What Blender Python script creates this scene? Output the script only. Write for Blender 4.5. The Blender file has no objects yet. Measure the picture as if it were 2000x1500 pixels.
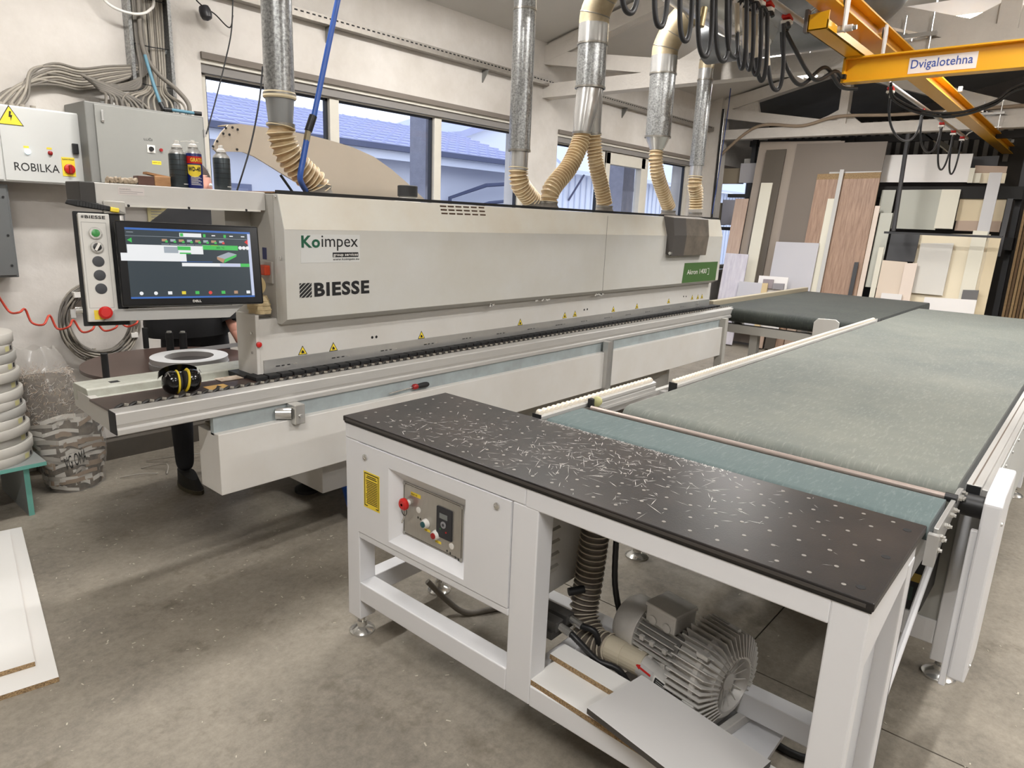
import bpy, bmesh, math, random
from mathutils import Vector, Matrix
random.seed(7)
SC = bpy.context.scene
COL = SC.collection
# ------------------------------------------------------------------ camera
CAM_H = 1.6
FPX = 1334.2
YAW, PITCH, ROLL = [math.radians(a) for a in (49.643, 13.646, -2.374)]
_f = Vector((math.sin(YAW)*math.cos(PITCH), math.cos(YAW)*math.cos(PITCH), -math.sin(PITCH)))
_r = Vector((math.cos(YAW), -math.sin(YAW), 0))
_d = _f.cross(_r)
RIGHT = _r*math.cos(ROLL) + _d*math.sin(ROLL)
DOWN = -_r*math.sin(ROLL) + _d*math.cos(ROLL)
FWD = _f
cam = bpy.data.cameras.new('camera'); cam.sensor_width = 36; cam.lens = FPX/2000*36
cam.clip_start = 0.05; cam.clip_end = 200
cam_o = bpy.data.objects.new('camera', cam); COL.objects.link(cam_o)
m = Matrix((RIGHT, -DOWN, -FWD)).transposed().to_4x4(); m.translation = (0, 0, CAM_H)
cam_o.matrix_world = m
SC.camera = cam_o
# survey helper: direction of sight to a measured photo point, used to read off real positions on known planes
def _ray(px, py): return RIGHT*((px-1000)/FPX) + DOWN*((py-750)/FPX) + FWD
def at_x(px, py, X): d = _ray(px, py); return Vector((0, 0, CAM_H)) + d*(X/d.x)
def at_y(px, py, Y): d = _ray(px, py); return Vector((0, 0, CAM_H)) + d*(Y/d.y)
def at_z(px, py, Z): d = _ray(px, py); return Vector((0, 0, CAM_H)) + d*((Z-CAM_H)/d.z)
# ------------------------------------------------------------------ world, exposure
SC.view_settings.view_transform = 'Standard'; SC.view_settings.look = 'None'
SC.view_settings.exposure = 0.64; SC.view_settings.gamma = 1.0
SC.view_settings.use_curve_mapping = False
SC.cycles.max_bounces = 8; SC.cycles.diffuse_bounces = 5; SC.cycles.transparent_max_bounces = 16
SC.cycles.sample_clamp_indirect = 6.0; SC.cycles.caustics_reflective = False; SC.cycles.caustics_refractive = False
w = bpy.data.worlds.new('dusk_sky'); SC.world = w; w.use_nodes = True
nt = w.node_tree; bg = nt.nodes['Background']
tc = nt.nodes.new('ShaderNodeTexCoord'); sx = nt.nodes.new('ShaderNodeSeparateXYZ')
rp = nt.nodes.new('ShaderNodeValToRGB')
nz = nt.nodes.new('ShaderNodeTexNoise'); nz.inputs['Scale'].default_value = 3; nz.inputs['Detail'].default_value = 4
mx = nt.nodes.new('ShaderNodeMix'); mx.data_type = 'RGBA'
nt.links.new(tc.outputs['Generated'], sx.inputs[0]); nt.links.new(sx.outputs['Z'], rp.inputs[0])
rp.color_ramp.elements[0].position = 0.0; rp.color_ramp.elements[0].color = (0.86, 0.91, 1.0, 1)
rp.color_ramp.elements[1].position = 0.6; rp.color_ramp.elements[1].color = (0.66, 0.75, 1.0, 1)
nt.links.new(tc.outputs['Generated'], nz.inputs['Vector'])
nt.links.new(rp.outputs[0], mx.inputs['A']); mx.inputs['B'].default_value = (0.93, 0.96, 1.0, 1)
cr = nt.nodes.new('ShaderNodeMapRange'); cr.inputs[1].default_value = .45; cr.inputs[2].default_value = .7; cr.inputs[4].default_value = .6
nt.links.new(nz.outputs[0], cr.inputs[0]); nt.links.new(cr.outputs[0], mx.inputs['Factor'])
nt.links.new(mx.outputs['Result'], bg.inputs[0]); bg.inputs[1].default_value = 1.45
# ------------------------------------------------------------------ hall lamps (each sits in a lamp housing built further down)
LAMPS = [  # x, y, z, half length, long axis, watts
    (1.6, 3.15, 3.45, .75, 'x', 46), (4.0, 3.15, 3.45, .75, 'x', 46), (7.6, 2.9, 3.3, .75, 'x', 40),
    (-0.6, 0.2, 3.9, .75, 'x', 62), (3.0, -0.4, 3.9, .75, 'x', 62), (6.35, 0.75, 3.22, .75, 'y', 62),
    (-0.6, -3.4, 3.7, .75, 'x', 62), (3.2, -3.4, 3.7, .75, 'x', 62), (7.2, -2.8, 3.7, .75, 'x', 62), (12.3, -1.2, 3.6, .75, 'x', 48)]  # last lamp is added, out of view, to brighten the far bay
LAMP_COL = (1.0, 0.985, 0.968)
for i, (lx, ly, lz, hl, ax, wt) in enumerate(LAMPS):
    L = bpy.data.lights.new('tube_light', 'AREA'); L.shape = 'RECTANGLE'
    L.size = hl*2 if ax == 'x' else .16; L.size_y = .16 if ax == 'x' else hl*2
    L.energy = wt; L.color = LAMP_COL
    o = bpy.data.objects.new('tube_light', L); COL.objects.link(o); o.location = (lx, ly, lz-.075)
    U = L.copy(); U.energy = wt*.30; u = bpy.data.objects.new('added_upward_light', U); COL.objects.link(u); u.location = (lx, ly, lz+.075); u.rotation_euler = (math.pi, 0, 0)  # upward light added above each housing to brighten the ceiling
# ------------------------------------------------------------------ materials
def lin(c): return tuple(((v/255)/12.92 if v/255 <= .04045 else ((v/255+.055)/1.055)**2.4) for v in c)
MATS = {}
def mat(name, col, rough=.5, metal=0., var=.0, scale=6., col2=None, bump=0., bscale=60., spec=.5, emit=None, estr=0., coat=0., stretch=None, detail=6.):
    if name in MATS: return MATS[name]
    M = bpy.data.materials.new(name); M.use_nodes = True; n = M.node_tree.nodes; l = M.node_tree.links
    p = n['Principled BSDF']; c = lin(col)
    p.inputs['Base Color'].default_value = (*c, 1); p.inputs['Roughness'].default_value = rough
    p.inputs['Metallic'].default_value = metal; p.inputs['Specular IOR Level'].default_value = spec
    p.inputs['Coat Weight'].default_value = coat
    t = None
    if var or bump:
        t = n.new('ShaderNodeTexCoord'); mp = n.new('ShaderNodeMapping')
        if stretch: mp.inputs['Scale'].default_value = stretch
        l.new(t.outputs['Object'], mp.inputs[0])
    if var:
        z = n.new('ShaderNodeTexNoise'); z.inputs['Scale'].default_value = scale; z.inputs['Detail'].default_value = detail
        z.inputs['Roughness'].default_value = .65
        l.new(mp.outputs[0], z.inputs['Vector'])
        r = n.new('ShaderNodeMapRange'); r.inputs[1].default_value = .3; r.inputs[2].default_value = .7
        l.new(z.outputs[0], r.inputs[0])
        x = n.new('ShaderNodeMix'); x.data_type = 'RGBA'
        c2 = lin(col2) if col2 else tuple(v*(1-var) for v in c)
        x.inputs['A'].default_value = (*c, 1); x.inputs['B'].default_value = (*c2, 1)
        l.new(r.outputs[0], x.inputs['Factor']); l.new(x.outputs['Result'], p.inputs['Base Color'])
    if bump:
        z2 = n.new('ShaderNodeTexNoise'); z2.inputs['Scale'].default_value = bscale; z2.inputs['Detail'].default_value = 4
        l.new(mp.outputs[0], z2.inputs['Vector'])
        b = n.new('ShaderNodeBump'); b.inputs['Strength'].default_value = bump; b.inputs['Distance'].default_value = .01
        l.new(z2.outputs[0], b.inputs['Height']); l.new(b.outputs[0], p.inputs['Normal'])
    if emit:
        p.inputs['Emission Color'].default_value = (*lin(emit), 1); p.inputs['Emission Strength'].default_value = estr
    MATS[name] = M; return M
def film(name, col, alpha, rough=.15):
    if name in MATS: return MATS[name]
    M = bpy.data.materials.new(name); M.use_nodes = True; n = M.node_tree.nodes; l = M.node_tree.links
    p = n['Principled BSDF']; p.inputs['Base Color'].default_value = (*lin(col), 1); p.inputs['Roughness'].default_value = rough
    p.inputs['Alpha'].default_value = alpha
    MATS[name] = M; return M
def glass(name):
    M = bpy.data.materials.new(name); M.use_nodes = True; n = M.node_tree.nodes; l = M.node_tree.links
    n.remove(n['Principled BSDF']); out = n['Material Output']
    tr = n.new('ShaderNodeBsdfTransparent'); tr.inputs[0].default_value = (.95, .97, 1, 1)
    gl = n.new('ShaderNodeBsdfGlossy'); gl.inputs['Roughness'].default_value = .02
    fr = n.new('ShaderNodeFresnel'); fr.inputs[0].default_value = 1.45
    ge = n.new('ShaderNodeNewGeometry'); sb_ = n.new('ShaderNodeMath'); sb_.operation = 'SUBTRACT'; sb_.inputs[0].default_value = 1; l.new(ge.outputs['Backfacing'], sb_.inputs[1])
    mu = n.new('ShaderNodeMath'); mu.operation = 'MULTIPLY'; l.new(fr.outputs[0], mu.inputs[0]); l.new(sb_.outputs[0], mu.inputs[1])
    mi = n.new('ShaderNodeMixShader'); l.new(mu.outputs[0], mi.inputs[0]); l.new(tr.outputs[0], mi.inputs[1]); l.new(gl.outputs[0], mi.inputs[2])
    l.new(mi.outputs[0], out.inputs[0]); return M
# ------------------------------------------------------------------ mesh helpers
ORG = {}
class MB:
    def __init__(s): s.v = []; s.f = []; s.m = []
    def add(s, vs, fs, m=0):
        b = len(s.v); s.v += [Vector(v) for v in vs]
        for f in fs: s.f.append([b+i for i in f]); s.m.append(m)
        return s
    def box(s, x0, x1, y0, y1, z0, z1, m=0):
        return s.add([(x0,y0,z0),(x1,y0,z0),(x1,y1,z0),(x0,y1,z0),(x0,y0,z1),(x1,y0,z1),(x1,y1,z1),(x0,y1,z1)],
                     [(0,3,2,1),(4,5,6,7),(0,1,5,4),(1,2,6,5),(2,3,7,6),(3,0,4,7)], m)
    def obox(s, M, x0, x1, y0, y1, z0, z1, m=0):
        t = MB().box(x0, x1, y0, y1, z0, z1); return s.add([M @ v for v in t.v], t.f, m)
    def prism(s, poly, vec, m=0):
        n = len(poly); vec = Vector(vec); a = [Vector(p) for p in poly]
        nrm = Vector((0,0,0))
        for i in range(n): nrm += a[i].cross(a[(i+1) % n])
        fl = nrm.dot(vec) > 0
        fs = [tuple(range(n))[::-1] if fl else tuple(range(n)), tuple(range(n, 2*n)) if fl else tuple(range(n, 2*n))[::-1]]
        for i in range(n):
            j = (i+1) % n; fs.append((i, j, n+j, n+i) if fl else (j, i, n+i, n+j))
        return s.add(a+[p+vec for p in a], fs, m)
    def tube(s, pts, r, n=8, m=0, closed=False, caps=True):
        pts = [Vector(p) for p in pts]; k = len(pts); rs = r if isinstance(r, (list, tuple)) else [r]*k
        ref = None; base = len(s.v); rings = []
        for i in range(k):
            if closed: t = pts[(i+1) % k]-pts[i-1]
            else: t = pts[min(i+1, k-1)]-pts[max(i-1, 0)]
            if t.length < 1e-9: t = Vector((0,0,1))
            t.normalize()
            if ref is None:
                ref = t.orthogonal().normalized()
            ref = (ref - t*ref.dot(t))
            if ref.length < 1e-6: ref = t.orthogonal()
            ref.normalize(); b = t.cross(ref)
            rings.append([len(s.v)+q for q in range(n)])
            for q in range(n):
                a = 2*math.pi*q/n; s.v.append(pts[i]+(ref*math.cos(a)+b*math.sin(a))*rs[i])
        rng = range(k) if closed else range(k-1)
        for i in rng:
            A = rings[i]; B = rings[(i+1) % k]
            for q in range(n):
                s.f.append([A[q], A[(q+1) % n], B[(q+1) % n], B[q]]); s.m.append(m)
        if caps and not closed:
            s.f.append(rings[0][::-1]); s.m.append(m); s.f.append(rings[-1][:]); s.m.append(m)
        return s
    def cyl(s, p0, p1, r, n=16, m=0, r1=None): return s.tube([p0, p1], [r, r if r1 is None else r1], n, m)
    def rev(s, prof, base, axis=(0,0,1), n=24, m=0, closed=False):
        # profile of (radius, height) about an axis through base
        ax = Vector(axis).normalized(); u = ax.orthogonal().normalized(); v = ax.cross(u); base = Vector(base)
        rings = []
        for (r, h) in prof:
            rings.append([len(s.v)+q for q in range(n)])
            for q in range(n):
                a = 2*math.pi*q/n; s.v.append(base+ax*h+(u*math.cos(a)+v*math.sin(a))*max(r, 1e-4))
        k = len(prof)
        for i in range(k if closed else k-1):
            A = rings[i]; B = rings[(i+1) % k]
            for q in range(n): s.f.append([A[q], A[(q+1) % n], B[(q+1) % n], B[q]]); s.m.append(m)
        if not closed:
            s.f.append(rings[0][::-1]); s.m.append(m); s.f.append(rings[-1][:]); s.m.append(m)
        return s
    def grid(s, fn, nu, nv, m=0):
        b = len(s.v)
        for i in range(nu+1):
            for j in range(nv+1): s.v.append(Vector(fn(i/nu, j/nv)))
        for i in range(nu):
            for j in range(nv):
                a = b+i*(nv+1)+j; s.f.append([a, a+nv+1, a+nv+2, a+1]); s.m.append(m)
        return s
    def text(s, string, o, u, v, size, m=0, bold=0., align='LEFT', ext=.0006, sx=1., nofs=.0008):
        c = bpy.data.curves.new('t', 'FONT'); c.body = string; c.size = size; c.align_x = align
        c.offset = bold*size; c.space_character = 1+bold*3.0; c.extrude = 0; c.resolution_u = 3
        to = bpy.data.objects.new('t', c); COL.objects.link(to)
        dg = bpy.context.evaluated_depsgraph_get(); dg.update()
        me = bpy.data.meshes.new_from_object(to.evaluated_get(dg))
        u = Vector(u).normalized(); v = Vector(v).normalized(); nn = u.cross(v)
        vs = [Vector(o)+u*(q.co.x*sx)+v*q.co.y+nn*nofs for q in me.vertices]
        fs = [tuple(p.vertices) for p in me.polygons]
        bpy.data.objects.remove(to); bpy.data.curves.remove(c); bpy.data.meshes.remove(me)
        return s.add(vs, fs, m)
    def build(s, name, mats, parent=None, smooth=None, bevel=0., bseg=2, keep=False):
        if not isinstance(mats, (list, tuple)): mats = [mats]
        if parent is not None: org = ORG[parent.name]
        else:
            xs = [v.x for v in s.v]; ys = [v.y for v in s.v]; zs = [v.z for v in s.v]
            org = Vector(((min(xs)+max(xs))/2, (min(ys)+max(ys))/2, min(zs)))
        me = bpy.data.meshes.new(name)
        me.from_pydata([v-org for v in s.v], [], s.f)
        for mm in mats: me.materials.append(mm)
        me.polygons.foreach_set('material_index', s.m)
        if smooth is not None:
            me.polygons.foreach_set('use_smooth', [True]*len(me.polygons)); me.set_sharp_from_angle(angle=math.radians(smooth))
        me.update()
        o = bpy.data.objects.new(name, me); COL.objects.link(o)
        if parent is not None: o.parent = parent
        else: o.location = org
        ORG[o.name] = org
        if bevel:
            b = o.modifiers.new('bevel', 'BEVEL'); b.width = bevel; b.segments = bseg; b.limit_method = 'ANGLE'; b.angle_limit = math.radians(40)
        return o
def thing(name, label, cat, loc, group=None):
    o = bpy.data.objects.new(name, None); COL.objects.link(o); o.location = loc; o.empty_display_size = .1
    ORG[o.name] = Vector(loc); return tag(o, label, cat, group)
def tag(o, label=None, cat=None, group=None, kind=None):
    if label: o['label'] = label
    if cat: o['category'] = cat
    if group: o['group'] = group
    if kind: o['kind'] = kind
    return o
def struct(o): o['kind'] = 'structure'; return o
def place(src, name, parent, off, rot=None):
    # copy of a part, sharing its mesh, moved by off
    o = src.copy(); COL.objects.link(o); o.parent = parent; o.location = Vector(src.location)+Vector(off)
    if rot: o.rotation_euler = rot
    ORG[o.name] = ORG[parent.name]; return o
def smoothpath(pts, n=8):
    pts = [Vector(p) for p in pts]; out = []
    for i in range(len(pts)-1):
        p0 = pts[max(i-1, 0)]; p1 = pts[i]; p2 = pts[i+1]; p3 = pts[min(i+2, len(pts)-1)]
        for k in range(n):
            t = k/n; out.append(.5*((2*p1)+(p2-p0)*t+(2*p0-5*p1+4*p2-p3)*t*t+(3*p1-p0-3*p2+p3)*t**3))
    out.append(pts[-1]); return out
X, Y, Z = Vector((1,0,0)), Vector((0,1,0)), Vector((0,0,1))
# material palette
WALL = mat('painted_plaster', (212,207,201), .85, var=.1, scale=2.2, col2=(192,186,178), bump=.25, bscale=18)
CONC = mat('truss_paint', (206,200,192), .85, var=.1, scale=5, bump=.4, bscale=40)
CEIL = mat('ceiling_paint', (200,196,190), .9, var=.08, scale=1.2)
DARKROOF = mat('dark_unlit_roof_sheet', (140,138,134), .85, var=.15, scale=2)  # darker sheet; its colour also carries the shade of the unlit far bay
FRAMEW = mat('window_frame', (205,200,188), .5, var=.06, scale=8)
BLIND = mat('blind_rail', (128,124,120), .6)
BLACK = mat('black_rubber', (24,24,25), .45)
MATTBLACK = mat('matt_black', (30,30,31), .7, var=.3, scale=30)
WHITE = mat('white_powder_coat', (226,226,228), .42, var=.03, scale=4)
MGREY = mat('machine_light_grey', (207,205,201), .45, var=.05, scale=3, col2=(200,196,189))
MGREY2 = mat('machine_mid_grey', (176,173,166), .5, var=.06, scale=4)
MBLUE = mat('machine_blue_grey', (158,168,170), .5, var=.15, scale=9, col2=(140,146,146))
MBEIGE = mat('machine_beige', (178,166,150), .55, var=.06, scale=4)
ALU = mat('aluminium', (206,204,200), .42, .45, var=.08, scale=3, stretch=(1,8,8), bump=.05, bscale=40)
GALV = mat('galvanised', (186,187,186), .3, .7, var=.3, scale=90, col2=(118,119,118), detail=2)
GALVS = mat('galvanised_smooth', (204,203,200), .25, .7, var=.12, scale=8)
STEEL = mat('steel', (182,181,178), .35, .6)
CHROME = mat('zinc_chrome', (215,214,210), .2, .85)
DUSTY = mat('dusty_metal', (178,164,138), .45, .35, var=.25, scale=10, col2=(158,142,114))
HOSE = mat('cream_hose', (190,168,130), .45, var=.25, scale=14, col2=(158,130,94))
HOSEG = mat('smoked_hose', (112,104,94), .35, var=.3, scale=20, col2=(84,76,68))
HOSEW = mat('hose_wire', (196,186,168), .4)
BROWN = mat('phenolic_brown', (74,58,52), .35, var=.2, scale=14, stretch=(1,6,1))
BROWNTOP = BROWN
BLUE = mat('blue_pipe', (52,96,182), .35, var=.1, scale=6)
YELLOW = mat('crane_yellow', (226,166,28), .38, var=.05, scale=5)
YEL = mat('label_yellow', (240,212,60), .5)
RED = mat('red_plastic', (196,34,30), .35)
REDD = mat('dark_red_plastic', (150,30,30), .4)
GREEN = mat('green_plastic', (70,120,70), .4)
PAPER = mat('white_label', (225,222,216), .6)
INK = mat('ink_black', (22,22,24), .6)
CREAM = mat('cream_plastic', (222,212,196), .5)
CABG = mat('cabinet_light', (204,205,202), .4, var=.03, scale=4)
CABD = mat('cabinet_grey', (128,128,124), .45, var=.08, scale=6)
WIRE = mat('cable_grey', (118,112,103), .6, var=.2, scale=15)
WIREB = mat('cable_beige', (156,149,137), .6, var=.15, scale=10)
CHIP = mat('chipboard_edge', (184,156,116), .9, var=.5, scale=190, col2=(96,74,52), detail=3)
SKIN = mat('skin', (196,142,124), .5, var=.1, scale=20)
CLOTH = mat('black_cloth', (26,26,28), .9, var=.2, scale=30)
# ================================================================== SETTING
YW = 4.68
def concrete():
    M = bpy.data.materials.new('concrete_floor'); M.use_nodes = True; n = M.node_tree.nodes; l = M.node_tree.links
    p = n['Principled BSDF']; p.inputs['Roughness'].default_value = .62
    t = n.new('ShaderNodeNewGeometry')
    def noise(sc, det, rough=.6):
        z = n.new('ShaderNodeTexNoise'); z.inputs['Scale'].default_value = sc; z.inputs['Detail'].default_value = det; z.inputs['Roughness'].default_value = rough
        l.new(t.outputs['Position'], z.inputs['Vector']); return z
    def ramp(src, a, b, ca, cb):
        r = n.new('ShaderNodeValToRGB'); r.color_ramp.elements[0].position = a; r.color_ramp.elements[1].position = b
        r.color_ramp.elements[0].color = (*lin(ca), 1); r.color_ramp.elements[1].color = (*lin(cb), 1); l.new(src.outputs[0], r.inputs[0]); return r
    a = ramp(noise(1.1, 8, .7), .35, .68, (104,98,88), (164,155,140))
    b = ramp(noise(34, 6, .8), .3, .75, (88,82,74), (176,167,152))
    m1 = n.new('ShaderNodeMix'); m1.data_type = 'RGBA'; m1.inputs['Factor'].default_value = .35
    l.new(a.outputs[0], m1.inputs['A']); l.new(b.outputs[0], m1.inputs['B'])
    s = n.new('ShaderNodeMapRange'); s.inputs[1].default_value = .56; s.inputs[2].default_value = .68; s.inputs[4].default_value = .7
    l.new(noise(2.7, 6, .75).outputs[0], s.inputs[0])
    m2 = n.new('ShaderNodeMix'); m2.data_type = 'RGBA'; m2.inputs['B'].default_value = (*lin((96,88,74)), 1)
    l.new(s.outputs[0], m2.inputs['Factor']); l.new(m1.outputs['Result'], m2.inputs['A']); l.new(m2.outputs['Result'], p.inputs['Base Color'])
    bp = n.new('ShaderNodeBump'); bp.inputs['Strength'].default_value = .25; bp.inputs['Distance'].default_value = .004
    l.new(noise(60, 5).outputs[0], bp.inputs['Height']); l.new(bp.outputs[0], p.inputs['Normal'])
    return M
FLOOR = concrete()
fl = struct(MB().box(-4.5, 14, -8, 4.98, -.2, -.006).build('floor', mat('joint_dirt', (62,58,52), .9)))
xs = [-4.5, -1.7, 2.312, 6.3, 10.3, 14]; ys = [-8, -3.2, .8, 4.68]
for i in range(5):
    for j in range(3):
        MB().box(xs[i]+.003, xs[i+1]-.003, ys[j]+.003, ys[j+1]-.003, -.006, 0).build('floor_slab', FLOOR, fl)
# crumbs and shavings lying on the concrete
mb = MB()
for k in range(700):
    if k < 420: x, y = random.uniform(.2, 1.9), random.uniform(2.2, 4.6)
    else: x, y = random.uniform(-.2, 3.5), random.uniform(-.4, 2.6)
    s = random.uniform(.001, .005); a = random.uniform(0, 6.3)
    M = Matrix.Translation((x, y, .0006)) @ Matrix.Rotation(a, 4, 'Z'); mb.obox(M, -s*random.uniform(1, 2.5), s, -s*.5, s*.5, 0, .0012)
tag(mb.build('floor_debris', mat('shavings', (190,182,166), .8)), 'pale chips and crumbs scattered over the concrete floor', 'debris', kind='stuff')
# window wall with openings
def wall_with_holes(name, x0, x1, z1, holes, y0, y1, m):
    mb = MB(); cx = x0
    for (a, b, c, d) in holes:
        mb.box(cx, a, y0, y1, 0, z1); mb.box(a, b, y0, y1, 0, c); mb.box(a, b, y0, y1, d, z1); cx = b
    mb.box(cx, x1, y0, y1, 0, z1); return struct(mb.build(name, m))
HOLES = [(2.27, 5.60, .95, 2.56), (6.09, 9.20, .95, 2.53), (10.15, 13.6, .95, 2.5)]
wall_with_holes('wall_window', -4.5, 14, 3.45, HOLES, YW, YW+.3, WALL)
struct(MB().box(-4.8, -4.5, -8, 4.98, 0, 4.9).build('wall_back', WALL))
struct(MB().box(-4.5, 14, -8.3, -8, 0, 4.9).build('wall_right', WALL))
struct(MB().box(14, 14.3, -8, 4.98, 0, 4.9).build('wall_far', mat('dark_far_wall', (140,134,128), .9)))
# pitched roof
RID = -1.6
def roofz(y): return 3.32+.25*(YW-y) if y > RID else 3.32+.25*(YW-RID)-.25*(RID-y)
def roof(name, x0, x1, m):
    mb = MB()
    mb.prism([(x0, YW+.3, roofz(YW+.3)), (x0, RID, roofz(RID)), (x0, -8.3, roofz(-8.3)), (x0, -8.3, roofz(-8.3)+.12), (x0, RID, roofz(RID)+.12), (x0, YW+.3, roofz(YW+.3)+.12)], (x1-x0, 0, 0))
    return struct(mb.build(name, m))
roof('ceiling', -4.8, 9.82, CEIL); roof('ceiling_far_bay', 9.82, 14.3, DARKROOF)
# wall pier and fixings at the window wall
struct(MB().box(9.62, 9.9, YW-.16, YW, 0, 3.4).build('trim_1', WALL))
# concrete roof trusses across the hall
def truss(x, n):
    t = .075; nm = 'trim_%d' % n; cnt = [0]
    def bar(mb, a, b, h):
        a = Vector((0, *a)); b = Vector((0, *b)); d = (b-a).normalized(); p = Vector((0, -d.z, d.y))*h/2
        cnt[0] += 1; tt_ = t-.0025*cnt[0]
        mb.prism([Vector((x-tt_, 0, 0))+q for q in (a-p, b-p, b+p, a+p)], (2*tt_, 0, 0))
    mb = MB(); bar(mb, (4.70, 2.865), (-7.9, 2.865), .13)
    for sgn in (1, -1):
        Yf = (lambda y: y) if sgn > 0 else (lambda y: 2*RID-y)
        bar(mb, (Yf(4.72), 3.20), (Yf(RID), 3.20+.25*6.28), .15)
        bar(mb, (Yf(4.72), 3.19), (Yf(2.95), 2.90), .13)
        bar(mb, (Yf(2.92), 2.86), (Yf(2.92), roofz(2.92)-.1), .105)
        bar(mb, (Yf(2.86), roofz(2.9)-.2), (Yf(.85), 2.90), .14)
        bar(mb, (Yf(.8), 2.86), (Yf(.8), roofz(.8)-.1), .12)
        bar(mb, (Yf(.75), roofz(.8)-.2), (Yf(RID+.1), 2.90), .14)
        for (c, dn) in ((2.92, .5), (.8, .55)):      # haunches where the bars meet the chord
            t = .032; mb.prism([(x-t, Yf(c-dn*.5), 2.92), (x-t, Yf(c+dn), 2.92), (x-t, Yf(c+dn*.35), 3.05), (x-t, Yf(c), 3.14), (x-t, Yf(c-.12), 3.02)], (2*t, 0, 0))
        t = .028; mb.prism([(x-t, Yf(4.72), 3.12), (x-t, Yf(4.72), 3.34), (x-t, Yf(4.1), 3.44), (x-t, Yf(4.0), 3.08)], (2*t, 0, 0))
    bar(mb, (RID, 2.86), (RID, roofz(RID)-.1), .12)
    o = struct(mb.build(nm, CONC)); return o
truss(5.87, 2); truss(9.75, 3); truss(1.97, 4)
# windows
GLASS = glass('window_glass')
SEAL = mat('glazing_seal', (30,34,44), .6)
def window(n, hole, mulls, sash=None):
    a, b, c, d = hole; y0, y1 = YW+.05, YW+.12
    f = MB(); f.box(a, a+.05, y0, y1, c, d-.08); f.box(b-.07, b, y0, y1, c, d-.08); f.box(a, b, y0, y1, c, c+.06); f.box(a, b, y0, y1, d-.13, d-.06)
    fo = struct(f.build('window_%d' % n, FRAMEW, bevel=.004))
    MB().box(a, b, YW-.02, y1, d-.04, d+.0).build('lintel_board', mat('lintel', (116,108,100), .8), fo)
    MB().box(a, b, YW+.0, y1, d-.065, d-.04).build('head_board', FRAMEW, fo)
    MB().box(a, b, YW+.015, y1-.03, d-.12, d-.065).build('blind_box', BLIND, fo)
    MB().box(a-.03, b+.03, YW-.08, y1, c-.04, c).build('window_sill', FRAMEW, fo)
    edges = [a+.05]
    for q in mulls:
        MB().box(q, q+.085, y0-.01, y1, c+.06, d-.13).build('mullion', FRAMEW, fo, bevel=.004); edges += [q, q+.085]
    edges.append(b-.07)
    for i in range(0, len(edges), 2):
        e0, e1 = edges[i], edges[i+1]
        g = MB().box(e0, e1, YW+.085, YW+.09, c+.06, d-.13).build('pane', GLASS, fo)
        s = MB(); s.box(e0, e0+.012, YW+.07, YW+.1, c+.06, d-.13); s.box(e1-.022, e1, YW+.07, YW+.1, c+.06, d-.13); s.box(e0, e1, YW+.07, YW+.1, d-.145, d-.13)
        s.build('glazing_seal', SEAL, g)
    if sash:
        for (e0, e1) in sash:
            s = MB(); s.box(e0, e0+.09, YW+.03, y1, c+.06, d-.13); s.box(e1-.09, e1, YW+.03, y1, c+.06, d-.13); s.box(e0, e1, YW+.03, y1, d-.26, d-.13)
            s.build('sash', FRAMEW, fo, bevel=.004)
    return fo
window(1, HOLES[0], [3.273, 4.358]); window(2, HOLES[1], [6.99, 8.0], [(7.09, 7.99)]); window(3, HOLES[2], [11.4, 12.6])
# outside post close to the glass
tag(MB().box(5.05, 5.25, 5.6, 5.85, -.1, 6.5).build('yard_post', mat('weathered_post', (150,150,160), .8, var=.2, scale=12, bump=.3)), 'weathered square post standing outside the wide window', 'post')
tag(MB().box(8.75, 9.05, 5.5, 5.8, -.1, 6.5).build('yard_post', MATS['weathered_post']), 'weathered square post standing outside the narrower far window', 'post')
# ------------------------------------------------------------------ yard and buildings outside
struct(MB().box(-25, 70, 4.99, 70, -.4, -.1).build('yard_ground', mat('yard_asphalt', (150,150,155), .9, var=.15, scale=.6)))
OWALL = mat('render_wall', (222,222,226), .9, var=.05, scale=.5)
OROOF = mat('roof_sheets', (176,178,204), .55, var=.08, scale=.7)
OTRIM = mat('gutter_dark', (84,88,110), .6)
OPALE = mat('pale_cladding', (228,230,236), .7)
OWIN = mat('far_window', (110,116,140), .4)
t = thing('warehouse', 'long low warehouse with ribbed lilac roof seen through the wide window', 'building', (6, 18, -.1))
MB().box(-10, 21, 18, 26, -.1, 3.5).build('wall', OWALL, t)
ro = MB().prism([(-10.4, 17.3, 3.62), (-10.4, 22, 5.0), (-10.4, 26.6, 3.62), (-10.4, 26.6, 3.5), (-10.4, 22, 4.88), (-10.4, 17.3, 3.5)], (31.8, 0, 0)).build('roof', OROOF, t)
rib = None
for k in range(60):
    q = -10.2+k*.53
    if rib is None: rib = MB().prism([(q, 17.3, 3.62), (q, 22, 5.0), (q, 22, 5.02), (q, 17.3, 3.64)], (.06, 0, 0)).build('roof_rib', OROOF, ro); q0 = q
    else: place(rib, 'roof_rib', ro, (q-q0, 0, 0))
for k in range(9):
    zz = 3.62+k*.155; yy = 17.3+k*.528
    MB().box(-10.4, 21.4, yy-.02, yy+.03, zz, zz+.05).build('roof_course', OROOF, ro)
MB().box(-10.5, 21.5, 17.15, 17.32, 3.46, 3.62).build('gutter', OTRIM, t); MB().box(-10.5, 21.5, 17.34, 17.4, 3.2, 3.46).build('fascia', OPALE, t)
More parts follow.
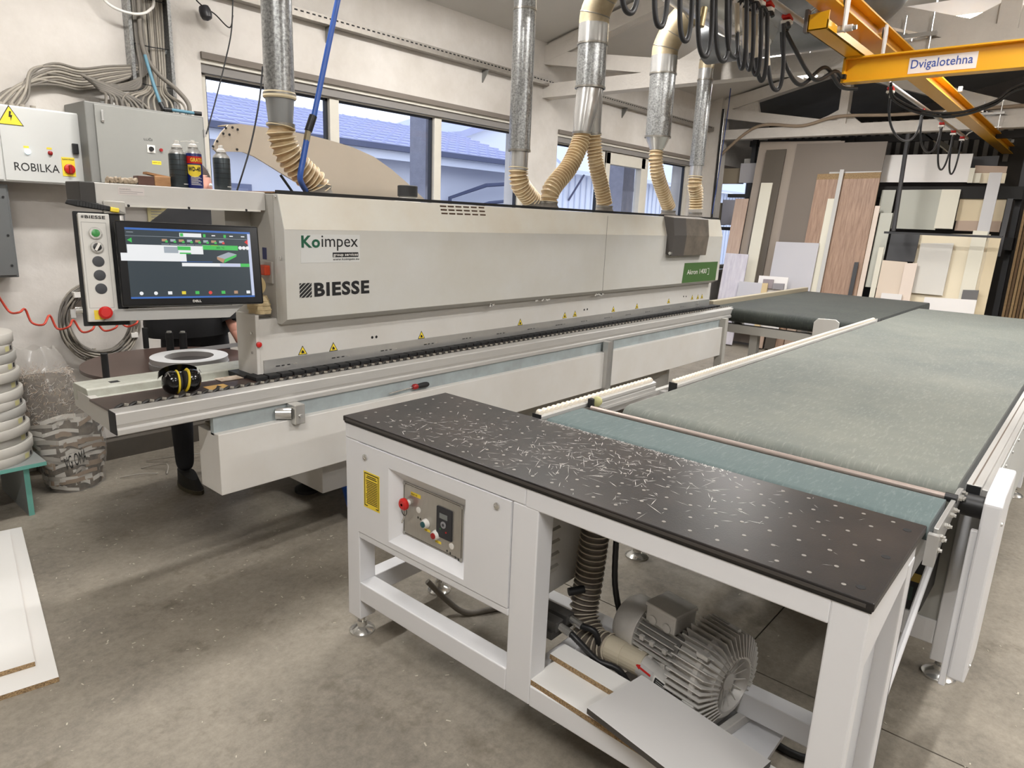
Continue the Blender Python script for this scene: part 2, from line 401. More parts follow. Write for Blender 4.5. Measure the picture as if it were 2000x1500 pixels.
for (a, b, c, d) in ((15.0, 16.4, -.1, 2.1), (9.1, 9.9, -.1, 2.2), (13.6, 14.3, 2.25, 2.95)):
    f = MB().box(a, b, 17.94, 18, c, d).build('door' if c < 0 else 'window', OWIN, t); MB().box(a+.12, b-.12, 17.92, 17.94, max(c, 0)+.1, d-.12).build('pane', mat('dull_pane', (136,140,160), .4, var=.2, scale=3), f)
f = MB().box(12.45, 13.35, 17.94, 18, 2.3, 2.9).build('window', mat('rust_panel', (150,112,92), .8), t)
f = MB().tube([(17.2, 17.8, 0), (17.2, 17.8, 2.2), (18.6, 17.4, 2.7), (20.6, 17.4, 2.9)], .07, 8).build('downpipe', OTRIM, t)
MB().tube([(17.5, 17.75, 0), (17.5, 17.75, 1.7), (18.8, 17.4, 2.1), (20.6, 17.4, 2.3)], .06, 8).build('downpipe', OTRIM, t)
t = thing('barn', 'pale gabled barn rising behind the low warehouse', 'building', (42, 32, -.1))
MB().prism([(30, 30, -.1), (54, 30, -.1), (54, 30, 6.2), (42, 30, 10.4), (30, 30, 6.2)], (0, 10, 0)).build('wall', OPALE, t)
MB().prism([(29.2, 29.4, 5.9), (42, 29.4, 10.4), (54.8, 29.4, 5.9), (54.8, 29.4, 6.3), (42, 29.4, 10.85), (29.2, 29.4, 6.3)], (0, 11, 0)).build('roof', OROOF, t)
t = thing('cladding_shed', 'pale corrugated shed with a big sloping roof seen through the far window', 'building', (22, 13, -.1))
MB().box(16.9, 40, 13, 14, -.1, 3.0).build('wall', OPALE, t)
st = None
for k in range(80):
    q = 17.0+k*.3
    if st is None: st = MB().box(q, q+.05, 12.96, 13, 0, 2.95).build('batten', mat('pale_batten', (214,218,228), .7), t); q0 = q
    else: place(st, 'batten', t, (q-q0, 0, 0))
MB().prism([(16.8, 12.4, 2.95), (16.8, 14.05, 4.0), (16.8, 14.05, 4.1), (16.8, 12.4, 3.05)], (25, 0, 0)).build('canopy', mat('canopy_sheet', (206,210,224), .6), t)
for k in range(6):
    MB().tube([(17.6+3.2*k, 12.98, 2.2), (17.6+3.2*k, 12.45, 2.95)], .03, 6).build('canopy_strut', OTRIM, t)
for k in range(3):
    tag(MB().tube(smoothpath([(-5, 9.5+k*.4, 4.7+k*.35), (12, 9.5+k*.4, 4.25+k*.35), (40, 9.5+k*.4, 5.0+k*.35)], 8), .012, 5).build('overhead_wire', OTRIM), 'dark overhead wire crossing the yard outside, %s of three' % ['lowest', 'middle', 'highest'][k], 'wire', 'wires over the yard')
# ------------------------------------------------------------------ lamps
TUBE = mat('lit_tube', (255,250,240), .4, emit=(255,248,236), estr=4.5)
where = ['above the infeed end of the edge bander', 'above the middle of the edge bander', 'above the outfeed belt', 'over the camera position', 'over the black-topped table', 'behind the yellow crane beam at top right', 'behind the camera, rear row', 'in the rear row level with the table', 'in the rear row level with the long belt', 'in the dim bay beyond the leaning boards, added to brighten its dark roof']
for i, (lx, ly, lz, hl, ax, wt) in enumerate(LAMPS):
    t = thing('ceiling_lamp', 'white fluorescent lamp hanging %s' % where[i], 'lamp', (lx, ly, lz-.07), 'hall ceiling lamps')
    def bx(mb, a, b, c, d, e, f): mb.box(lx+a, lx+b, ly+c, ly+d, lz+e, lz+f) if ax == 'x' else mb.box(lx+c, lx+d, ly+a, ly+b, lz+e, lz+f)
    mb = MB(); bx(mb, -hl-.05, hl+.05, -.1, .1, 0, .06); bx(mb, -hl-.05, hl+.05, -.11, -.1, -.05, .06); bx(mb, -hl-.05, hl+.05, .1, .11, -.05, .06); mb.build('housing', WHITE, t)
    for q in (-.05, .05):
        e0 = (lx-hl, ly+q, lz-.03) if ax == 'x' else (lx+q, ly-hl, lz-.03); e1 = (lx+hl, ly+q, lz-.03) if ax == 'x' else (lx+q, ly+hl, lz-.03)
        MB().cyl(e0, e1, .018, 10).build('tube', TUBE, t, smooth=60)
    for q in (-hl*.8, hl*.8):
        p = (lx+q, ly) if ax == 'x' else (lx, ly+q); MB().cyl((*p, lz+.06), (*p, roofz(p[1])), .006, 6).build('hanger', STEEL, t)
# ================================================================== BLACK-TOPPED BELT TABLE (front right)
TX0, TX1, TY0, TY1, TZ = 1.417, 1.930, .23, 2.003, .88
tb = thing('perforated_table', 'white framed worktable with a scratched black perforated top and control panel', 'table', (1.67, 1.1, 0))
FX = TX0+.006       # front face of the frame
lg = .074
def leg(x, y, lab=None):
    mb = MB().box(x+.0006, x+lg, y, y+lg, .078, .7995); o = mb.build('leg', WHITE, tb, bevel=.004)
    c = (x+lg/2, y+lg/2)
    MB().rev([(.012, .04), (.012, .078)], (*c, 0), n=12).build('foot_bolt', CHROME, o, smooth=40)
    MB().rev([(.05, 0), (.05, .008), (.042, .016), (.02, .026), (.018, .045)], (*c, 0), n=28).build('levelling_foot', CHROME, o, smooth=35)
    return o
YL = TY1-.005
for (x, y) in ((FX, YL-lg), (TX1-.02-lg, YL-lg), (TX1-.02-lg, TY0+.01)): leg(x, y)
MB().box(FX+.0006, FX+.075, 1.091, 1.187, .162, .7995).build('leg', WHITE, tb, bevel=.004)
# wide right-hand front leg made of plate
MB().box(FX, FX+.02, TY0+.006, TY0+.081, .02, TZ-.022).build('leg', WHITE, tb, bevel=.004)
# side sheet with a cranked gusset at the right end
MB().prism([(FX+.02, TY0+.012, TZ-.022), (TX1-.02, TY0+.012, TZ-.022), (TX1-.02, TY0+.012, TZ-.10), (FX+.075, TY0+.012, TZ-.19), (FX+.075, TY0+.012, .1), (FX+.02, TY0+.012, .02)], (0, .02, 0)).build('side_gusset', WHITE, tb, bevel=.003)
MB().box(FX+.07, TX1-.02, TY0+.05, TY0+.054, .1, TZ-.03).build('side_panel', mat('panel_shade', (206,208,212), .5), tb)
MB().box(TX1-.035, TX1-.02, TY0+.01, TY0+.055, .05, TZ-.1).build('side_post', WHITE, tb, bevel=.003)
# rails
rails = [('apron', FX, FX+.02, TY0+.08, 1.14, .796, TZ-.022), ('apron', FX, FX+.02, 1.14, YL, .7995, TZ-.022),
         ('lower_rail', FX, FX+.07, 1.187, YL-lg, .161, .239), ('panel_rail', FX, FX+.05, 1.187, YL-lg, .422, .447),
         ('lower_rail', FX, FX+.075, TY0+.08, 1.091, .161, .231), ('back_apron', TX1-.055, TX1-.015, TY0+.02, YL, TZ-.1, TZ-.022),
         ('back_rail', TX1-.09, TX1-.03, TY0+.05, YL-lg, .161, .239), ('side_rail', FX+lg, TX1-.09, YL-lg, YL-.01, .161, .239),
         ('side_apron', FX+.02, TX1-.055, YL-.025, YL, TZ-.1, TZ-.022), ('cross_rail', FX+.07, TX1-.09, 1.1, 1.16, .161, .225), ('cross_rail', FX+.02, TX1-.09, TY0+.055, TY0+.115, .161, .225)]
for r in rails: MB().box(*r[1:]).build(r[0], WHITE, tb, bevel=.004)
# top plate: sandwich with thin slot along the edge
TOP = mat('black_phenolic_top', (34,33,33), .36, spec=.3, var=.45, scale=3.2, col2=(56,50,47), bump=.05, bscale=200)
tp = MB().box(TX0, TX1, TY0, TY1, TZ-.02, TZ).build('top_plate', TOP, tb, bevel=.003)
MB().box(TX0-.0015, TX0, TY0+.015, TY1-.02, TZ-.014, TZ-.006).build('edge_groove', mat('edge_band_dark', (70,66,63), .35), tp)
MB().box(TX0+.004, TX1-.01, TY0+.004, TY1-.004, TZ-.026, TZ-.02).build('top_gasket', BLACK, tb)
HOLE = mat('air_valve', (138,134,128), .4, .3); HOLED = mat('air_hole', (18,17,17), .8)
h0 = None; gx = [.04+k*.072 for k in range(7)]; cnt = 0
for i in range(7):
    for j in range(25):
        x = TX0+gx[i]; y = TY0+.07+j*.0705+(.035 if i % 2 else 0)
        if y > TY1-.03: continue
        if h0 is None:
            h0 = MB().rev([(.0052, -.002), (.0052, .0005), (.003, .0008)], (x, y, TZ), n=10).build('air_valve', HOLE, tp); hp = Vector((x, y, 0))
        else: place(h0, 'air_valve', tp, Vector((x, y, 0))-hp)
for (x, y) in ((1.47, .27), (1.66, .265), (1.86, .262)):
    MB().rev([(.010, -.002), (.010, .0006)], (x, y, TZ), n=14).build('open_hole', HOLED, tp)
# scratches worn into the black top
mb = MB()
def scr(x, y, ln, a, wd, z=TZ+.0004):
    M = Matrix.Translation((x, y, z)) @ Matrix.Rotation(a, 4, 'Z'); k = random.uniform(-.04, .04)
    mb.add([M @ Vector(q) for q in ((-ln/2, 0, 0), (-ln*.1, -wd/2+k*ln*.2, 0), (ln/2, 0, 0), (-ln*.05, wd/2+k*ln*.2, 0))], [(0, 1, 2, 3)])
for k in range(560):
    c = random.choice(((1.62, 1.38), (1.72, 1.12), (1.82, 1.05), (1.6, 1.15), (1.75, .95), (1.55, 1.5)))
    x = random.gauss(c[0], .10); y = random.gauss(c[1], .22)
    if TX0+.01 < x < TX1-.01 and TY0+.3 < y < TY1-.15: scr(x, y, random.uniform(.006, .05)*(1.8 if random.random() < .15 else 1), random.choice((.4, 1.9, 2.4, .9))+random.gauss(0, .35), random.uniform(.0006, .0018))
for k in range(260): scr(TX1-abs(random.gauss(0, .012))-.003, random.uniform(.75, 1.5), random.uniform(.006, .02), random.uniform(0, 6.3), .0015)
for k in range(120): scr(random.uniform(TX0+.02, TX1-.02), random.uniform(TY0+.1, TY1-.05), random.uniform(.004, .03), random.uniform(0, 6.3), .0008)
tag(mb.build('scratch_marks', mat('scratch_white', (216,213,208), .7), tp), kind='stuff')
# control door with recess
DY0, DY1, DZ0, DZ1 = 1.190, 1.928, .450, .797
ry0, ry1, rz0, rz1 = 1.376, 1.750, .470, .746       # recess rim
iy0, iy1, iz0, iz1 = 1.410, 1.712, .503, .702       # recess floor
xd, xr = FX-.003, FX+.035
d = MB()
R4 = [(ry0, rz0), (ry1, rz0), (ry1, rz1), (ry0, rz1)]; O4 = [(DY0, DZ0), (DY1, DZ0), (DY1, DZ1), (DY0, DZ1)]; I4 = [(iy0, iz0), (iy1, iz0), (iy1, iz1), (iy0, iz1)]
vs = [(xd, *p) for p in O4]+[(xd, *p) for p in R4]+[(xr, *p) for p in I4]+[(xd+.012, *p) for p in O4]
fs = [(k, (k+1) % 4, 4+(k+1) % 4, 4+k) for k in range(4)]+[(4+k, 4+(k+1) % 4, 8+(k+1) % 4, 8+k) for k in range(4)]+[(8, 9, 10, 11)]+[((k+1) % 4, k, 12+k, 12+(k+1) % 4) for k in range(4)]
fs = [tuple(reversed(f)) for f in fs]
d.add(vs, fs); door = d.build('control_door', WHITE, tb)
MB().box(xr+.002, xr+.06, DY0-.002, DY1+.006, DZ0-.004, DZ1+.006).build('control_box', WHITE, tb)
for (y, z) in ((DY1-.05, DZ1-.045), (DY0+.055, DZ1-.03)):
    k = MB().rev([(.011, 0), (.011, .004), (.008, .006)], (xd, y, z), (-1, 0, 0), 16).build('door_lock', CHROME, door, smooth=40)
# yellow instruction label
ly1, ly0, lz0, lz1 = 1.887, 1.798, .562, .700
MB().box(xd-.001, xd, ly0, ly1, lz0, lz1).build('instruction_label', YEL, door)
mb = MB(); w_ = .003
mb.box(xd-.0016, xd-.001, ly0+.005, ly1-.005, lz1-.008, lz1-.005); mb.box(xd-.0016, xd-.001, ly0+.005, ly0+.0075, lz0+.008, lz1-.005)
mb.box(xd-.0016, xd-.001, ly1-.0075, ly1-.005, lz0+.008, lz1-.005); mb.box(xd-.0016, xd-.001, ly0+.005, ly0+.02, lz0+.007, lz0+.010); mb.box(xd-.0016, xd-.001, ly1-.022, ly1-.005, lz0+.007, lz0+.010)
for k in range(14): mb.box(xd-.0016, xd-.001, ly0+.012, ly1-.012-random.uniform(0, .008), lz1-.034-k*.0066, lz1-.0314-k*.0066)
mb.box(xd-.0016, xd-.001, ly0+.02, ly1-.02, lz1-.017, lz1-.014); mb.box(xd-.0016, xd-.001, ly0+.015, ly1-.015, lz1-.0235, lz1-.0205)
mb.build('label_print', INK, door)
# stainless control plate
pl = MB().box(xr-.004, xr-.001, iy0+.008, iy1-.002, iz0+.003, iz1-.002).build('control_plate', mat('brushed_plate', (186,182,174), .35, .7, var=.1, scale=20, stretch=(1,8,1)), door)
xp = xr-.004
mb = MB()
for (a, b, c, e) in ((iy0+.012, iy1-.006, iz0+.0065, iz0+.0078), (iy0+.012, iy1-.006, iz1-.007, iz1-.0057), (iy0+.012, iy0+.0135, iz0+.0065, iz1-.0057), (iy1-.0075, iy1-.006, iz0+.0065, iz1-.0057)): mb.box(xp-.0006, xp, a, b, c, e)
mb.build('plate_border', INK, pl)
for (y, z) in ((iy0+.012, iz0+.007), (iy1-.007, iz0+.007), (iy0+.012, iz1-.007), (iy1-.007, iz1-.007)):
    MB().rev([(.006, 0), (.006, .003), (.003, .004)], (xp, y, z), (-1, 0, 0), 12).build('plate_screw', STEEL, pl, smooth=40)
W_ = iy1-iy0; H_ = iz1-iz0
def cp(u, v): return (iy1-u*W_, iz1-v*H_)          # u to the right, v down, 0..1
def btn(u, v, r, cm, rim, name='push_button'):
    y, z = cp(u, v); o = MB().rev([(r*1.25, 0), (r*1.25, .006), (r, .012), (r, .016)], (xp, y, z), (-1, 0, 0), 18, m=0).build(name, rim, pl, smooth=35)
    MB().rev([(r*.8, .016), (r*.8, .0185), (r*.6, .0195)], (xp, y, z), (-1, 0, 0), 18).build('button_cap', cm, o, smooth=40)
btn(.40, .60, .0135, mat('petrol_green', (30,80,84), .4), PAPER); btn(.57, .72, .0135, REDD, PAPER)
y, z = cp(.10, .36)
o = MB().rev([(.011, 0), (.011, .016)], (xp, y, z), (-1, 0, 0), 18).build('emergency_stop', PAPER, pl, smooth=40)
MB().rev([(.014, .014), (.0215, .018), (.0215, .027), (.015, .033)], (xp, y, z), (-1, 0, 0), 22).build('mushroom_cap', RED, o, smooth=40)
MB().rev([(.005, .031), (.005, .033)], (xp, y, z), (-1, 0, 0), 12).build('key_barrel', CHROME, o)
mb = MB(); c = Vector((xp-.02, y, z-.026)); mb.tube([c+Vector((0, .013*math.cos(a), .016*math.sin(a))) for a in [k*2*math.pi/20 for k in range(20)]], .0012, 5, closed=True); mb.build('key_ring', INK, o, smooth=60)
MB().obox(Matrix.Translation((xp-.02, y+.003, z-.055)) @ Matrix.Rotation(.5, 4, 'X'), -.001, .001, -.003, .003, -.022, .012).build('key', CHROME, o)
for (u, v) in ((.27, .42), (.81, .80)):
    y, z = cp(u, v); MB().rev([(.011, 0), (.011, .0015), (.009, .0022)], (xp, y, z), (-1, 0, 0), 18).build('blanking_plug', PAPER, pl, smooth=40)
# frequency drive keypad
y, z = cp(.70, .45); k0 = MB().box(xp-.006, xp, y-.036, y+.036, z-.054, z+.054).build('drive_keypad', mat('keypad_black', (44,44,48), .45), pl, bevel=.002)
MB().box(xp-.0068, xp-.006, y-.017, y+.02, z+.016, z+.034).build('display', mat('lcd_grey', (120,124,122), .25), k0)
MB().rev([(.012, .006), (.012, .008)], (xp, y+.001, z-.004), (-1, 0, 0), 18).build('key_wheel', mat('keypad_grey', (150,150,152), .5), k0)
MB().rev([(.005, .008), (.005, .0095)], (xp, y+.001, z-.004), (-1, 0, 0), 12).build('wheel_centre', mat('keypad_black2', (60,60,64), .45), k0)
MB().rev([(.003, .006), (.003, .0075)], (xp, y+.015, z-.022), (-1, 0, 0), 10).build('run_key', GREEN, k0)
MB().rev([(.003, .006), (.003, .0075)], (xp, y-.012, z-.027), (-1, 0, 0), 10).build('stop_key', RED, k0)
for (u, v, ww, tx) in ((.22, .17, .05, 'IZKLOP V SILI'), (.42, .72, .028, 'VKLOP'), (.60, .84, .028, 'IZKLOP')):
    y, z = cp(u, v); hh = .013 if ww > .04 else .009
    o = MB().box(xp-.0006, xp, y-ww/2, y+ww/2, z-hh/2, z+hh/2).build('switch_label', YEL, pl)
    MB().text(tx, (xp-.0008, y+ww*.45, z-hh*.22), (0, -1, 0), (0, 0, 1), hh*.62, align='LEFT', bold=.02, sx=.62 if ww > .04 else .75).build('label_print', INK, o)
mb = MB()
for (u, v) in ((.26, .56), (.30, .57), (.74, .92), (.79, .935), (.87, .965), (.92, .98)):
    y, z = cp(u, v); mb.box(xp-.0008, xp, y-.0035, y+.0035, z-.0005, z+.0006); mb.box(xp-.0008, xp, y-.0005, y+.0005, z-.004, z+.004); mb.box(xp-.0008, xp, y-.003, y+.003, z-.0038, z-.003); mb.box(xp-.0008, xp, y-.003, y-.002, z-.004, z+.003)
mb.build('plate_print', INK, pl)
# louvred electrical box under the table
lb = thing('louvred_cabinet', 'grey louvred electrical box tucked under the black-topped table', 'electrical box', (1.72, 1.31, .1))
MB().box(1.5, 1.86, 1.20, 1.45, .40, TZ-.03).build('body', MGREY, lb, bevel=.003)
for k in range(7):
    z = .50+k*.045
    MB().add([(1.55, 1.20, z), (1.68, 1.20, z), (1.68, 1.192, z-.006), (1.55, 1.192, z-.006), (1.55, 1.20, z-.028), (1.68, 1.20, z-.028)], [(0, 3, 2, 1), (3, 4, 5, 2), (0, 4, 3), (1, 2, 5)]).build('louvre', mat('louvre_grey', (190,187,180), .5), lb)
# ------------------------------------------------------------------ chipboard shelves lying on the lower rail
def board(name, label, c, sx, sy, th, rz, face, edge, tiltx=0., tilty=0., z=0., cat='board', group=None):
    M = Matrix.Translation((c[0], c[1], z)) @ Matrix.Rotation(rz, 4, 'Z') @ Matrix.Rotation(tilty, 4, 'Y') @ Matrix.Rotation(tiltx, 4, 'X')
    mb = MB(); t_ = MB().box(-sx/2, sx/2, -sy/2, sy/2, 0, th)
    mb.v = [M @ v for v in t_.v]; mb.f = t_.f; mb.m = [0, 0, 1, 1, 1, 1]
    return tag(mb.build(name, [face, edge]), label, cat, group)
MELA = mat('white_melamine', (228,226,222), .38)
MELG = mat('grey_melamine', (200,198,196), .42); DKEDGE = mat('dark_edge_band', (70,66,62), .6)
board('chipboard_offcut', 'long white board with raw chipboard front edge lying along the lower rail', (1.512, .68), .20, .83, .018, -.04, MELA, CHIP, z=.231)
board('chipboard_offcut', 'narrow white chipboard strip lying on the long white board', (1.572, .86), .075, .50, .018, -.05, MELA, CHIP, z=.250)
board('melamine_offcut', 'pale grey board with dark edge lying askew on top of the white boards', (1.487, .645), .235, .42, .018, -.16, MELG, DKEDGE, z=.269)
# ------------------------------------------------------------------ side-channel blower under the table
bl = thing('side_channel_blower', 'silver finned side-channel blower under the black-topped table', 'blower', (1.83, .80, .13))
CAST = mat('cast_aluminium', (214,211,206), .42, .25, var=.15, scale=12, bump=.06, bscale=120)
BC = Vector((1.815, .66, .292))
MB().rev([(.02, -.02), (.118, -.02), (.128, 0), (.128, .05), (.140, .056), (.140, .070), (.128, .076), (.105, .112), (.082, .118), (.07, .085), (.03, .085), (.026, .10), (.004, .10)], BC+Vector((0, .06, 0)), (0, -1, 0), 40).build('fan_housing', CAST, bl, smooth=30)
fin = MB().box(-.0016, .0016, -.075, .055, .115, .165)
fin.v = [Vector((v.x, v.y, v.z)) for v in fin.v]
for k in range(44):
    a = 2*math.pi*k/44; M = Matrix.Translation(BC+Vector((0, .02, 0))) @ Matrix.Rotation(a, 4, 'Y')
    if -.62 < math.sin(a) < .9 and math.cos(a) < -.72: continue
    q = MB(); q.add([M @ v for v in [Vector((-.0016, .06, .12)), Vector((.0016, .06, .12)), Vector((.0016, .06, .155)), Vector((-.0016, .06, .155)), Vector((-.0016, -.085, .088)), Vector((.0016, -.085, .088)), Vector((.0016, -.062, .150)), Vector((-.0016, -.062, .150))]], [(0,1,2,3),(5,4,7,6),(1,5,6,2),(4,0,3,7),(3,2,6,7),(0,4,5,1)])
    q.build('cooling_fin', CAST, bl)
for k in range(6):
    a = 2*math.pi*(k+.3)/6; p = BC+Vector((.148*math.sin(a), -.008, .148*math.cos(a))); MB().box(p.x-.009, p.x+.009, p.y-.02, p.y+.02, p.z-.008, p.z+.008).build('housing_lug', CAST, bl, bevel=.003)
for k in range(14):
    a = 2*math.pi*k/14; p0 = BC+Vector((.03*math.sin(a), -.034, .03*math.cos(a))); p1 = BC+Vector((.085*math.sin(a), -.05, .085*math.cos(a))); MB().cyl(p0, p1, .002, 5).build('grille_bar', CAST, bl)
MA = BC+Vector((-.005, .10, .012))
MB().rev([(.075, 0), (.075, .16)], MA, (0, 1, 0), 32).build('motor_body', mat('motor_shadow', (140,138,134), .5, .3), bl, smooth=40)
for k in range(30):
    a = 2*math.pi*k/30; M = Matrix.Translation(MA) @ Matrix.Rotation(a, 4, 'Y'); MB().obox(M, -.0016, .0016, .005, .155, .07, .088).build('motor_fin', CAST, bl)
MB().rev([(.093, .155), (.095, .16), (.095, .20), (.091, .235), (.08, .25), (.004, .255)], MA, (0, 1, 0), 32).build('fan_cowl', CAST, bl, smooth=30)
tbx = MB().box(MA.x-.06, MA.x+.045, MA.y+.02, MA.y+.135, MA.z+.075, MA.z+.135).build('terminal_box', CAST, bl, bevel=.006)
MB().box(MA.x-.063, MA.x+.048, MA.y+.017, MA.y+.138, MA.z+.128, MA.z+.142).build('box_lid', CAST, tbx, bevel=.004)
for q in (.05, .105): MB().rev([(.015, 0), (.015, .004), (.010, .005)], (MA.x-.06, MA.y+q, MA.z+.09), (-1, 0, 0), 16).build('cable_gland', CAST, tbx, smooth=30)
for q in (.03, .08, .12):
    for zz in (-.02, .03): MB().box(MA.x-.092, MA.x-.08, MA.y+q-.008, MA.y+q+.008, MA.z+zz-.008, MA.z+zz+.008).build('mounting_pad', CAST, bl, bevel=.002)
# outlet silencer pipe and plates
pc = Vector((1.712, .70, .252))
pp = MB().cyl(pc+Vector((0, -.03, -.02)), pc+Vector((0, .17, 0)), .036, 24).build('outlet_pipe', CAST, bl, smooth=40)
def wrap(mb, y0, y1, a0, a1, r, m=0, n=8):
    mb.grid(lambda u, v: pc+Vector((-r*math.cos(a0+(a1-a0)*v), y1+(y0-y1)*u, r*math.sin(a0+(a1-a0)*v)-.02+.1*(y1+(y0-y1)*u+.03))), 1, n, m)
mb = MB(); wrap(mb, .01, .09, -.35, .75, .0375); wrap(mb, .016, .084, -.25, .65, .0382, 1); o = mb.build('rating_plate', [PAPER, INK], bl, smooth=60)
mb = MB()
for k in range(6): wrap(mb, .022, .078, -.2+k*.135, -.15+k*.135, .0388, 0, 2)
mb.build('plate_print', mat('plate_grey', (170,170,166), .5), bl, smooth=60)
mb = MB(); wrap(mb, .095, .165, -.3, .85, .0375); mb.build('arrow_label', mat('silver_label', (186,184,182), .4), bl, smooth=60)
mb = MB(); wrap(mb, .10, .145, .38, .55, .0384)
def ay(y, a): return pc+Vector((-.0384*math.cos(a), y, .0384*math.sin(a)-.02+.1*(y+.03)))
mb.add([ay(.143, .28), ay(.143, .68), ay(.163, .48)], [(0, 1, 2)]); mb.build('arrow', RED, bl)
for q in (-.06, .06): MB().box(BC.x-.12, BC.x+.12, BC.y+q-.012, BC.y+q+.012, .13, .165).build('foot', CAST, bl, bevel=.003)
MB().box(BC.x-.05, BC.x+.05, BC.y-.03, BC.y+.03, .15, .2).build('pedestal', CAST, bl)
bl.rotation_euler.z = -.18
tag(MB().box(1.60, 1.96, .48, .98, .115, .13).build('blower_plate', WHITE), 'white support plate beneath the silver blower', 'plate')
# suction hose: ribbed, with pale wire spiral
def ribhose(name, label, path, r, wirem, filmm, rings, cat='hose', amp=.1, wr=.05, group=None):
    P_ = smoothpath(path, 10); L = [0]
    for a, b in zip(P_, P_[1:]): L.append(L[-1]+(b-a).length)
    N = rings*4; pts = []; rs = []; j = 0
    for i in range(N+1):
        s_ = L[-1]*i/N
        while j < len(L)-2 and L[j+1] < s_: j += 1
        t_ = (s_-L[j])/max(L[j+1]-L[j], 1e-9); pts.append(P_[j].lerp(P_[j+1], t_)); rs.append(r*(1+amp*math.cos(2*math.pi*i/4)))
    t = thing(name, label, cat, pts[0], group); MB().tube(pts, rs, 20).build('ribbed_wall', filmm, t, smooth=80)
    mb = MB()
    for i in range(0, N+1, 4):
        c_ = pts[i]; d_ = (pts[min(i+1, N)]-pts[max(i-1, 0)]).normalized(); u = d_.orthogonal().normalized(); v = d_.cross(u)
        mb.tube([c_+(u*math.cos(k*math.pi/9)+v*math.sin(k*math.pi/9))*r*(1+amp) for k in range(18)], r*wr, 4, closed=True)
    mb.build('wire_spiral', wirem, t, smooth=80); return t
ribhose('suction_hose', 'smoky ribbed suction hose running down to the silver blower', [(1.728, 1.0, .25), (1.735, 1.07, .245), (1.765, 1.135, .30), (1.785, 1.14, .42), (1.79, 1.13, .62), (1.79, 1.12, .85)], .044, HOSEW, HOSEG, 34)
tag(MB().rev([(.04, 0), (.04, .075), (.042, .076), (.042, .14), (.038, .145)], (1.727, .872, .252), (0, 1, 0), 24).build('hose_coupling', mat('cream_pvc', (196,186,164), .45)) , 'cream plastic coupling joining the ribbed hose to the blower pipe', 'pipe coupling')
# solenoid valves and black corrugated cables
vb = thing('pneumatic_valve', 'small dark pneumatic valve block under the louvred box', 'valve', (1.66, 1.22, .30))
DKM = mat('dark_casting', (78,76,74), .45, .3)
for q in (0, .05):
    MB().box(1.60+q*1.2, 1.64+q*1.2, 1.13, 1.25, .305-.02*q, .34-.02*q).build('valve_body', DKM, vb, bevel=.004)
    MB().cyl((1.62+q*1.2, 1.13, .322), (1.62+q*1.2, 1.085, .316), .013, 14).build('hose_fitting', CHROME, vb, smooth=40)
MB().box(1.59, 1.72, 1.14, 1.18, .28, .306).build('manifold', DKM, vb); MB().cyl((1.70, 1.16, .40), (1.745, 1.13, .405), .014, 12).build('black_stub', BLACK, vb, smooth=40)
MB().cyl((1.66, 1.2, .24), (1.66, 1.2, .29), .02, 12).build('stem', DKM, vb)
for k, path in enumerate(([(1.62, 1.085, .316), (1.62, 1.05, .30), (1.64, .99, .255), (1.67, .93, .235), (1.70, .88, .15)], [(1.68, 1.085, .316), (1.69, 1.04, .31), (1.70, 1.03, .25), (1.72, 1.06, .17), (1.74, 1.1, .14)], [(1.85, 1.10, .845), (1.84, 1.08, .6), (1.83, 1.06, .4), (1.83, 1.0, .25), (1.83, .95, .22)])):
    P_ = smoothpath(path, 12); tag(MB().tube(P_, [.010*(1+.08*(i % 2)) for i in range(len(P_))], 8).build('corrugated_cable', BLACK, smooth=70), ['black corrugated cable sagging from the front valve fitting', 'black corrugated cable looping behind the smoky hose from the rear fitting', 'black corrugated cable running down to the blower motor'][k], 'cable')
tag(MB().tube(smoothpath([(1.70, 1.85, .16), (1.77, 1.80, .06), (1.82, 1.74, .012), (1.92, 1.68, .012), (2.05, 1.6, .012)], 10), .012, 8).build('grey_conduit', WIRE, smooth=60), 'grey flexible conduit drooping to the floor below the control door', 'cable')
tag(MB().tube(smoothpath([(2.1, .75, .012), (1.98, .52, .012), (2.02, .38, .012), (2.2, .3, .012)], 10), .012, 8).build('floor_hose', BLACK, smooth=60), 'black hose lying on the floor behind the blower', 'hose')
